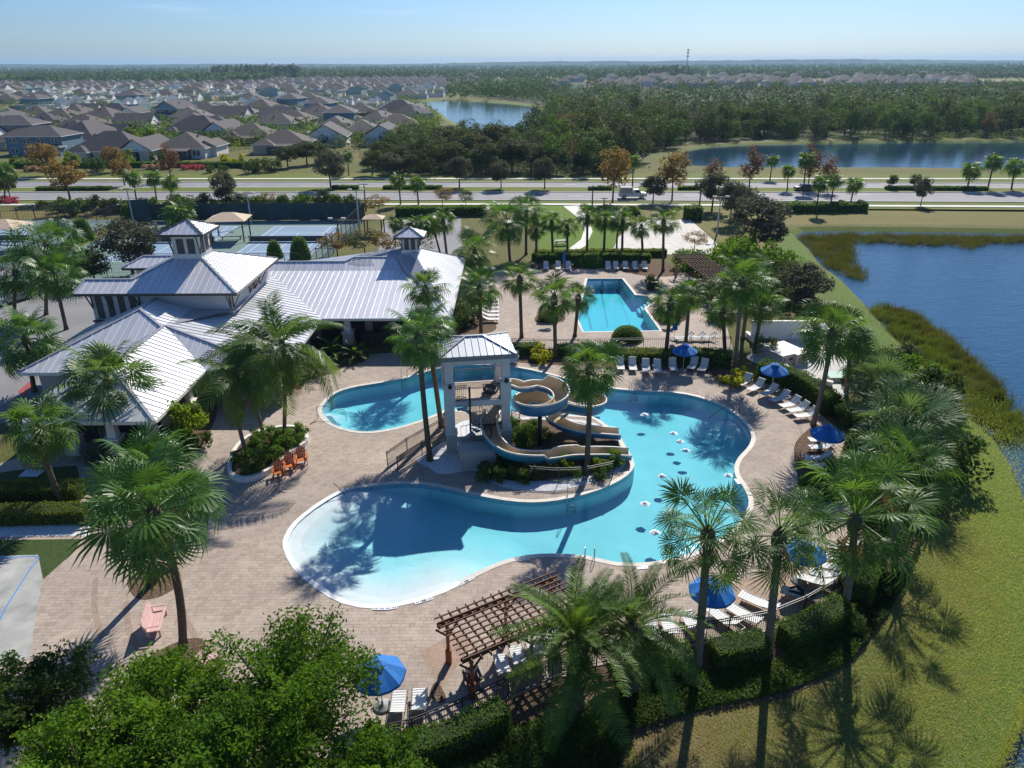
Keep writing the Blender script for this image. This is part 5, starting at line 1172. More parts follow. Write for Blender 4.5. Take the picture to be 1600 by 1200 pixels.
for n, lb, b, ty, w, pr in [
        ('sycamore', 'rust brown sycamore in front of the blue two-storey house', (72, 274), 221, 20, B_), ('sycamore', 'largest brown sycamore at the left in the near verge', (110, 313), 247, 24, B_), ('sycamore', 'brown sycamore beside the cream gable house', (180, 268), 226, 14, B_),
        ('sycamore', 'brown sycamore overlapping the left cabbage palms', (195, 290), 245, 14, B_), ('cypress', 'rust red bald cypress in front of the screen porch house', (268, 282), 225, 14, Rr_), ('oak', 'sparse small oak at the left edge beside pink flowers', (17, 312), 265, 15, V_o),
        ('sycamore', 'tall yellow brown sycamore in the boulevard median', (957, 316), 226, 21, B_), ('sycamore', 'pair of leaning yellow brown sycamore crowns right of the truck', (1050, 314), 232, 19, B_), ('cypress', 'rust tree left of the cabbage palms near the far lake tip', (1115, 296), 246, 14, Rr_),
        ('cypress', 'tall rust red tree in front of the left end of the far lake', (1170, 298), 226, 15, Rr_), ('cypress', 'rust red tree right of the tall cabbage palm by the far lake', (1292, 300), 240, 12, Rr_), ('cypress', 'rust red tree behind the tall cabbage palm by the far lake', (1262, 296), 222, 13, Rr_),
        ('oak', 'big grey green oak beside the near road lane', (517, 294), 236, 25, O_), ('oak', 'olive oak on the verge at the foot of the grass slope', (582, 274), 235, 18, V_o), ('oak', 'grey oak at the front of the dark thicket', (612, 274), 240, 20, O_), ('oak', 'round grey oak in the median left of the sycamore row', (718, 294), 246, 20, O_),
        ('oak', 'smaller grey oak in the middle of the median', (783, 295), 252, 17, O_), ('oak', 'grey oak right of the middle of the median', (851, 296), 247, 19, O_), ('oak', 'grey oak with two heads near the courts', (355, 324), 270, 20, O_), ('oak', 'dark grey oak standing over the work truck', (1020, 318), 275, 20, O_),
        ('oak', 'large grey oak at the boulevard right of the sand court', (1112, 330), 272, 26, O_), ('oak', 'huge grey oak at the field corner of the near lake', (1178, 384), 308, 40, O_), ('oak', 'second grey oak beside the huge one at the field corner', (1140, 350), 285, 24, O_), ('oak', 'grey oak filling the gap left of the huge field corner oak', (1158, 340), 292, 24, O_), ('oak', 'low grey oak in front of the huge field corner oak', (1205, 395), 345, 24, O_), ('oak', 'dark rounded oak on the lake bank behind the service yard', (1246, 494), 413, 40, O_),
        ('oak', 'grey oak between the left palm clump and the high hall', (208, 428), 345, 46, O_), ('oak', 'green clump tree at the left end wall of the high hall', (150, 446), 392, 26, V_o),
        ('tree_ligustrum', 'small staked tree in the right verge of the boulevard', (1438, 322), 278, 13, O_), ('tree_ligustrum', 'tiny round tree in the right median hedge', (1392, 296), 273, 8, V_o), ('tree_ligustrum', 'second tiny tree in the right median hedge', (1427, 296), 272, 8, V_o)]:
    tr(n.replace('tree_ligustrum', 'young_tree'), lb, b, ty, w, pr[0], pr[1], pr[2], b[0])
for n, lb, b, ty, w, pr in [('crape_myrtle', 'brownish crape myrtle behind the snack bar roof at the court fence', (528, 402), 362, 30, (T_BROWNM, 5.0, 2.2)), ('crape_myrtle', 'greener crape myrtle behind the snack bar roof', (570, 400), 358, 30, (T_MYRT, 5.0, 2.2)), ('crape_myrtle', 'brown crape myrtle left of the small cupola', (605, 398), 358, 28, (T_BROWNM, 5.0, 2.2)), ('crape_myrtle', 'crape myrtle behind the small cupola', (655, 398), 364, 26, (T_MYRT, 5.0, 2.2)),
                            ('crape_myrtle', 'yellowing crape myrtle beside the small shade roof', (592, 335), 302, 22, (T_BROWNM, 5.0, 2.2)), ('crape_myrtle', 'bare pinkish small tree at the edge of the sand court', (1085, 390), 358, 20, (T_BROWNM, 5.0, 2.2)), ('crape_myrtle', 'thin bush in the dry lawn left of the courts', (90, 338), 316, 18, (T_MYRT, 5.0, 2.2)), ('crape_myrtle', 'thin yellowing tree at the kerb above the court screen', (418, 325), 298, 15, (T_BROWNM, 5.0, 2.2)),
                            ('crape_myrtle', 'thin tree at the kerb right of the middle palms', (692, 322), 290, 16, (T_BROWNM, 5.0, 2.2)), ('crape_myrtle', 'second thin tree at the kerb right of the middle palms', (728, 322), 296, 14, (T_MYRT, 5.0, 2.2))]:
    tr(n, lb, b, ty, w, pr[0], pr[1], pr[2], b[0])
# dense thicket in front of the middle lake, shrubs under the houses
THICKET = [(450, 262, 22), (480, 258, 24), (505, 255, 20), (600, 262, 26), (625, 268, 26), (650, 255, 30), (675, 262, 32), (690, 246, 30), (710, 268, 28), (740, 262, 34), (700, 230, 22), (660, 232, 22), (760, 272, 30), (800, 268, 34), (830, 270, 30), (775, 250, 36), (640, 272, 20), (870, 272, 26), (910, 270, 22)]
for i, (x, y, w) in enumerate(THICKET):
    tr('thicket_tree', ['leftmost', 'second', 'third', 'fourth', 'fifth', 'sixth', 'seventh', 'eighth', 'ninth', 'tenth', 'eleventh', 'twelfth', 'thirteenth', 'fourteenth', 'fifteenth', 'sixteenth', 'seventeenth', 'eighteenth', 'rightmost'][sorted(THICKET).index((x, y, w))]+' bushy tree, counted from the left, in the roadside thicket before the middle lake', (x, y), y-w*1.55, w*.8, T_OLIVE, 7.0, 2.8, i, 'trees of the roadside thicket')
for i, (x, y, w, pr, lb) in enumerate([(115, 262, 12, S_LIME, 'yellow green garden shrub'), (365, 258, 15, S_YEL, 'bright yellow garden shrub'), (208, 232, 16, S_LIME, 'lime garden shrub'), (235, 234, 16, S_LIME, 'lime garden shrub'), (30, 262, 12, S_GRN, 'green garden shrub'), (150, 268, 14, S_DK, 'dark garden shrub'), (330, 270, 8, S_DK, 'dark garden shrub'), (350, 270, 8, S_DK, 'dark garden shrub'),
                                       (425, 268, 14, S_DK, 'dark garden shrub'), (395, 270, 14, S_DK, 'dark garden shrub'), (200, 258, 12, S_LIME, 'lime garden shrub'), (250, 256, 12, S_DK, 'dark garden shrub')]):
    b = G(x, y); place_shrub('garden_shrub', lb+' beside the front row of houses', pr[0], b, w*scale_at(b)/.85, i, 'garden shrubs of the front row')
for i, (x, y) in enumerate([(48, 268), (60, 267), (72, 268), (232, 265), (246, 264), (258, 265), (388, 264), (402, 265)]):
    b = G(x, y); place_shrub('plume_grass', 'pinkish plume grass in the bed facing the boulevard', S_PLUME[0], b, 1.1, i, 'plume grass beds along the verge')
for i, (x, y) in enumerate([(288, 265), (300, 264), (314, 265), (8, 316), (22, 317)]):
    b = G(x, y); place_shrub('pink_bush', 'pink flowering bush', S_PINK[0], b, 1.0, i, 'pink flowering bushes'); 
for o in list(COL.objects):
    if o.name.startswith('pink_bush'): o['label'] = 'pink flowering bush in the bed under the screen porch house' if o.location.x > -110 else 'pink flowering bush at the left edge of the near verge'
for i in range(26):
    x = 70+19.5*i+(i*37 % 13); y = 324+(i*29 % 7) if x > 300 else 326+(i*29 % 12); b = G(x, y); place_shrub('verge_shrub', 'shrub in the loose belt between the court fences and the near boulevard sidewalk', S_BIGV[i % 3], b, (9+(i*31 % 9))*scale_at(b)/1.45, i*1.1, 'shrubs between the courts and the boulevard')
# lush shrubs on the right of the lap pool and on the lake bank
S_BIG = [shrub_proto((1.5, 1.5, 1.25), 26, 90, .11, M_DKGREEN, 21), shrub_proto((1.6, 1.5, 1.1), 26, 90, .11, M_SHRUB, 22), shrub_proto((1.5, 1.4, 1.2), 26, 90, .10, M_LUSH, 23)]
for i, (x, y, w, k, lb) in enumerate([(1075, 420, 22, 2, 'bright green shrub beside the red-brown trellis'), (1105, 425, 28, 2, 'bright green shrub right of the red-brown trellis'), (1140, 412, 30, 2, 'wide bright green shrub behind the tight palm group'), (1185, 420, 30, 2, 'bright green shrub at the edge of the lake bank lawn'), (1170, 455, 30, 0, 'dark shrub under the tight palm group'),
                                      (1210, 470, 28, 0, 'dark shrub left of the rounded bank oak'), (1120, 500, 18, 0, 'dark shrub at the end of the trellis'), (1222, 425, 26, 2, 'bright green shrub on the lake bank above the rounded oak'), (1158, 396, 24, 2, 'bright green shrub under the floodlight by the sand court'), (1205, 445, 26, 0, 'dark shrub between the bright bank shrubs'), (1100, 470, 18, 0, 'dark shrub under the slats of the red brown trellis'), (1262, 500, 22, 0, 'dark shrub at the foot of the rounded bank oak'), (1232, 478, 22, 2, 'bright shrub left of the rounded bank oak trunk'), (1060, 480, 16, 0, 'dark shrub by the right lap pool planter'), (1018, 452, 14, 0, 'dark shrub beside the lap pool entry'), (1195, 555, 20, 0, 'dark shrub behind the tall curved hedge'),
                                      (1398, 582, 30, 0, 'feathery shrub nearest the cattails on the lake bank'), (1432, 600, 34, 2, 'yellow green feathery shrub on the lake bank'), (1462, 630, 34, 0, 'dark feathery shrub on the lake bank left of the water'), (1372, 640, 24, 1, 'palmetto shrub behind the curved hedge'), (1335, 660, 26, 1, 'green shrub behind the umbrella at the eastern pool edge'), (1350, 715, 30, 0, 'dark shrub right of the shaded lounge chairs'),
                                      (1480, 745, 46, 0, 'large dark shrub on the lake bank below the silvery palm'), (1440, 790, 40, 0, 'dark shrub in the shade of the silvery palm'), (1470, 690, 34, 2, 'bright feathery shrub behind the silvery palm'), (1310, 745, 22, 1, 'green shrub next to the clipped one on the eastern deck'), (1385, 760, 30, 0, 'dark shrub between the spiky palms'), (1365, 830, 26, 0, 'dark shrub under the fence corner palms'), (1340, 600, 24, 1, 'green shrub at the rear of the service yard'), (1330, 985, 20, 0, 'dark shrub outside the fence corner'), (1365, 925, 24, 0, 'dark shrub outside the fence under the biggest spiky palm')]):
    b = G(x, y); place_shrub('bank_shrub', lb, S_BIG[k], b, w*scale_at(b)/1.45, i*1.1)
# big leafy trees in the near left corner
def near_tree(label, cpx, z, r, mat, seed, n, leaf_s=.072, rz=.72, zfoot=0.0):
    # layered sprays: every clump is a flat fan of leaves pointing away from the trunk
    c = G(*cpx, z); g = np.random.default_rng(seed); V = []; cl = []; n = int(n*2.5)
    for i in range(n):
        d = g.normal(size=3); d /= np.linalg.norm(d); d[2] = d[2]*.8+.15; p = d*np.array((r, r, r*rz))*(.30+.72*g.random()**.55)*(1+.12*np.sin(5*np.arctan2(d[1], d[0])+seed))
        o = np.array((d[0], d[1], .12+.25*d[2])); o /= np.linalg.norm(o); sd = np.cross(o, (0, 0, 1.0)); sd /= np.linalg.norm(sd); up = np.cross(sd, o); k = r*(.15+.13*g.random()); m = 200
        u = np.clip(g.normal(0, .55, m), -1.0, 1.0); v = np.clip(g.normal(0, .34, m), -.62, .62); w = g.normal(0, .13, m)-.16*u*u; P = p+(o*u[:, None]+sd*v[:, None]+up*w[:, None])*k*1.25
        nr = up*.9+g.normal(0, .55, (m, 3)); nr /= np.linalg.norm(nr, axis=1)[:, None]; a = np.cross(nr, g.normal(size=(m, 3))); a /= np.linalg.norm(a, axis=1)[:, None]; b = np.cross(nr, a); s = leaf_s*(.6+.8*g.random(m))[:, None]
        V.append(np.stack([P-a*s, P-b*s*.5+nr*s*.15, P+a*s, P+b*s*.5+nr*s*.15], 1).reshape(-1, 3)); cl.append((p+np.array((0, 0, z)), k))
    V = np.concatenate(V); t = thing('leafy_tree', label, 'tree', (c.x, c.y, zfoot)); link('crown', np_mesh('crown', V, np.arange(len(V)).reshape(-1, 4), mat), t, (0, 0, z-zfoot)); link('trunk', limb_mesh(cl, z, .2, seed, 40), t); return t
near_tree('bright leafy tree reaching up to the blue umbrella at the bottom', (446, 1088), 4.5, 3.0, M_LUSH, 1, 62)
near_tree('leafy tree with lit yellow green top at the bottom left', (262, 1128), 4.0, 2.7, M_LUSH, 2, 46)
near_tree('dark shaded tree in the very left bottom corner', (40, 1110), 3.8, 2.3, M_DKGREEN, 3, 40)
near_tree('leafy tree at the bottom edge left of the fence hedge', (590, 1240), 3.4, 2.1, M_LUSH, 4, 36)
near_tree('leafy tree filling the bottom left edge of the view', (130, 1215), 4.2, 2.6, M_LUSH, 5, 46)
near_tree('leafy tree at the bottom edge below the umbrella tree', (360, 1225), 4.2, 2.6, M_LUSH, 6, 46)
# ground cover and grass close to the camera
def scatter_poly(px, n, seed, z=0.05):
    P = [Vector((p.x, p.y)) for p in GP(px)]; r_ = random.Random(seed); xs = [p.x for p in P]; ys = [p.y for p in P]; out = []
    while len(out) < n:
        x, y = r_.uniform(min(xs), max(xs)), r_.uniform(min(ys), max(ys))
        if inside(x, y, P): out.append((x, y, z))
    return np.array(out)
def cover(name, label, px, n, h, ls, mat, seed, up=.5):
    r = np.random.default_rng(seed); C = scatter_poly(px, n, seed); lump = .5+.5*np.sin(C[:, 0]*1.7+seed)*np.sin(C[:, 1]*1.9); C[:, 2] += r.random(n)*h*(.35+lump)
    nr = r.normal(0, .7, (n, 3)); nr[:, 2] += up; nr /= np.linalg.norm(nr, axis=1)[:, None]; a = np.cross(nr, r.normal(size=(n, 3))); a /= np.linalg.norm(a, axis=1)[:, None]; b = np.cross(nr, a); s = ls*(.6+.8*r.random(n))[:, None]
    V = np.stack([C-a*s, C-b*s*.6, C+a*s, C+b*s*.6], 1).reshape(-1, 3); return tag(link(name, np_mesh(name, V, np.arange(4*n).reshape(-1, 4), mat)), label, 'ground cover', None, 'stuff')
cover('ground_cover', 'leafy ground cover on the slope outside the fence', [(560, 1235), (640, 1200), (790, 1140), (900, 1110), (1010, 1062), (1100, 1056), (1200, 1040), (1320, 985), (1370, 920), (1420, 880), (1445, 830), (1420, 900), (1385, 965), (1325, 1040), (1225, 1085), (1100, 1110), (985, 1145), (960, 1230)], 52000, .35, .065, M_DKGREEN, 1)
cover('ground_cover', 'low shrubs between the eastern deck and the lake bank', [(1350, 850), (1340, 790), (1310, 735), (1325, 680), (1300, 645), (1400, 640), (1480, 690), (1450, 790), (1415, 870)], 14000, .5, .09, M_DKGREEN, 2)
def blades(name, label, px, n, h, mat, seed, z=0.0, w=.012, feather=.0):
    r = np.random.default_rng(seed); C = scatter_poly(px, n, seed, z); C[:, :2] += r.normal(0, feather, (n, 2)); a = r.random(n)*2*pi; d = np.stack([np.cos(a), np.sin(a), np.zeros(n)], 1); L = (h*(.5+.8*r.random(n)))[:, None]; tip = C+np.array((0, 0, 1))*L+r.normal(0, .35, (n, 3))*L*(1, 1, 0)
    V = np.stack([C-d*w, C+d*w, tip], 1).reshape(-1, 3); return tag(link(name, np_mesh(name, V, np.arange(3*n).reshape(-1, 3), mat)), label, 'grass', None, 'stuff')
M_BLADE = leaf('grass_blade', (.22, .20, .09), (.34, .33, .14), (.42, .36, .20), .4); M_BLADEG = leaf('grass_blade_green', (.20, .25, .06), (.35, .40, .12), (.46, .43, .19), .4)
M_REED = leaf('reed', (.030, .050, .012), (.085, .095, .022), (.15, .125, .04), .35, tone=.25); M_REEDG = leaf('reed_green', (.035, .065, .012), (.085, .12, .02), (.15, .14, .045), .4, tone=.25)
blades('lawn_blades', 'short mown grass of the slope in the near right corner', [(960, 1240), (985, 1152), (1100, 1116), (1230, 1092), (1335, 1042), (1400, 955), (1440, 860), (1530, 780), (1545, 860), (1530, 960), (1480, 1240)], 90000, .085, M_BLADE, 3, w=.014, feather=1.7)
blades('bank_blades', 'bright grass fringe along the near lake shore', [(1525, 1240), (1560, 960), (1572, 860), (1550, 760), (1500, 660), (1440, 600), (1468, 606), (1528, 680), (1572, 740), (1604, 830), (1616, 900), (1614, 980), (1604, 1050), (1590, 1095), (1580, 1132), (1560, 1170), (1530, 1240)], 52000, .10, M_BLADEG, 4, w=.014, feather=2.2)
blades('shore_tufts', 'tall grass tufts right at the near lake edge', [(1600, 1085), (1585, 1130), (1562, 1168), (1535, 1210), (1550, 1212), (1575, 1170), (1595, 1130), (1606, 1088)], 7000, .35, M_BLADEG, 5, -.3, .015)
def reeds(label, px, n, h, seed, mat=None):
    # uneven stand: clumps, gaps and a ragged edge
    r = np.random.default_rng(seed); C = scatter_poly(px, n, seed, LAKE_Z-.05); C[:, :2] += r.normal(0, .55, (n, 2)); x, y = C[:, 0], C[:, 1]
    lump = np.sin(x*1.1+seed)*np.sin(y*.9+1.7*seed)+.6*np.sin(x*2.7+y*1.9)+.5*np.sin(y*3.9-x*2.2+seed); keep = lump+r.normal(0, .45, n) > -.55; C = C[keep]; lump = lump[keep]; n = len(C)
    a = r.random(n)*2*pi; d = np.stack([np.cos(a), np.sin(a), np.zeros(n)], 1); L = (h*(.45+.6*r.random(n)+.22*lump))[:, None]; tip = C+np.array((0, 0, 1))*L+r.normal(0, .22, (n, 3))*L*(1, 1, 0); w = .024
    V = np.stack([C-d*w, C+d*w, tip], 1).reshape(-1, 3); return tag(link('reeds', np_mesh('reeds', V, np.arange(3*n).reshape(-1, 3), mat or M_REED)), label, 'reeds', None, 'stuff')
reeds('cattail bed at the far left corner of the near lake', [(1250, 366), (1290, 364), (1330, 372), (1330, 392), (1338, 412), (1352, 428), (1344, 432), (1318, 424), (1292, 408), (1270, 386)], 15000, .95, 6)
reeds('cattail fringe along the far shore of the near lake', [(1290, 362), (1420, 364), (1600, 366.5), (1800, 368), (1800, 373), (1600, 374), (1540, 376), (1515, 384), (1480, 376), (1455, 380), (1380, 374), (1310, 376)], 26000, .95, 7)
reeds('long bed of reeds off the eastern shore', [(1366, 478), (1384, 476), (1412, 488), (1440, 504), (1475, 530), (1505, 556), (1528, 582), (1560, 610), (1592, 650), (1594, 672), (1575, 684), (1550, 664), (1515, 640), (1520, 632), (1480, 590), (1450, 566), (1425, 540), (1400, 512)], 42000, .95, 8, M_REEDG)
reeds('brown outer edge of the reed bed', [(1384, 475), (1415, 486), (1445, 502), (1480, 530), (1512, 557), (1535, 584), (1566, 612), (1560, 618), (1525, 590), (1498, 560), (1465, 532), (1435, 508), (1405, 490)], 12000, 1.15, 9)
# ================================================================== FURNITURE, FENCES, COURTS, VEHICLES, PEOPLE
M_SLING = simple('sling_white', (.70, .70, .68), .7, var=.06, scale=3); M_FRAME = simple('lounge_frame', (.16, .145, .13), .45, var=.1); M_FRAMEW = simple('lounge_frame_white', (.55, .53, .5), .45)
M_BLUE = simple('umbrella_blue', (.004, .15, .47), .75, var=.08, scale=1.5); M_POLE = simple('alu_pole', (.62, .62, .60), .35, .5); M_BASE = simple('umbrella_base', (.30, .30, .29), .8)
M_CHROME = simple('stainless', (.45, .46, .47), .22, .9)
def lounger_proto(label, frame, back=38, sheet='strap'):
    t = thing('lounge_chair', label, 'lounge chair'); w = .33; zb = .36; pivot = .25
    # local +Y is the head end
    def sling(a, b, n, nm):
        m = MB(); V = []; a = Vector(a); b = Vector(b); d = (b-a); nrm = Vector((0, -d.z, d.y)).normalized()
        for i in range(n*2+1):
            f = i/(n*2); p = a.lerp(b, f)+nrm*(.012 if i % 2 else -.008)-nrm*.035*sin(pi*f); V += [p+Vector((-w+.03, 0, 0)), p+Vector((w-.03, 0, 0))]
        F = [(2*i, 2*i+1, 2*i+3, 2*i+2) for i in range(n*2)]; m.add(V, F); m.add([p-nrm*.02 for p in V], [f[::-1] for f in F]); return m.obj(nm, M_SLING, t)
    h = Vector((0, pivot+.74*cos(R(back)), zb+.74*sin(R(back))))
    sling((0, -.95, zb+.02), (0, pivot, zb), 9, 'seat'); sling((0, pivot, zb), h, 6, 'backrest')
    for s in (-1, 1):
        m = MB(); m.tube([(s*w, -.97, zb+.01), (s*w, -.3, zb-.015), (s*w, pivot, zb), (s*w, .95, zb-.02)], .021, 6); m.obj('side_rail', frame, t)
        m = MB(); m.tube([(s*w, pivot, zb+.005), (s*w, h.y, h.z)], .021, 6); m.obj('back_rail', frame, t)
        m = MB(); m.tube([(s*w, -.70, zb), (s*w, -.78, .04), (s*w, -.55, .02)], .02, 6); m.obj('leg', frame, t)
        m = MB(); m.tube([(s*w, .62, zb), (s*w, .74, .04), (s*w, .5, .02)], .02, 6); m.obj('leg', frame, t)
    m = MB()
    for y in (-.97, .95): m.bar((-w, y, zb), (w, y, zb), .035, .035)
    m.bar((-w, h.y, h.z), (w, h.y, h.z), .035, .035); m.obj('crossbar', frame, t); m = MB(); m.bar((-w*.8, .55, zb), (-w*.8, pivot+.42*cos(R(back)), zb+.42*sin(R(back))), .02, .02); m.obj('prop', frame, t)
    return t
LP = {}
def lounge(label, px, head, kind='white', group=None, back=38):
    key = (kind, back); p = G(*px, DZ); rz = -R(head)
    if key not in LP:
        LP[key] = t = lounger_proto(label, M_FRAMEW if kind == 'white' else M_FRAME, back); register(t); t.location = p; t.rotation_euler = (0, 0, rz); 
        if group: t['group'] = group
        return t
    return dup(LP[key], p, rz, label, group)
GR1 = 'white lounge chairs in the straight row before the hedge'
ORD = ['first', 'second', 'third', 'fourth', 'fifth', 'sixth', 'seventh', 'eighth']
for i, (x, y) in enumerate([(969, 576), (988, 577), (1009, 580), (1027, 581), (1051, 578), (1082, 576), (1098, 579)]):
    lounge(ORD[i]+' white lounge chair from the left in the straight row before the light hedge' if i < 5 else ('white lounge chair just right of the umbrella in the straight hedge row' if i == 5 else 'last angled white lounge chair of the straight hedge row'), (x, y), (4 if i < 5 else 26), 'white', GR1, 55)
for i, (x, y) in enumerate([(1162, 602), (1181, 610), (1201, 618), (1218, 628), (1234, 637), (1247, 645), (1259, 654)]):
    lounge(ORD[i]+' white lounge chair from the left along the curved tall hedge', (x, y), 46+5*i, 'white', 'white lounge chairs along the curved hedge', 48)
for (x, y, h), lb in zip([(1284, 693, 88), (1284, 704, 84), (1277, 722, 92), (1281, 734, 84)], ('white lounge chair under the eastern umbrella, nearest the canopy', 'second white lounge chair just below the eastern umbrella', 'white lounge chair in the tree shade south of the eastern umbrella', 'last white lounge chair beside the dark clipped shrub')):
    lounge(lb, (x, y), h, 'white', 'shaded lounge chairs at the eastern deck edge', 38)
GE = 'lounge chairs along the southern fence'
for (x, y, h), lb in zip([(1184, 948, 128), (1158, 966, 138), (1132, 976, 145), (1081, 984, 172), (1046, 990, 176), (1020, 1000, 178)], ('bronze framed lounge chair lying flat beyond the umbrella toward the spiky palm', 'second lounge chair right of the big blue umbrella', 'lounge chair just right of the big blue umbrella', 'lounge chair just left of the palm trunk at the big blue umbrella', 'lounge chair behind the feather palm fronds, next to the umbrella group', 'lounge chair deepest behind the feather palm fronds')):
    lounge(lb, (x, y), h, 'bronze', GE, 12 if x in (1184, 1158) else 38)
for i, (x, y, h) in enumerate([(1322, 862, 92), (1314, 878, 98), (1305, 893, 104), (1293, 906, 110), (1276, 915, 118)]):
    lounge(ORD[i]+' lounge chair from the top in the row at the fence corner', (x, y), h, 'bronze', 'lounge chairs at the fence corner', 30)
for (x, y, h), lb in zip([(622, 1116, 178), (655, 1112, 176), (787, 1056, 170), (812, 1041, 166), (838, 1028, 164), (868, 1014, 162)], ('lounge chair right beside the bottom umbrella base', 'lounge chair second from the bottom umbrella, near the mulch patch', 'lounge chair under the pergola nearest the entrance post', 'second lounge chair under the pergola', 'lounge chair under the pergola next to the right post', 'lounge chair half hidden by feather palm fronds at the pergola end')):
    lounge(lb, (x, y), h, 'bronze', 'lounge chairs near the pergola', 50)
for i, x in enumerate([853, 872, 888, 950, 962, 977, 992, 1007]):
    lounge(ORD[i]+' far white lounge chair from the left behind the lap pool', (x, 421), 2, 'white', 'far lounge chairs behind the lap pool', 55)
for i, y in enumerate([473, 479, 485, 491, 497, 503]): lounge(ORD[i]+' white lounge chair from the back in the column at the snack bar end wall', (766, y), -88, 'white', 'lounge chairs at the snack bar end wall', 30)
for x, lb in ((1070, 'left one of three lounge chairs side on beside the closed umbrella'), (1088, 'middle one of three lounge chairs side on beside the closed umbrella'), (1106, 'right one of three lounge chairs side on beside the closed umbrella')): lounge(lb, (x, 532), 80, 'white', 'lounge chairs at the near side of the lap pool', 38)
for x, lb in ((803, 'left lounge chair at the hedge near the slide tower'), ): lounge(lb, (x, 566), 10, 'white', None, 50)
# umbrellas
def umbrella_open(label, px, r=1.13, zt=2.55, tilt=0, rz=.2, simple_=False):
    b = G(*px, DZ); t = thing('umbrella', label, 'umbrella', b, rz, 'blue umbrellas')
    m = MB(); m.tube([(0, 0, .05), (0, 0, zt+.05)], .024, 8); m.obj('pole', M_POLE, t); m = MB(); m.lathe([(.0, 0), (.40, 0), (.42, .05), (.36, .10), (.06, .13), (.05, .34), (.0, .34)], (0, 0, 0), 16); m.obj('base', M_BASE, t, True)
    n = 8; ze = zt-.62
    for i in range(n):
        a0, a1 = 2*pi*i/n, 2*pi*(i+1)/n; V = []; k = 5
        for j in range(k+1):
            f = j/k; z = zt-(zt-ze)*f**1.25
            for a, s in ((a0, 1), ((a0+a1)/2, .945), (a1, 1)): V.append((r*f*s*cos(a), r*f*s*sin(a), z-(0 if s == 1 else .05*f)))
        F = [(3*j+c, 3*j+3+c, 3*j+4+c, 3*j+1+c) for j in range(k) for c in (0, 1)]
        lo = 3*k; V += [(V[lo+c][0]*1.005, V[lo+c][1]*1.005, V[lo+c][2]-.13) for c in range(3)]; F += [(lo+c, len(V)-3+c, len(V)-2+c, lo+c+1) for c in range(2)]
        m = MB(); m.add(V, F); m.obj('canopy_panel', M_BLUE, t)
        m = MB(); P = [(r*f*cos(a0), r*f*sin(a0), zt-(zt-ze)*f**1.25-.02) for f in (.06, .35, .7, .99)]; m.tube(P, .008, 4); m.obj('rib', M_POLE, t)
    m = MB(); m.lathe([(.0, .16), (.03, .12), (.035, .05), (.05, 0)], (0, 0, zt), 8); m.obj('finial', M_POLE, t)
    v = MB()
    for i in range(n):
        a0, a1 = 2*pi*i/n, 2*pi*(i+1)/n; v.add([(0, 0, zt+.10), (.34*cos(a0), .34*sin(a0), zt-.03), (.34*cos(a1), .34*sin(a1), zt-.03)], [(0, 1, 2)])
    v.obj('vent_cap', M_BLUE, t); return t
def umbrella_closed(label, px, h=2.6):
    b = G(*px, DZ); t = thing('umbrella', label, 'umbrella', b, 0, 'blue umbrellas'); m = MB(); m.tube([(0, 0, .05), (0, 0, h)], .024, 8); m.obj('pole', M_POLE, t)
    m = MB(); m.lathe([(0, 0), (.40, 0), (.42, .05), (.36, .10), (.05, .13)], (0, 0, 0), 14); m.obj('base', M_BASE, t); m = MB(); n = 16; V = []
    for r, z in ((.03, h), (.09, h-.1), (.17, h-.6), (.24, h-1.15), (.27, h-1.5)): V += [(r*(1 if j % 2 else .62)*cos(2*pi*j/n), r*(1 if j % 2 else .62)*sin(2*pi*j/n), z+(0 if j % 2 else .04)) for j in range(n)]
    m.add(V, [(i*n+j, i*n+(j+1) % n, (i+1)*n+(j+1) % n, (i+1)*n+j) for i in range(4) for j in range(n)]); m.obj('folded_canopy', M_BLUE, t); m = MB(); m.lathe([(.0, .16), (.03, .1), (.04, 0)], (0, 0, h), 8); m.obj('finial', M_POLE, t)
umbrella_open('open blue umbrella at the bottom, partly behind the bright leafy tree', (598, 1104)); umbrella_open('open blue umbrella crossed by a pale palm trunk', (1106, 972), rz=.35); umbrella_open('open blue umbrella hidden behind spiky palm fronds', (1248, 908)); umbrella_open('open blue umbrella in the shade at the eastern deck edge', (1286, 716), 1.18)
umbrella_open('bright open blue umbrella in front of the curved hedge', (1205, 612), 1.15); umbrella_open('open blue umbrella in the straight row of lounge chairs', (1067, 579), 1.15)
umbrella_closed('folded blue umbrella right of the lap pool', (1053, 532)); umbrella_closed('folded blue umbrella among the far lounge chairs behind the lap pool', (881, 421))
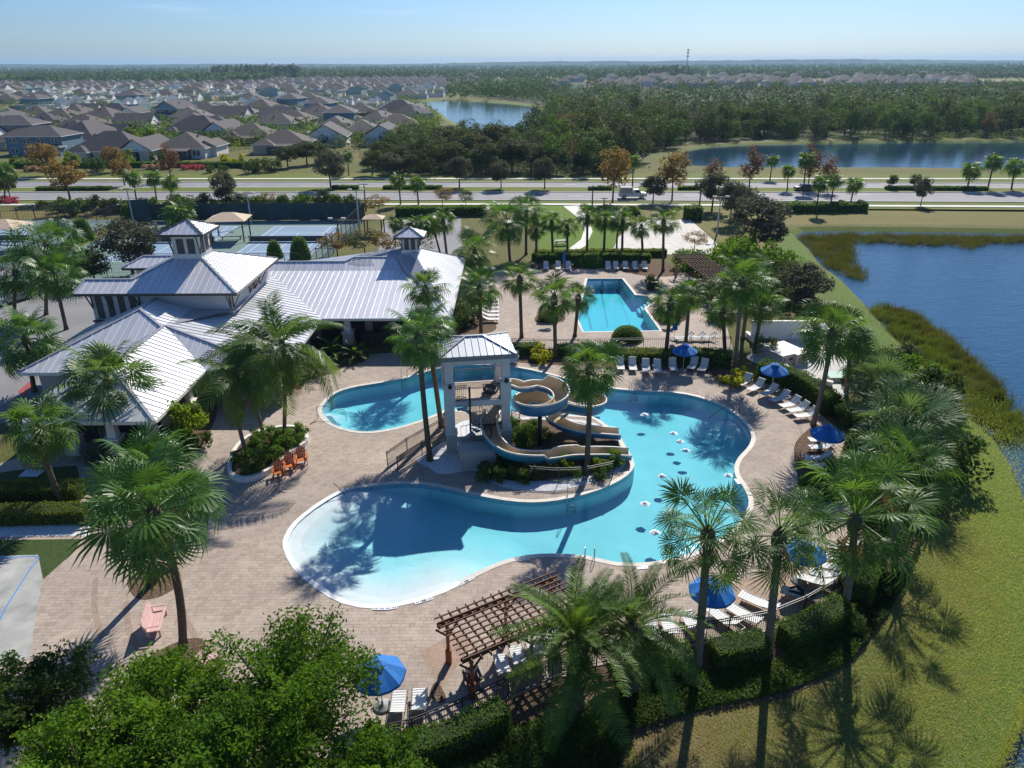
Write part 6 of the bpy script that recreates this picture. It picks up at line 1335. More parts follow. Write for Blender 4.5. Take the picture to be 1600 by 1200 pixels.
# Adirondack chairs and loveseat
M_ORANGE = simple('orange_plastic', (.56, .13, .012), .5, var=.1); M_PINKP = simple('faded_pink', (.62, .40, .38), .6, var=.10)
def adirondack(label, px, rz, mat, w=.56, group=None, nsl=5, name='adirondack_chair', cat='chair', sc=1.0):
    t = thing(name, label, cat, G(*px, DZ), rz, group); t.scale = (sc,)*3; hw = w/2
    for i in range(nsl):                               # back slats fan out, sitter faces -Y
        x = -hw+(i+.5)*w/nsl; f = 1-abs(x)/hw*.25; m = MB(); a = Vector((x*.92, .22, .26)); b = Vector((x*1.06, .52, .26+.72*f)); m.bar(a, b, w/nsl*.88, .022, (0, -1, .4)); m.obj('back_slat', mat, t)
    for i in range(5): m = MB(); y = -.34+i*.125; m.box((0, y, .38-.16*(y+.34)), (w, .105, .022)); m.obj('seat_slat', mat, t)
    for s in (-1, 1):
        m = MB(); m.box((s*(hw+.05), -.32, .27), (.035, .12, .54)); m.obj('front_leg', mat, t); m = MB(); m.bar((s*(hw+.01), -.36, .36), (s*(hw+.01), .55, .03), .03, .13, (0, 0, 1)); m.obj('rear_leg', mat, t)
        m = MB(); m.box((s*(hw+.07), -.06, .555), (.13, .70, .025)); m.obj('armrest', mat, t)
    m = MB(); m.box((0, .43, .60), (w+.2, .03, .07)); m.obj('back_rail', mat, t); return t
for p, lb in (((437, 744), 'orange Adirondack chair at the left end of the row of three by the planter'), ((454, 733), 'orange Adirondack chair in the middle of the row of three by the planter'), ((472, 723), 'orange Adirondack chair at the right end of the row of three by the planter')):
    adirondack(lb, p, R(18), M_ORANGE, .56, 'orange Adirondack chairs', sc=1.08)
t = thing('garden_bench', 'faded pink bench with wide planks, seen from above beside the widest palm', 'bench', G(249, 978, DZ), R(104))
for i in range(4): m = MB(); m.box((0, .34+.055*i, .50+.155*i), (1.75, .03, .14), 0, 0, Matrix.Rotation(-R(20), 3, 'X')); m.obj('back_plank', M_PINKP, t)
for i in range(4): m = MB(); m.box((0, -.20+.145*i, .43), (1.75, .13, .035)); m.obj('seat_plank', M_PINKP, t)
for x in (-.78, .78):
    m = MB(); m.box((x, -.20, .22), (.07, .09, .43)); m.obj('leg', M_PINKP, t); m = MB(); m.bar((x, .30, 0), (x, .53, 1.0), .07, .09); m.obj('leg', M_PINKP, t); m = MB(); m.box((x, .06, .66), (.09, .62, .035)); m.obj('armrest', M_PINKP, t)
adirondack('faded pink Adirondack chair near the bottom left tree', (326, 1040), R(150), M_PINKP, .56, None, 5, sc=1.1); adirondack('faded pink Adirondack chair at the upper mulch circle behind the palms', (262, 884), R(60), M_PINKP, .56, None, 5, sc=1.1)
# round planter wall
pw = [G(*p) for p in [(364, 744), (366, 722), (376, 702), (396, 686), (428, 676), (458, 674), (474, 682), (476, 694), (458, 708), (436, 724), (414, 742), (385, 752)]]; pw = ccw([Vector((p.x, p.y)) for p in smooth_line(pw, 3, True)]); n = len(pw); t = thing('planter', 'low curved concrete planter wall around the coconut palms', 'planter', (pw[0].x, pw[0].y, 0)); o_ = offset(pw, .28); m = MB(); q = lambda p, z: (p.x-pw[0].x, p.y-pw[0].y, z)
m.add([q(p, .04) for p in o_]+[q(p, .42) for p in o_]+[q(p, .42) for p in pw]+[q(p, .2) for p in pw], [(i, (i+1) % n, n+(i+1) % n, n+i) for i in range(n)]+[(n+i, n+(i+1) % n, 2*n+(i+1) % n, 2*n+i) for i in range(n)]+[(2*n+i, 2*n+(i+1) % n, 3*n+(i+1) % n, 3*n+i) for i in range(n)]); m.obj('wall', M_CREAM, t)
s_ = fill(pw, [], .34, name='soil', mat=M_MULCH, parent=t); s_.data.transform(Matrix.Translation((-pw[0].x, -pw[0].y, 0)))
# pergola
M_PERG = simple('pergola_wood', (.135, .060, .032), .75, var=.25, scale=4); M_POST = simple('pergola_post', (.30, .105, .035), .7, var=.2, scale=3)
def pergola(label, A, B, C, bases, npur, nraf, zt):
    t = thing('pergola', label, 'pergola', (A.x, A.y, 0)); o = Vector((A.x, A.y, 0)); A, B, C = A-o, B-o, C-o; u = (B-A); v = (C-A); D = B+v; un = u.normalized(); vn = v.normalized(); z = Vector((0, 0, 1))
    for f in (.10, .90):
        for k in (-.07, .07):
            m = MB(); p = A+v*f+vn*k; m.bar(p-un*.1-z*.17, p+u+un*.1-z*.17, .045, .2); m.obj('beam', M_PERG, t)
    for i in range(nraf): m = MB(); p = A+u*((i+.5)/nraf); m.bar(p-vn*.18, p+v+vn*.18, .045, .16); m.obj('rafter', M_PERG, t)
    for i in range(npur): m = MB(); p = A+v*((i+.25)/(npur-.5)); m.bar(p-un*.15+z*.115, p+u+un*.15+z*.115, .05, .06); m.obj('purlin', M_PERG, t)
    for fu, fv in bases:
        p = A+u*fu+v*fv; m = MB(); m.box((p.x, p.y, (zt-.28)/2), (.15, .15, zt-.28)); po = m.obj('post', M_POST, t); m = MB(); m.box((p.x, p.y, .42), (.27, .27, .84)); m.obj('post_base', M_POST, po)
        for s in (-1, 1): m = MB(); q_ = Vector((p.x, p.y, zt-.95)); m.bar(q_, q_+un*.55*s+z*.62, .06, .09); m.obj('brace', M_PERG, po)
    return t
ZP = 2.55; PA = G(682, 967, ZP); PB = G(862, 896, ZP); PC = G(729, 1034, ZP)
pergola('dark brown wooden pergola with open lattice roof beside the pool fence', PA, PB, PC, ((.06, .10), (.06, .90), (.55, .90), (.55, .10), (.96, .9), (.96, .1)), 10, 14, ZP)
pergola('red brown trellis pergola at the right side of the lap pool deck', G(1050, 397, 2.6), G(1096, 397, 2.6), G(1122, 448, 2.6), ((.06, .1), (.9, .1), (.06, .5), (.9, .5), (.06, .9), (.9, .9)), 8, 9, 2.6)
# fences
def fence(label, px, h=1.25, sp=.115, post=2.2, name='fence', pk=.020, z=DZ, mat=None):
    P = resample(smooth_line(GP(px), 4) if len(px) > 2 else GP(px), post); o = Vector((P[0].x, P[0].y, z)); t = thing(name, label, 'fence', o); P = [Vector((p.x, p.y, z))-o for p in P]; Z = Vector((0, 0, 1)); mat = mat or M_BLACKM
    for p in P: m = MB(); m.box((p.x, p.y, h/2+.03), (.06, .06, h+.06)); m.obj('post', mat, t)
    pkm = MB()
    for zz in (h, h-.15, .12):
        m = MB()
        for a, b in zip(P, P[1:]): m.bar(a+Z*zz, b+Z*zz, .035, .04)
        m.obj('rail', mat, t)
    for a, b in zip(P, P[1:]):
        k = max(1, int((b-a).length/sp))
        for i in range(1, k): p = a.lerp(b, i/k); pkm.bar(p+Z*.1, p+Z*(h), pk, pk)
    stuff(pkm.obj('pickets', mat, t)); return t
fence('black metal picket fence curving around the south side of the pool deck', [(560, 1180), (640, 1160), (700, 1140), (740, 1117), (800, 1089), (850, 1067), (900, 1050), (960, 1032), (1030, 1018), (1100, 1005), (1160, 993), (1210, 982), (1265, 957), (1300, 935), (1322, 905), (1338, 872)])
fence('black metal fence on the island in front of the slide exits', [(828, 752), (870, 755), (915, 753), (957, 744)], 1.1); fence('left black railing beside the pair of palms at the tower gate', [(606, 730), (621, 717), (660, 694), (703, 670)], 1.15); fence('inner black railing at the tower ramp', [(622, 738), (655, 716), (696, 690)], 1.15)
fence('short black railing behind the slide tower', [(786, 668), (812, 660)], 1.1); fence('thin black fence between the two pools behind the hedges', [(800, 548), (900, 549), (1000, 547), (1140, 545)], 1.2, .2); fence('long black fence along the boulevard above the courts', [(0, 345), (160, 342), (300, 340)], 1.8, .5, 3.0, pk=.03)
# ladders and handrails
def rail_tube(name, label, paths, cat, mat=None, steps=(), r=.022):
    o = Vector(paths[0][0]); o.z = 0; t = thing(name, label, cat, o)
    for p in paths: m = MB(); m.tube([Vector(q)-o for q in p], r, 8); m.obj('handrail', mat or M_CHROME, t, True)
    for a, b in steps: m = MB(); m.bar(Vector(a)-o, Vector(b)-o, .09, .03); m.obj('step', mat or M_CHROME, t)
def ladder(label, px, ang):
    c = G(*px, DZ); d = Vector((sin(R(ang)), cos(R(ang)), 0)); s = Vector((d.y, -d.x, 0))*.26; Z = Vector((0, 0, 1)); ps = []
    for k in (-1, 1): b = c+s*k; ps.append([b-d*.45, b-d*.45+Z*.5, b-d*.3+Z*.78, b-d*.05+Z*.85, b+d*.18+Z*.62, b+d*.22-Z*.2, b+d*.22-Z*1.0])
    rail_tube('pool_ladder', label, ps, 'pool ladder', None, [(c-s+d*.22-Z*z, c+s+d*.22-Z*z) for z in (.3, .55, .8)])
ladder('steel pool ladder on the southern edge of the island', (893, 779), 185); ladder('steel pool ladder on the far edge of the western lobe', (632, 591), 170); ladder('steel pool ladder at the straight row of lounge chairs', (990, 610), 175); ladder('steel pool ladder at the near edge of the pool behind the feather palms', (921, 872), 5)
def grab(label, pts): rail_tube('handrail', label, [pts], 'handrail', M_DKBROWN)
a = G(484, 664, DZ); b = G(497, 657, DZ); c = G(543, 655, -.4); Z1 = Vector((0, 0, 1)); grab('bronze handrail over the steps of the western pool lobe', [a, b+Z1*.2, G(494, 637, .9), G(503, 634, .9), G(538, 640, .75), G(541, 652, .45), G(541, 658, -.3)])
grab('bronze handrail over the curved steps at the eastern pool edge', [G(1155, 649, DZ), G(1156, 630, .9), G(1140, 632, .9), G(1118, 645, .45), G(1106, 655, -.3)])
grab('pole rail at the left beach edge of the pool', [G(539, 773, DZ), G(523, 756, .75), G(521, 754, .8)])
# fountain jets
M_FOAM = simple('foam', (.86, .89, .90), .6, var=.10, scale=7, bump=.6, bscale=16)
for i, (x, y) in enumerate([(1007, 648), (1062, 690), (1071, 704), (1034, 744), (1008, 787), (1023, 832), (938, 624), (1138, 743), (1052, 677)]):
    b = G(x, y, WZ); q = random.Random(i); m = MB(); n = 14; V = [(0, 0, .17)]
    for k_, (rr, zz) in enumerate(((.07, .12), (.14, .08), (.21, .035), (.27, -.01))):
        V += [(rr*q.uniform(.75, 1.25)*cos(2*pi*j/n)*1.15, rr*q.uniform(.75, 1.25)*sin(2*pi*j/n), zz*q.uniform(.6, 1.5)) for j in range(n)]
    m.add(V, [(0, 1+j, 1+(j+1) % n) for j in range(n)]+[(1+k_*n+j, 1+(k_+1)*n+j, 1+(k_+1)*n+(j+1) % n, 1+k_*n+(j+1) % n) for k_ in range(3) for j in range(n)])
    tag(m.obj('water_jet', M_FOAM, None, True, b), 'white bubbling water jet breaking the surface of the main pool', 'fountain jet', 'bubbling jets in the main pool')
# depth markers set into the coping
M_MARK = simple('marker_ink', (.10, .13, .2), .6); T_M = MB(); T_M.box((0, 0, 0), (.62, .20, .012)); tme = T_M.mesh('tile', M_WHITE); I_M = MB()
for k in range(5): I_M.box((-.22+k*.11, 0, .008), (.07 if k != 2 else .03, .10, .006))
ime = I_M.mesh('print', M_MARK)
for i, (x, y) in enumerate([(592, 951), (611, 950), (657, 940), (667, 937), (725, 910), (733, 906), (818, 874), (1004, 887), (1152, 752)]):
    p = G(x, y, DZ+.028); k = min(range(len(pool)), key=lambda j: (pool[j]-p.xy).length); d = pool[(k+1) % len(pool)]-pool[k-1]; t = thing('depth_marker', 'white depth marker tile with dark print in the pool coping', 'marker tile', p, atan2(d.y, d.x), 'depth markers around the pool'); link('tile', tme, t); link('print', ime, t)
# ---- tennis courts
M_CGREEN = simple('court_green', (.14, .215, .19), .85, var=.08, scale=.2); M_CBLUE = simple('court_blue', (.19, .29, .40), .8, var=.08, scale=.2); M_LINE = simple('court_white', (.72, .74, .74), .7)
def rect(x0, x1, y0, y1, z, mat, name): m = MB(); m.add([(x0, y0, z), (x1, y0, z), (x1, y1, z), (x0, y1, z)], [(0, 1, 2, 3)]); return struct(m.obj(name, mat))
rect(-66, -26, 92, 129.5, .012, M_CGREEN, 'tennis_court'); rect(-104, -70, 92, 131, .012, M_CGREEN, 'tennis_court')
def court(x0, far, lab):
    x1 = x0+10.97; near = far-23.77; rect(x0-.3, x1+.3, near-.3, far+.3, .016, M_CBLUE, 'court_surface'); L = MB()
    def ln(ax, ay, bx, by): L.add([(min(ax, bx)-.05, min(ay, by)-.05, .021), (max(ax, bx)+.05, min(ay, by)-.05, .021), (max(ax, bx)+.05, max(ay, by)+.05, .021), (min(ax, bx)-.05, max(ay, by)+.05, .021)], [(0, 1, 2, 3)])
    ln(x0, far, x1, far); ln(x0, near, x1, near)
    for x in (x0, x0+1.37, x1-1.37, x1): ln(x, near, x, far)
    ln(x0+1.37, far-5.49, x1-1.37, far-5.49); ln(x0+1.37, near+5.49, x1-1.37, near+5.49); ln((x0+x1)/2, near+5.49, (x0+x1)/2, far-5.49); struct(L.obj('court_lines', M_LINE))
    t = thing('tennis_net', 'low tennis net across the '+lab+' court', 'tennis net', ((x0+x1)/2, far-11.885, 0)); m = MB(); m.box((0, 0, .5), (12, .02, .84)); m.obj('net', M_DKBROWN, t); m = MB(); m.box((0, 0, .95), (12, .04, .06)); m.obj('net_tape', M_LINE, t)
    for s in (-6.1, 6.1): m = MB(); m.tube([(s, 0, 0), (s, 0, 1.05)], .05, 6); m.obj('post', M_BLACKM, t)
court(-40.4, 124.5, 'right'); court(-58, 124.5, 'left'); court(-88, 126, 'westernmost')
M_SCRN = simple('windscreen', (.03, .068, .072), .9, var=.2, scale=.5)
def screen(label, a, b, h=3.2, cover=2.9):
    o = Vector((*a, 0)); t = thing('court_fence', label, 'fence', o); A = Vector((0, 0, 0)); B = Vector((b[0]-a[0], b[1]-a[1], 0)); n = max(1, round((B-A).length/3.2)); Z = Vector((0, 0, 1))
    for i in range(n+1): p = A.lerp(B, i/n); m = MB(); m.tube([p, p+Z*h], .05, 6); m.obj('post', M_BLACKM, t)
    for i in range(n):
        if cover > 0: p, q_ = A.lerp(B, (i+.02)/n), A.lerp(B, (i+.98)/n); m = MB(); m.bar(p+Z*(.1+cover/2), q_+Z*(.1+cover/2), .03, cover); m.obj('windscreen', M_SCRN, t)
    m = MB(); m.bar(A+Z*h, B+Z*h, .05, .05); m.obj('rail', M_BLACKM, t)
    if cover <= 0:
        k = MB()
        for i in range(n*10): p = A.lerp(B, i/(n*10)); k.bar(p, p+Z*h, .018, .018)
        for j in range(6): k.bar(A+Z*(j+.5)*h/6, B+Z*(j+.5)*h/6, .018, .018)
        stuff(k.obj('mesh', M_BLACKM, t))
screen('dark green windscreen fence behind the right tennis courts', (-66, 129.5), (-26, 129.5)); screen('open black court fence beside the small shade roof', (-26, 129.5), (-26, 92), 3.2, 0); screen('dark windscreen fence behind the western courts', (-104, 131), (-70, 131), 2.6, 0); screen('black fence between the court blocks', (-69, 131), (-69, 95), 3.2, 0); screen('front black fence of the right courts', (-66, 92), (-26, 92), 3.2, 0)
screen('torn dark green screen panel beside the left floodlight', tuple(G(207, 352).xy), tuple(G(238, 350).xy), 4.5, 4.2)
# shade roofs, floodlights
M_TAN = simple('shade_fabric', (.58, .44, .30), .85, var=.05)
def shade(label, px, w, d, h, rz=0, posts=True, col=None):
    t = thing('shade_canopy', label, 'shade canopy', G(*px), rz); m = MB(); z = h; C = [(-w/2, -d/2, z), (w/2, -d/2, z), (w/2, d/2, z), (-w/2, d/2, z)]; m.add(C+[(-w*.12, 0, z+w*.16), (w*.12, 0, z+w*.16)], [(0, 1, 5, 4), (1, 2, 5), (2, 3, 4, 5), (3, 0, 4)]); m.obj('fabric_roof', col or M_TAN, t)
    for x in (-1, 1):
        for y in (-1, 1): m = MB(); m.tube([(x*w*.4, y*d*.4, 0), (x*w*.4, y*d*.4, h+.05)], .11, 6); m.obj('post', M_BLACKM, t)
    m = MB(); m.box((0, 0, .46), (w*.55, .45, .07)); 
    for x in (-1, 1): m.box((x*w*.22, 0, .22), (.08, .4, .42))
    m.obj('bench', M_DKBROWN, t)
shade('tan fabric shade canopy beside the right tennis courts', (362, 374), 6.2, 5.4, 3.3, .1); shade('tan fabric shade canopy at the left edge of the courts', (14, 388), 6.5, 5.5, 3.4); shade('small tan shade roof over a wooden bench by the court fence', (586, 366), 3.4, 3.0, 2.7)
def flood(label, px, ty, n=2, arm=1.0):
    b = G(*px); h = atY(px[0], ty, b.y).z; t = thing('light_pole', label, 'light pole', b, 0, 'tall light poles of the sports area'); m = MB(); m.tube([(0, 0, 0), (0, 0, h)], [.16, .09], 8); m.obj('pole', M_CONC if n == 2 else M_BLACKM, t); m = MB(); m.bar((-arm, 0, h), (arm, 0, h), .1, .1); m.obj('crossarm', M_BLACKM, t)
    for x in (-arm, arm): m = MB(); m.box((x, -.15, h+.1), (.62, .5, .22)); m.obj('lamp_head', M_CONC, t)
flood('white floodlight pole beside the torn green screen', (210, 352), 296); flood('floodlight pole rising behind the tan canopy', (393, 350), 302); flood('double floodlight pole at the corner of the right courts', (562, 362), 297); flood('short floodlight pole at the front of the right courts', (530, 378), 342, 1); flood('floodlight pole at the far left court', (97, 372), 344, 1)
flood('street lamp at the lawn path by the boulevard', (925, 328), 292, 1, .5); flood('tall floodlight pole at the sand court near corner', (1120, 366), 308); flood('floodlight pole behind the grey trees at the boulevard', (1092, 330), 288, 1, .6); flood('slim street lamp in front of the middle median', (572, 330), 288, 1, .5); flood('dark pole between two palms on the lawn', (963, 394), 335, 1, .3); flood('street lamp at the boulevard path', (943, 338), 310, 1, .3)
# picnic table, service yard
t = thing('picnic_table', 'pale picnic table on the lawn behind the lap pool', 'picnic table', G(877, 383), .2)
for i in range(4): m = MB(); m.box((0, -.3+i*.2, .75), (1.9, .18, .05)); m.obj('table_plank', M_CONC, t)
for s in (-1, 1): m = MB(); m.box((0, s*.75, .45), (1.9, .28, .05)); m.obj('bench', M_CONC, t); m = MB(); m.bar((s*.7, -.75, 0), (s*.7, .2, .72), .08, .08); m.bar((s*.7, .75, 0), (s*.7, -.2, .72), .08, .08); m.obj('leg', M_DKBROWN, t)
def wall_line(label, px, h, th=.2, name='garden_wall', mat=None):
    P = GP(px); o = Vector((P[0].x, P[0].y, 0)); t = thing(name, label, 'wall', o); m = MB(); c = MB()
    for a, b in zip(P, P[1:]): m.bar(a-o+Vector((0, 0, h/2)), b-o+Vector((0, 0, h/2)), th, h); c.bar(a-o+Vector((0, 0, h+.03)), b-o+Vector((0, 0, h+.03)), th+.1, .07)
    m.obj('wall', mat or M_WHITE, t); c.obj('coping', M_CREAM, t)
wall_line('white rendered wall at the back of the service yard', [(1172, 530), (1262, 530)], 1.9); wall_line('low pale wall along the left edge of the service yard', [(1166, 526), (1200, 556), (1243, 592), (1300, 606)], .5, .25)
M_BOXT = simple('tan_housing', (.52, .46, .42), .7)
def bx_unit(label, px, w, d, h, mat, name, cat, lidmat=None, rz=0):
    t = thing(name, label, cat, G(*px, DZ), rz); m = MB(); m.box((0, 0, h/2), (w, d, h)); m.obj('body', mat, t); m = MB(); m.add([(-w/2-.04, -d/2-.04, h), (w/2+.04, -d/2-.04, h), (w/2+.04, d/2+.04, h), (-w/2-.04, d/2+.04, h), (-w/2-.04, -d/2-.04, h+.06), (w/2+.04, -d/2-.04, h+.06), (w/2+.04, d/2+.04, h+.10), (-w/2-.04, d/2+.04, h+.10)], [(0, 1, 5, 4), (1, 2, 6, 5), (2, 3, 7, 6), (3, 0, 4, 7), (4, 5, 6, 7)]); m.obj('lid', lidmat or mat, t)
    m = MB(); m.box((w*.2, -d/2-.02, h*.6), (w*.3, .03, h*.25)); m.obj('panel', M_DKBROWN, t); m = MB(); m.box((-w*.3, -d/2-.03, h*.5), (.06, .05, h*.5)); m.obj('latch', M_DKBROWN, t)
M_BOXW = simple('pale_lid', (.50, .45, .41), .6)
bx_unit('left tan pump housing with pale lid in the service yard', (1210, 562), 1.5, 3.2, 1.0, M_BOXT, 'pump_housing', 'pump housing', M_BOXW, .45); bx_unit('right tan pump housing with pale lid in the service yard', (1232, 560), 1.5, 3.2, 1.0, M_BOXT, 'pump_housing', 'pump housing', M_BOXW, .45); bx_unit('low green topped utility box in the service yard', (1306, 592), 1.6, 1.3, .35, M_CONC, 'utility_box', 'utility box', simple('green_lid', (.16, .34, .28), .6))
t = thing('filter_pump', 'white filter pumps with pipes beside the tan housings', 'pump', G(1262, 560, DZ))
for i, x in enumerate((-.5, .35)): m = MB(); m.lathe([(0, 0), (.28, 0), (.3, .5), (.22, .72), (0, .78)], (x, 0, .2), 12); m.obj('tank', M_WHITE, t); m = MB(); m.tube([(x, 0, .1), (x, -.7, .1), (x+.4, -.7, .5)], .06, 6); m.obj('pipe', M_BLACKM, t)
# blue mat on the turf
bm_ = MB(); bm_.box((0, 0, .03), (1.3, .9, .06)); tag(bm_.obj('mat', simple('pale_mat', (.55, .58, .62), .7), None, loc=G(50, 740, DZ+.01)), 'pale mat lying on the dark turf left of the hedges', 'mat')
# ---- vehicles
def car(label, px, rz, body, kind='sedan', cat='car'):
    t = thing('parked_car' if kind == 'sedan' else 'work_truck', label, cat, G(*px, .02), rz); L, W = (4.6, 1.8) if kind == 'sedan' else (5.6, 2.0)
    prof = [(-L/2, .35), (-L/2, .85), (-L*.30, .95), (-L*.16, 1.42), (L*.16, 1.45), (L*.32, .98), (L/2, .80), (L/2, .35)] if kind == 'sedan' else [(-L/2, .5), (-L/2, 1.15), (L*.02, 1.15), (L*.03, 1.85), (L*.20, 1.88), (L*.30, 1.25), (L/2, 1.1), (L/2, .5)]
    m = MB(); n = len(prof); V = [(x, -W/2*(1 if z < 1 else .86), z) for x, z in prof]+[(x, W/2*(1 if z < 1 else .86), z) for x, z in prof]; m.add(V, [tuple(range(n)), tuple(range(2*n-1, n-1, -1))]+[(i, n+i, n+(i+1) % n, (i+1) % n) for i in range(n)]); m.obj('body', body, t)
    g = MB(); z0, z1 = (.98, 1.38) if kind == 'sedan' else (1.28, 1.78); x0, x1 = (-L*.24, L*.24) if kind == 'sedan' else (L*.05, L*.24)
    for s in (-1, 1): g.add([(x0, s*W*.475, z0), (x1, s*W*.475, z0), (x1-.25, s*W*.437, z1), (x0+.12, s*W*.437, z1)], [(0, 1, 2, 3)])
    g.obj('window', M_GLASS, t)
    for x in (-L*.32, L*.32):
        for s in (-1, 1):
            w = MB(); r = .33 if kind == 'sedan' else .4; w.tube([(x, s*(W/2-.16), r), (x, s*(W/2+.02), r)], r, 14); wo = w.obj('wheel', M_BLACKM, t); w = MB(); w.tube([(x, s*(W/2+.021), r), (x, s*(W/2+.035), r)], r*.55, 10); w.obj('rim', M_POLE, wo)
    for s in (-1, 1):
        h = MB(); h.box((L/2+.01, s*W*.36, .68 if kind == 'sedan' else .9), (.04, .34, .16)); h.obj('headlight', M_WHITE, t); h = MB(); h.box((-L/2-.01, s*W*.38, .78), (.04, .26, .16)); h.obj('tail_light', M_AWN, t)
    if kind != 'sedan': b = MB(); b.box((-L*.24, 0, 1.5), (L*.46, W*.96, .5)); b.box((-L*.24, 0, 2.05), (L*.42, W*.8, .5)); b.obj('load_box', M_CONC, t)
    return t
car('white work truck with boxed load driving on the near boulevard lanes', (988, 310), 0, M_WHITE, 'truck', 'truck'); car('pale blue car on the far boulevard lanes behind the truck', (1016, 291), pi, simple('pale_blue_paint', (.36, .45, .50), .3)); 
car('silver car in the parking lot at the left', (20, 472), 1.2, simple('silver_paint', (.45, .46, .48), .3)); car('dark car in the far right lane behind the cabbage palms', (1258, 298), 0, simple('dark_paint', (.05, .055, .06), .3))
red = sheet([(28, 612), (46, 596), (52, 604), (36, 622)], .02, M_AWN, 'painted_kerb')
lines = MB()
for i in range(7): p = G(-30+i*14, 585-i*7, .018); lines.box((p.x, p.y, p.z), (.12, 4.6, .004), .5)
struct(lines.obj('parking_lines', M_PAINT))
# ---- people
M_SKIN = simple('skin', (.42, .24, .16), .6, var=.05); M_CLB = simple('blue_clothes', (.02, .06, .36), .8); M_CLD = simple('dark_clothes', (.02, .025, .045), .85); M_HAIR = simple('hair_dark', (.02, .014, .01), .6)
def person(label, loc, rz, J, clothes, parts, hair=True):
    # J: joints; one continuous skinned body, clothing and hair as children
    t = thing('person', label, 'person', loc, rz)
    E = [('pelvis', 'spine'), ('spine', 'chest'), ('chest', 'neck'), ('neck', 'head'), ('head', 'crown')]
    for s in 'LR': E += [('chest', 'sh'+s), ('sh'+s, 'el'+s), ('el'+s, 'wr'+s), ('wr'+s, 'hd'+s), ('pelvis', 'hip'+s), ('hip'+s, 'kn'+s), ('kn'+s, 'an'+s), ('an'+s, 'toe'+s)]
    rad = {'pelvis': .135, 'spine': .12, 'chest': .14, 'neck': .055, 'head': .095, 'crown': .075, 'sh': .062, 'el': .043, 'wr': .03, 'hd': .036, 'hip': .09, 'kn': .058, 'an': .04, 'toe': .035}
    def skin(names, nm, mat, grow):
        ns = ['pelvis']+[n for n in J if n != 'pelvis' and n in names] if 'pelvis' in names else [n for n in J if n in names]; ix = {n: i for i, n in enumerate(ns)}
        me = bpy.data.meshes.new(nm); me.from_pydata([J[n] for n in ns], [(ix[a], ix[b]) for a, b in E if a in ix and b in ix], []); o = link(nm, me, t); md = o.modifiers.new('skin', 'SKIN'); sv = me.skin_vertices
        if not sv: 
            bm = bmesh.new(); bm.from_mesh(me); bm.verts.layers.skin.verify(); bm.to_mesh(me); bm.free(); sv = me.skin_vertices
        for n in ns: r = rad.get(n, rad.get(n[:-1], .05))+grow; sv[0].data[ix[n]].radius = (r, r); sv[0].data[ix[n]].use_root = (n == ns[0])
        o.modifiers.new('sub', 'SUBSURF').render_levels = 1; me.materials.append(mat); return o
    skin(set(J), 'body', M_SKIN, 0)
    for nm, names, mat in parts: skin(names, nm, mat, .014)
    if hair:
        h = Vector(J['head']).lerp(Vector(J['crown']), .55); m = MB(); m.lathe([(0, .13), (.07, .11), (.108, .05), (.112, -.02), (.09, -.09)], h, 12); m.obj('hair', M_HAIR, t, True)
    return t
std = {'pelvis': (0, 0, .95), 'spine': (0, 0, 1.12), 'chest': (0, .0, 1.36), 'neck': (0, 0, 1.50), 'head': (0, -.02, 1.62), 'crown': (0, -.01, 1.72)}
for s, k in (('L', -1), ('R', 1)): std.update({'sh'+s: (k*.18, 0, 1.40), 'el'+s: (k*.25, -.04, 1.12), 'wr'+s: (k*.24, -.20, .92), 'hd'+s: (k*.23, -.26, .86), 'hip'+s: (k*.09, 0, .88), 'kn'+s: (k*.13, -.06, .48), 'an'+s: (k*.15, .03, .08), 'toe'+s: (k*.16, -.13, .04)})
top = {'pelvis', 'spine', 'chest', 'shL', 'shR', 'elL', 'elR'}; leg = {'pelvis', 'hipL', 'hipR', 'knL', 'knR'}
person('player in blue clothes standing on the far left court', G(136, 373, .02), .6, std, None, [('shirt', top, M_CLB), ('shorts', leg, M_CLB)])
# reclining on the last lounge chair by the fence
lc = lounge('lounge chair with a reclining person in dark clothes beside the fence', (1250, 938), 118, 'bronze', None, 30); rec = {'pelvis': (0, .22, .50), 'spine': (0, .36, .58), 'chest': (0, .56, .71), 'neck': (0, .70, .80), 'head': (0, .79, .88), 'crown': (0, .88, .93)}
for s, k in (('L', -1), ('R', 1)): rec.update({'sh'+s: (k*.18, .60, .72), 'el'+s: (k*.30, .40, .58), 'wr'+s: (k*.16, .20, .64), 'hd'+s: (k*.08, .14, .66), 'hip'+s: (k*.09, .12, .49), 'kn'+s: (k*.13, -.26, .70 if k < 0 else .52), 'an'+s: (k*.12, -.62, .46), 'toe'+s: (k*.13, -.74, .54)})
person('person in dark clothes reclining on a lounge chair by the fence', lc.location.copy(), lc.rotation_euler.z, rec, None, [('shirt', top, M_CLD), ('trousers', leg | {'anL', 'anR'}, M_CLD)])
sit = {'pelvis': (0, 0, .50), 'spine': (0, .03, .66), 'chest': (0, .02, .90), 'neck': (0, -.02, 1.05), 'head': (0, -.05, 1.16), 'crown': (0, -.05, 1.26)}
for s, k in (('L', -1), ('R', 1)): sit.update({'sh'+s: (k*.18, 0, .94), 'el'+s: (k*.24, -.10, .70), 'wr'+s: (k*.15, -.32, .62), 'hd'+s: (k*.12, -.40, .60), 'hip'+s: (k*.09, -.05, .48), 'kn'+s: (k*.12, -.46, .50), 'an'+s: (k*.13, -.50, .09), 'toe'+s: (k*.14, -.66, .05)})
ch = adirondack('dark garden chair by the left near pergola post', (738, 1068), R(200), M_DKBROWN, .52, None, 5, 'garden_chair', 'chair')
person('person in a white top and red trousers sitting beside the pergola post', G(738, 1068, DZ-.10), R(200), sit, None, [('shirt', top, M_WHITE), ('trousers', leg | {'anL', 'anR'}, simple('red_clothes', (.35, .05, .09), .8))])
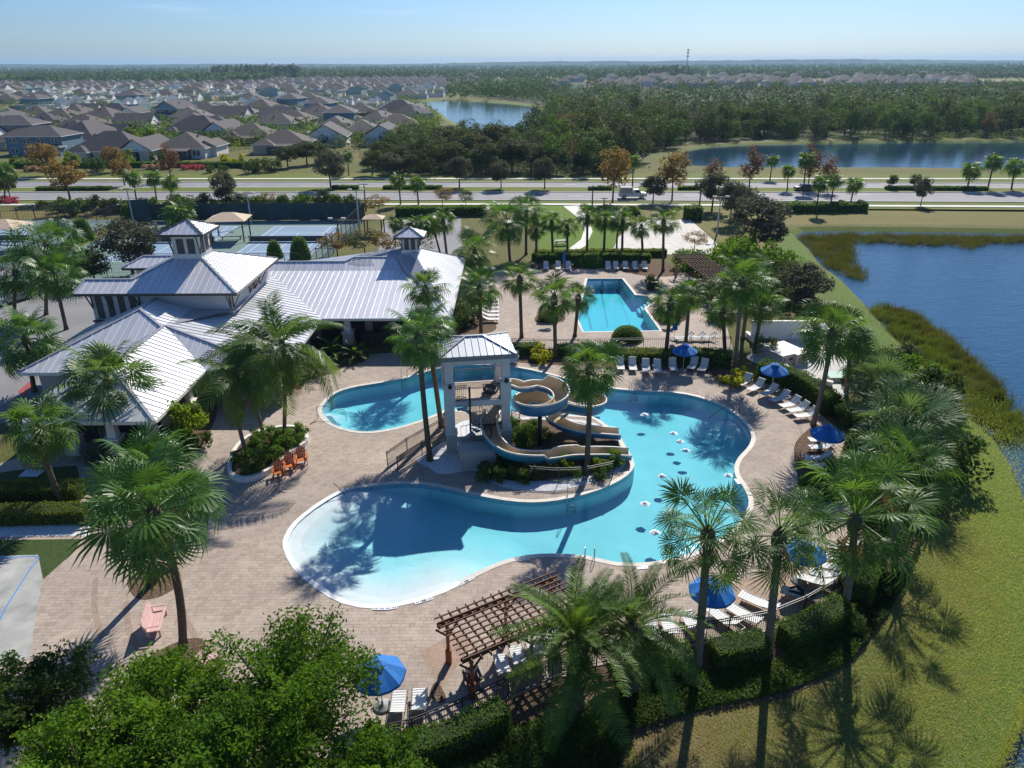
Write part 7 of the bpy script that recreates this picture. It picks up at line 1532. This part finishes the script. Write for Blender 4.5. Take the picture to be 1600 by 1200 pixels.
# ================================================================== SUBURB, WOODS, FAR LAND
M_SHIN = [simple('roof_shingle_'+n, c, .9, var=.14, scale=.6, bump=.4, bscale=6) for n, c in (('grey', (.085, .075, .078)), ('brown', (.105, .085, .075)), ('charcoal', (.055, .055, .062)), ('taupe', (.115, .10, .092)))]
M_HW = [simple('house_'+n, c, .85, var=.05) for n, c in (('cream', (.62, .57, .47)), ('white', (.70, .69, .66)), ('blue', (.13, .22, .29)), ('beige', (.50, .43, .34)), ('sage', (.26, .36, .36)), ('grey', (.42, .43, .44)))]
M_TRIMW = simple('house_trim', (.78, .77, .74), .6)
M_WIN = simple('house_window', (.05, .06, .075), .15, spec=.7)
M_SCREEN = simple('screen_porch', (.05, .05, .055), .6, var=.2)
def house_parts(w, d, h, wallm, roofm, kind='hip', wing=None, pitch=.5, ov=.5, seed=0, porch=False):
    # footprint w (along x) by d (along y), centred; returns [(part name, mesh, [(sub name, mesh)])]
    rd = random.Random(seed); out = []
    def roof_of(x0, x1, y0, y1, z, kd, m, tr):
        X0, X1, Y0, Y1 = x0-ov, x1+ov, y0-ov, y1+ov; W, D = X1-X0, Y1-Y0
        if W >= D:
            k = D/2; rz = z+k*pitch; i = k if kd == 'hip' else 0
            a, b = (X0+i, (Y0+Y1)/2, rz), (X1-i, (Y0+Y1)/2, rz)
            c = [(X0, Y0, z), (X1, Y0, z), (X1, Y1, z), (X0, Y1, z)]
            m.add(c+[a, b], [(0, 1, 5, 4), (2, 3, 4, 5), (1, 2, 5), (3, 0, 4)] if kd == 'hip' else [(0, 1, 5, 4), (2, 3, 4, 5)])
            if kd != 'hip': tr.append([(x0, y0, z-.2), (x0, (y0+y1)/2, rz-.25), (x0, y1, z-.2)]); tr.append([(x1, y0, z-.2), (x1, y1, z-.2), (x1, (y0+y1)/2, rz-.25)])
        else:
            k = W/2; rz = z+k*pitch; i = k if kd == 'hip' else 0
            a, b = ((X0+X1)/2, Y0+i, rz), ((X0+X1)/2, Y1-i, rz)
            c = [(X0, Y0, z), (X1, Y0, z), (X1, Y1, z), (X0, Y1, z)]
            m.add(c+[a, b], [(0, 4, 5, 3), (1, 2, 5, 4), (0, 1, 4), (2, 3, 5)] if kd == 'hip' else [(0, 4, 5, 3), (1, 2, 5, 4)])
            if kd != 'hip': tr.append([(x0, y0, z-.2), (x1, y0, z-.2), ((x0+x1)/2, y0, rz-.25)]); tr.append([(x0, y1, z-.2), ((x0+x1)/2, y1, rz-.25), (x1, y1, z-.2)])
        return rz
    wl = MB(); rf = MB(); tr = []; fs = MB(); boxes = [(-w/2, w/2, -d/2, d/2, h, kind)]
    if wing:
        for (cx, cy, ww, wd, wh, wk) in wing: boxes.append((cx-ww/2, cx+ww/2, cy-wd/2, cy+wd/2, wh, wk))
    for j, (x0, x1, y0, y1, z, kd) in enumerate(boxes):
        e = .004*j
        wl.prism([(x0+e, y0), (x1-e, y0), (x1-e, y1), (x0+e, y1)], 0, z-.02, top=False); roof_of(x0, x1, y0, y1, z+.003*j, kd, rf, tr)
        C = [(x0-ov, y0-ov, z), (x1+ov, y0-ov, z), (x1+ov, y1+ov, z), (x0-ov, y1+ov, z)]
        for a, b in zip(C, C[1:]+C[:1]): fs.bar(Vector(a)+Vector((0, 0, -.09)), Vector(b)+Vector((0, 0, -.09)), .12, .18)
    out.append(('wall', wl.mesh('wall', wallm), []))
    for g_ in tr: out.append(('gable', MB().poly(g_).mesh('gable', M_TRIMW if seed in (2, 8) else wallm), []))
    vents = []
    for i in range(3):
        v = MB(); v.box((-w*.2+i*w*.2, d*.12 if w >= d else 0, h+pitch*min(w, d)*.38), (.5, .4, .5)); vents.append(('vent', v.mesh('vent', M_DKBROWN)))
    out.append(('roof', rf.mesh('roof', roofm), vents)); out.append(('fascia', fs.mesh('fascia', M_TRIMW), []))
    nw = max(2, int(w/4)); floors = [1.5] if h < 4 else [1.5, 4.3]
    for fz in floors:
        for i in range(nw):
            x = -w/2+(i+.5)*w/nw
            for (dx) in (-.55, .55):
                m = MB(); m.box((x+dx, -d/2-.03, fz), (.85, .06, 1.35)); fr = MB(); fr.box((x+dx, -d/2-.012, fz), (1.05, .03, 1.55))
                out.append(('window', m.mesh('window', M_WIN), [('frame', fr.mesh('frame', M_TRIMW))]))
    for sx in (-1, 1):
        m = MB(); m.box((sx*(w/2+.03), 0, 1.5), (.06, 1.2, 1.3)); fr = MB(); fr.box((sx*(w/2+.012), 0, 1.5), (.03, 1.4, 1.5)); out.append(('window', m.mesh('window', M_WIN), [('frame', fr.mesh('frame', M_TRIMW))]))
    if porch:
        m = MB(); m.box((0, -d/2-1.6, 1.2), (w*.45, 3.0, 2.4)); out.append(('screen_porch', m.mesh('screen_porch', M_SCREEN), []))
        m = MB(); m.add([(-w*.25, -d/2-3.3, 2.45), (w*.25, -d/2-3.3, 2.45), (w*.25, -d/2+.5, 3.1), (-w*.25, -d/2+.5, 3.1)], [(0, 1, 2, 3)]); out.append(('porch_roof', m.mesh('porch_roof', roofm), []))
    m = MB(); m.box((w*.08, -d/2-.035, 1.05), (1.0, .07, 2.1)); out.append(('door', m.mesh('door', M_DKBROWN), []))
    return out
def build_house(parts, label, loc, rz, group=None, name='house', scale=1.0, limit=None):
    t = thing(name, label, 'house', loc, rz, group); t.scale = (scale,)*3
    for nm, me, subs in parts[:limit]:
        o = link(nm, me, t)
        for sn, sm in subs: link(sn, sm, o)
    return t
# front row, surveyed one by one: ground point of the front middle, width px, label
def at_house(px, py, parts, label, rz, d, **kw):
    p = G(px, py); return build_house(parts, label, (p.x, p.y+d/2, 0), rz, **kw)
HS = [house_parts(17, 12, 5.6, M_HW[2], M_SHIN[0], 'hip', [(4, -6.5, 9, 3, 2.7, 'hip')], .42, seed=1),
      house_parts(20, 15, 2.9, M_HW[0], M_SHIN[0], 'hip', [(9.0, 1, 9, 17, 3.1, 'gable'), (-7, -7, 6, 5, 2.8, 'hip')], .62, seed=2),
      house_parts(15, 16, 2.9, M_HW[1], M_SHIN[1], 'hip', [(6, 2, 6, 10, 2.9, 'gable')], .5, seed=3, porch=True),
      house_parts(16, 14, 2.9, M_HW[3], M_SHIN[1], 'hip', [(-5, -6.5, 6, 5, 2.9, 'hip')], .5, seed=4, porch=True),
      house_parts(14, 18, 2.9, M_HW[0], M_SHIN[3], 'hip', [(4, -8, 6, 6, 2.9, 'gable')], .5, seed=5),
      house_parts(13, 15, 5.5, M_HW[1] if False else M_HW[4], M_SHIN[0], 'gable', [(0, -8.5, 13, 3, 2.8, 'hip')], .5, seed=6),
      house_parts(16, 15, 2.9, M_HW[5], M_SHIN[2], 'hip', [(5, -7, 6, 5, 2.9, 'gable')], .52, seed=7),
      house_parts(15, 13, 2.9, M_HW[1], M_SHIN[0], 'gable', [(4, -6, 5, 5, 2.9, 'gable')], .55, seed=8)]
front = [(58, 243, 0, 'blue two-storey house with hip roof at the left end of the front row', 0, 12), (165, 253, 1, 'cream house with big white-trimmed gable behind the two rust trees', 0, 15),
         (282, 248, 2, 'white house with low hip roof and dark screen porch behind the rust tree', 0, 16), (385, 226, 3, 'beige house with long dark roof behind the yellow shrubs', 0, 14),
         (438, 240, 3, 'beige house with wide screened porch left of the grass slope', .06, 14), (520, 212, 4, 'cream house behind the dense green hedge by the slope', -.1, 18),
         (205, 205, 7, 'white house with two small front gables in the second row', .1, 13), (60, 205, 6, 'grey house with charcoal roof in the second row at the left', .05, 15),
         (268, 188, 5, 'sage green two-storey house with white lower windows in the third row', -.25, 15), (20, 212, 7, 'white gabled house at the left edge of the second row', .2, 13),
         (590, 200, 4, 'cream house next to the palms at the narrow end of the lake', -.35, 18), (640, 188, 6, 'grey house with solar-dark roof facing the lake bend', -.5, 15),
         (330, 212, 6, 'grey house with dark hip roof between the front row and sage house', .1, 15), (425, 205, 4, 'cream house with twin gables beside the pale driveway', 1.5, 18)]
HOUSE_XY = []
for px, py, k, lb, rz, d in front:
    o = at_house(px, py, HS[k], lb, rz, d); HOUSE_XY.append((o.location.x, o.location.y))
rd = random.Random(5); nh = 0; far_rows = MB(); FARW = MB()
GH = {0: 'far houses with brown and grey roofs beyond the boulevard', 1: 'far houses on the lake side of the subdivision'}
row = 0; Y = 262.0
def house_ok(x, y):
    if any((x-a)**2+(y-b)**2 < 17**2 for a, b in HOUSE_XY): return False
    u = FPX*x/(y*cos(TH)+CH*sin(TH)) + 800; 
    lim = 520 if y < 262 else 640 if y < 300 else 690-.02*(y-300) if y < 700 else 760
    if u > lim or u < -140: return False
    return not (inside(x, y, offset(lake_mid, 9)) or inside(x, y, offset(pond_left, 9)))
ROWS = []; FAR_LABEL = 'low house with a dark shingle roof in the packed rows beyond the boulevard'
while Y < 1500:
    x = -.75*Y-20+rd.uniform(0, 10)
    while x < .2*Y:
        yy = Y+.03*x+rd.uniform(-3, 3); xx = x+12*sin(Y*.05)
        if house_ok(xx, yy) and rd.random() > .13:
            if nh < 250:
                k = rd.choices(range(8), (.5, 3, 3, 3, 3, .7, 2.5, 3))[0]; rz = rd.choice((0, pi, 0, pi/2, -pi/2))+rd.uniform(-.12, .12)
                ROWS.append((row, xx, k, build_house(HS[k], FAR_LABEL, (xx, yy, 0), rz, GH[0], scale=rd.uniform(.95, 1.1), limit=3 if yy > 420 else None))); nh += 1; HOUSE_XY.append((xx, yy))
            else:
                w, d, h = rd.uniform(12, 17), rd.uniform(12, 17), 3.0; FARW.box((xx, yy, h/2), (w, d, h)); o = (xx, yy, h)
                far_rows.add([(xx-w/2-.5, yy-d/2-.5, h), (xx+w/2+.5, yy-d/2-.5, h), (xx+w/2+.5, yy+d/2+.5, h), (xx-w/2-.5, yy+d/2+.5, h), (xx-w*.15, yy, h+d*.26), (xx+w*.15, yy, h+d*.26)], [(0, 1, 5, 4), (2, 3, 4, 5), (1, 2, 5), (3, 0, 4)])
        x += rd.uniform(18.5, 23)+max(0, (Y-500))*.012
    row += 1; Y += rd.choice((31, 27))+max(0, (Y-500))*.02
NTH = ['first', 'second', 'third', 'fourth', 'fifth', 'sixth', 'seventh', 'eighth', 'ninth', 'tenth', 'eleventh', 'twelfth', 'thirteenth', 'fourteenth', 'fifteenth', 'sixteenth', 'seventeenth', 'eighteenth', 'nineteenth', 'twentieth']
LOOK = ['blue house with grey roof', 'cream house with grey gabled roof', 'white house with brown hip roof', 'beige house with brown hip roof', 'cream house with taupe roof', 'sage house with grey gabled roof', 'grey house with charcoal roof', 'white house with grey gabled roof']
for r_ in range(row):
    hs = sorted((q for q in ROWS if q[0] == r_), key=lambda q: q[1])
    for i, q in enumerate(hs):
        if r_ < 8 and i < 20: q[3]['label'] = LOOK[q[2]]+', '+NTH[i]+' from left in '+NTH[r_]+' row behind the front houses'
# distant roofs seen over the woods
for i in range(260):
    px, py = rd.uniform(640, 1520), rd.uniform(111, 139); p = G(px, py); w, d, h = rd.uniform(13, 20), rd.uniform(12, 18), rd.uniform(3, 6)
    if px < 860 and py > 125: continue
    FARW.box((p.x, p.y, h/2), (w, d, h)); x, y = p.x, p.y
    far_rows.add([(x-w/2-.5, y-d/2-.5, h), (x+w/2+.5, y-d/2-.5, h), (x+w/2+.5, y+d/2+.5, h), (x-w/2-.5, y+d/2+.5, h), (x-w*.15, y, h+d*.26), (x+w*.15, y, h+d*.26)], [(0, 1, 5, 4), (2, 3, 4, 5), (1, 2, 5), (3, 0, 4)])
t = thing('far_houses', 'mass of tiny distant rooftops on the horizon side of the suburb', 'houses', (0, 900, 0)); t['kind'] = 'stuff'
for nm, m, mt in (('roofs', far_rows, M_SHIN[3]), ('walls', FARW, M_HW[1])):
    o = m.obj(nm, mt, t, loc=(0, -900, 0)); o['kind'] = 'stuff'
# streets between the rows
st = MB()
for pts in ([(205, 178), (222, 168), (232, 163)], [(520, 196), (535, 186), (548, 178)], [(455, 205), (470, 196)]):
    P = GP(pts, .05); 
    for a, b in zip(P, P[1:]):
        n_ = Vector((-(b-a).y, (b-a).x, 0)).normalized()*3.5; st.add([a-n_, b-n_, b+n_, a+n_], [(0, 1, 2, 3)])
struct(st.obj('street', M_WALK))

# ---- woodland: individual trees at the near side, one mass behind
TP = [tree_proto((4.6, 4.6, 4.4), 4, 30, 70, .30, M_DKGREEN, 1, .2, zc=4.6), tree_proto((3.8, 3.8, 5.0), 4, 28, 66, .28, M_OAK, 2, .2, zc=5.4), tree_proto((5.4, 5.4, 4.2), 4, 34, 66, .32, M_DKGREEN, 3, .22, zc=4.4),
      tree_proto((3.2, 3.2, 4.8), 4, 24, 66, .26, M_GREEN, 4, .18, zc=5.0), tree_proto((3.6, 3.6, 5.0), 5, 22, 26, .22, M_GREY, 5, .18, zc=6.2), tree_proto((4.2, 4.2, 4.6), 4, 28, 66, .28, M_OAK, 6, .2, zc=4.8),
      tree_proto((3.0, 3.0, 4.4), 4, 20, 36, .24, M_RUST, 7, .16, zc=5.4), tree_proto((4.8, 4.8, 3.8), 3, 30, 66, .30, M_GREEN, 8, .2, zc=3.6)]
def bare_proto(seed, h=9.0):
    r_ = random.Random(seed); m = MB()
    def br(p, d, l, rr, dep):
        q = p+d*l; m.tube([p, p.lerp(q, .5)+Vector((r_.uniform(-.1, .1), r_.uniform(-.1, .1), 0))*l*.4, q], [rr, rr*.8, rr*.55], 4 if dep < 3 else 3, cap=False)
        if dep < 5:
            for _ in range(3 if dep < 4 else 2): br(q, (d+Vector((r_.uniform(-.8, .8), r_.uniform(-.8, .8), r_.uniform(-.1, .5)))).normalized(), l*r_.uniform(.6, .82), rr*.55, dep+1)
    br(Vector((0, 0, 0)), Vector((0, 0, 1)), h*.3, .2, 0); return m.mesh('branches', M_BARE)
BARE = [bare_proto(s) for s in (3, 4)]
wood_w = ccw([Vector((p.x, p.y)) for p in GP(wood_px)]); lk = [offset(l, 4) for l in (lake_far, lake_mid, pond_left)]
kinds = ['dark_oak', 'grey_oak', 'broad_oak', 'bay_tree', 'bare_tree', 'live_oak', 'rust_tree', 'wax_myrtle']
WL = ['dark green broad tree in the woodland between the two far lakes', 'olive tall tree in the woodland between the two far lakes', 'dark wide-crowned tree in the woodland between the two far lakes', 'fresh green slim tree in the woodland between the two far lakes',
      'sparse grey half-bare tree in the woodland between the two far lakes', 'olive rounded tree in the woodland between the two far lakes', 'rust brown tree in the woodland between the two far lakes', 'low bright green tree at the skirt of the far woodland']
cand = []
rdw = random.Random(21)
for i in range(9000):
    px = rdw.uniform(590, 1720); py = rdw.uniform(140, 274); p = G(px, py)
    if not inside(p.x, p.y, wood_w) or any(inside(p.x, p.y, l) for l in lk): continue
    cand.append(p)
cand.sort(key=lambda p: p.y); put = []; grid = {}
def free(p, r):
    gx, gy = int(p.x//8), int(p.y//8)
    for a in range(-1, 2):
        for b in range(-1, 2):
            for q in grid.get((gx+a, gy+b), ()):
                if (q-p).length < r: return False
    grid.setdefault((gx, gy), []).append(p); return True
nt = 0; mass = []; EDGE = {}
for p in cand:
    if not free(p, 5.6+.006*p.y): continue
    if nt < 290:
        k = rdw.choices(range(8), (5, 4, 4, 2.0, 1.6, 4, .7, 2.2))[0]
        sc = rdw.uniform(.75, 1.3)
        if k == 7: sc *= .6
        if FPX*p.x/(p.y*cos(TH)+CH*sin(TH)) < 40: sc *= .68
        if k == 4 and rdw.random() < .5:
            t = thing('bare_tree', WL[4], 'tree', p, rdw.uniform(0, 6), 'trees of the far woodland'); link('trunk', BARE[nt % 2], t).scale = (sc*1.1,)*3
        else: place_tree(kinds[k] if k != 4 else 'grey_tree', WL[k], 'tree', TP[k], p, sc, rdw.uniform(0, 6), 'trees of the far woodland')
        nt += 1; nm_ = COL.objects[-1]
        b_ = int((FPX*p.x/(p.y*cos(TH)+CH*sin(TH)))//22)
        if b_ not in EDGE: EDGE[b_] = (p.copy(), WL[k])
    else: mass.append((p, rdw.choice((rdw.uniform(.6, .95), rdw.uniform(.95, 1.5)))*(.7 if FPX*p.x/(p.y*cos(TH)+CH*sin(TH)) < 40 else 1)))
for j, b_ in enumerate(sorted(EDGE)):
    p_, w_ = EDGE[b_]
    for o in COL.objects:
        if o.get('group') == 'trees of the far woodland' and (o.location-p_).length < .01:
            o['label'] = w_.split(' in the woodland')[0].split(' at the skirt')[0]+', '+(NTH[j] if j < 20 else NTH[len(EDGE)-1-j] if len(EDGE)-j <= 20 else str(j+1)+'th')+' from the '+('right' if j >= 20 and len(EDGE)-j <= 20 else 'left')+' on the front edge of the far woodland'
skirt = [(G(x, y), random.Random(int(x*7+y)).uniform(.25, .5)) for x, y in [(1005+6*i+(i*37 % 11), 219-(i*29 % 7)+max(0, (1090-1005-6*i))*.22) for i in range(110)]+[(640+5.5*i, 271-(i*31 % 9)) for i in range(62)]]
# the rest of the wood as one mass
def crowd(name, label, pts, mat, leaf_n, leaf_s, hgt, seed, cat='woods', ext=(4.2, 4.2, 3.8)):
    r = np.random.default_rng(seed); n = len(pts); P = np.array([tuple(p) for p, s in pts]); S = np.array([s for p, s in pts])
    C = np.repeat(P, leaf_n, 0); s = np.repeat(S, leaf_n)[:, None]; d = r.normal(size=(len(C), 3)); d /= np.linalg.norm(d, axis=1)[:, None]
    rad = (.55+.45*r.random(len(C)))[:, None]; q = d*rad*np.array(ext)*s; q[:, 2] += (hgt*s[:, 0]); pos = C+q; pos[:, 2] = np.maximum(pos[:, 2], .4)
    nr = d+r.normal(0, .5, (len(C), 3)); nr[:, 2] += .3; nr /= np.linalg.norm(nr, axis=1)[:, None]; a = np.cross(nr, r.normal(size=(len(C), 3))); a /= np.linalg.norm(a, axis=1)[:, None]; b = np.cross(nr, a); z = leaf_s*(.6+.8*r.random(len(C)))[:, None]*s
    V = np.stack([pos-a*z, pos-b*z*.6, pos+a*z, pos+b*z*.6], 1).reshape(-1, 3)
    return tag(link(name, np_mesh(name, V, np.arange(len(V)).reshape(-1, 4), mat)), label, cat, None, 'stuff')
parts_ = [[], [], []]
for i, q in enumerate(mass): parts_[rdw.choices((0, 1, 2), (5, 4, 1))[0]].append(q)
for j, (mt, nm) in enumerate(((M_DKGREEN, 'dark green'), (M_OAK, 'olive'), (M_GREY, 'grey leafless'))):
    if parts_[j]: crowd('woodland', nm+' crowns of the deeper woodland behind the near trees', parts_[j], mt, 70, .62, 4.6, 70+j)
crowd('undergrowth', 'low bright undergrowth along the foot of the far woodland', skirt, M_GREEN, 130, .42, 3.2, 79, ext=(5, 5, 3.4))
# tree cover among and beyond the houses, out to the horizon
def scatter_px(n, x0, x1, y0, y1, seed, avoid=True, smin=.8, smax=1.3):
    r_ = random.Random(seed); out = []
    while len(out) < n:
        px = r_.uniform(x0, x1); py = y0+(y1-y0)*r_.random(); hz_ = 98-ROLL*(px-800)+2.6
        if y0 < 105: py = hz_+(y1-98)*r_.random()
        p = G(px, max(py, hz_))
        if avoid and (any((p.x-a)**2+(p.y-b)**2 < 54 for a, b in HOUSE_XY if abs(p.y-b) < 9) or any(inside(p.x, p.y, l) for l in lk)): n -= .3; continue
        out.append((p, r_.uniform(smin, smax)*(1+max(0, p.y-1500)/9000)))
    return out
crowd('far_woods', 'blue-green forest band along the horizon on the left', scatter_px(3600, -150, 420, 97.9, 127, 1, False), M_DKGREEN, 16, 1.9, 6, 81, ext=(5, 5, 5.5))
crowd('far_woods', 'blue-green forest band along the horizon in the middle', scatter_px(3800, 400, 1000, 97.0, 122, 2, False), M_DKGREEN, 16, 1.9, 6, 82, ext=(5, 5, 5.0))
crowd('far_woods', 'blue-green forest band along the horizon on the right', scatter_px(4200, 980, 1760, 94.5, 119, 3, False), M_DKGREEN, 16, 1.9, 6, 83, ext=(5, 5, 5.0))
crowd('tall_pines', 'dark stand of tall cypress rising at the left of the suburb', [(G(rdw.uniform(335, 470), rdw.uniform(119, 124)), rdw.uniform(1.5, 2.1)) for _ in range(260)], M_OAK, 20, 1.8, 6.5, 84, ext=(3, 3, 6))
crowd('tall_pines', 'pair of tall dark cypress stands on the horizon side right of centre', [(G(rdw.choice((rdw.uniform(1000, 1040), rdw.uniform(1045, 1078))), rdw.uniform(117, 121)), rdw.uniform(1.3, 1.7)) for _ in range(110)], M_OAK, 20, 1.7, 6.5, 85, ext=(3, 3, 6))
crowd('far_tree_rows', 'tree rows of the fields at the right horizon', scatter_px(900, 1180, 1720, 119, 124, 5, False)+scatter_px(620, 1250, 1720, 132, 140, 6, False, .5, .8)+scatter_px(600, 820, 1260, 117, 133, 7, False, .6, 1.0), M_OAK, 18, 1.3, 4.2, 86)
crowd('garden_trees', 'garden trees scattered among the subdivision houses', [q for q in scatter_px(1500, -80, 690, 124, 232, 8, True, .34, .78)], M_GREEN, 44, .62, 4.0, 87)
crowd('garden_trees', 'darker garden shrubs and oaks among the subdivision houses', [q for q in scatter_px(1300, -80, 680, 120, 236, 9, True, .30, .72)], M_OAK, 44, .62, 4.0, 88)
crowd('garden_trees', 'lime green garden palms and shrubs among the subdivision houses', [q for q in scatter_px(700, -80, 690, 130, 236, 12, True, .28, .55)], M_LIME, 44, .55, 3.4, 90)
crowd('lake_trees', 'dark tree mound between the suburb and the middle lake', scatter_px(240, 700, 850, 128, 158, 10, True, .9, 1.4), M_DKGREEN, 60, .7, 4.6, 89)
# low wooded rise that closes the horizon
hr = MB(); rh_ = random.Random(3); nx = 260; V = []
for k, (yy, hh) in enumerate(((5200, 0), (5320, 1), (5900, .9), (6500, 0))):
    for i in range(nx): x = -7800+15600*i/(nx-1); V.append((x, yy, (24+5*sin(x*.0011)+3*sin(x*.0031+1)+rh_.uniform(0, 6)+5*(x > 0)*sin(x*.0007))*hh))
hr.add(V, [(k*nx+i, k*nx+i+1, (k+1)*nx+i+1, (k+1)*nx+i) for k in range(3) for i in range(nx-1)]); struct(hr.obj('hills', simple('far_forest', (.035, .055, .022), 1, var=.5, scale=.02)))
# horizon masts
M_MAST = simple('mast_steel', (.30, .31, .33), .6)
def mast(px, ytop, ybase, lbl, r=.9):
    b = G(px, ybase); t_ = atY(px, ytop, b.y); m = MB(); h = t_.z
    t = thing('radio_mast', lbl, 'mast', b)
    for k in range(3):
        a = k*2.094; m = MB(); m.tube([(r*cos(a), r*sin(a), 0), (r*.45*cos(a), r*.45*sin(a), h)], .28, 4); m.obj('leg', M_MAST, t)
    m = MB()
    for k in range(12):
        z = h*(k+.5)/12; rr = r*(1-.55*z/h); P = [(rr*cos(a), rr*sin(a), z) for a in (0, 2.094, 4.189)]
        for a, b2 in zip(P, P[1:]+P[:1]): m.bar(a, b2, .3, .3)
    stuff(m.obj('brace', M_MAST, t)); m = MB()
    for k in (.72, .84, .95): m.box((0, 0, h*k), (r*3.0, r*3.0, h*.03))
    m.obj('antenna', M_MAST, t)
mast(1072, 76, 118, 'tall lattice radio mast standing above the horizon', 1.6); mast(530, 90, 104, 'left thin chimney mast far on the horizon', 2); mast(536, 90, 104, 'right thin chimney mast far on the horizon', 2); mast(875, 88, 104, 'short mast on the horizon above the middle woods', 1.8)
for i, (px, y0, y1) in enumerate(((1486, 112, 131), (1500, 108, 128), (1570, 98, 128), (1590, 97, 124), (1540, 99, 126))):
    b = G(px, y1); t_ = atY(px+6, y0, b.y); m = MB(); t = thing('power_pole', 'wooden power pole standing in the far field at the right', 'power pole', b, 0, 'power poles in the far field')
    m.tube([(0, 0, 0), (t_.x-b.x, 0, t_.z)], [.5, .35], 5); m.obj('pole', M_MAST, t); m = MB(); m.bar((t_.x-b.x-2.5, 0, t_.z*.93), (t_.x-b.x+2.5, 0, t_.z*.93), .35, .4); m.obj('crossarm', M_MAST, t)
# ================================================================== AIR
hz = MB(); hz.box((0, 5500, 37), (17000, 11300, 79)); hz_o = hz.obj('haze', None)
t = NT('haze_air'); v = t.node('VolumePrincipled', {'Color': (.46, .72, 1, 1), 'Density': .00010, 'Anisotropy': .15}).outputs[0]
hz_o.data.materials.append(t.end(None, v)); hz_o['kind'] = 'stuff'; hz_o.display_type = 'WIRE'
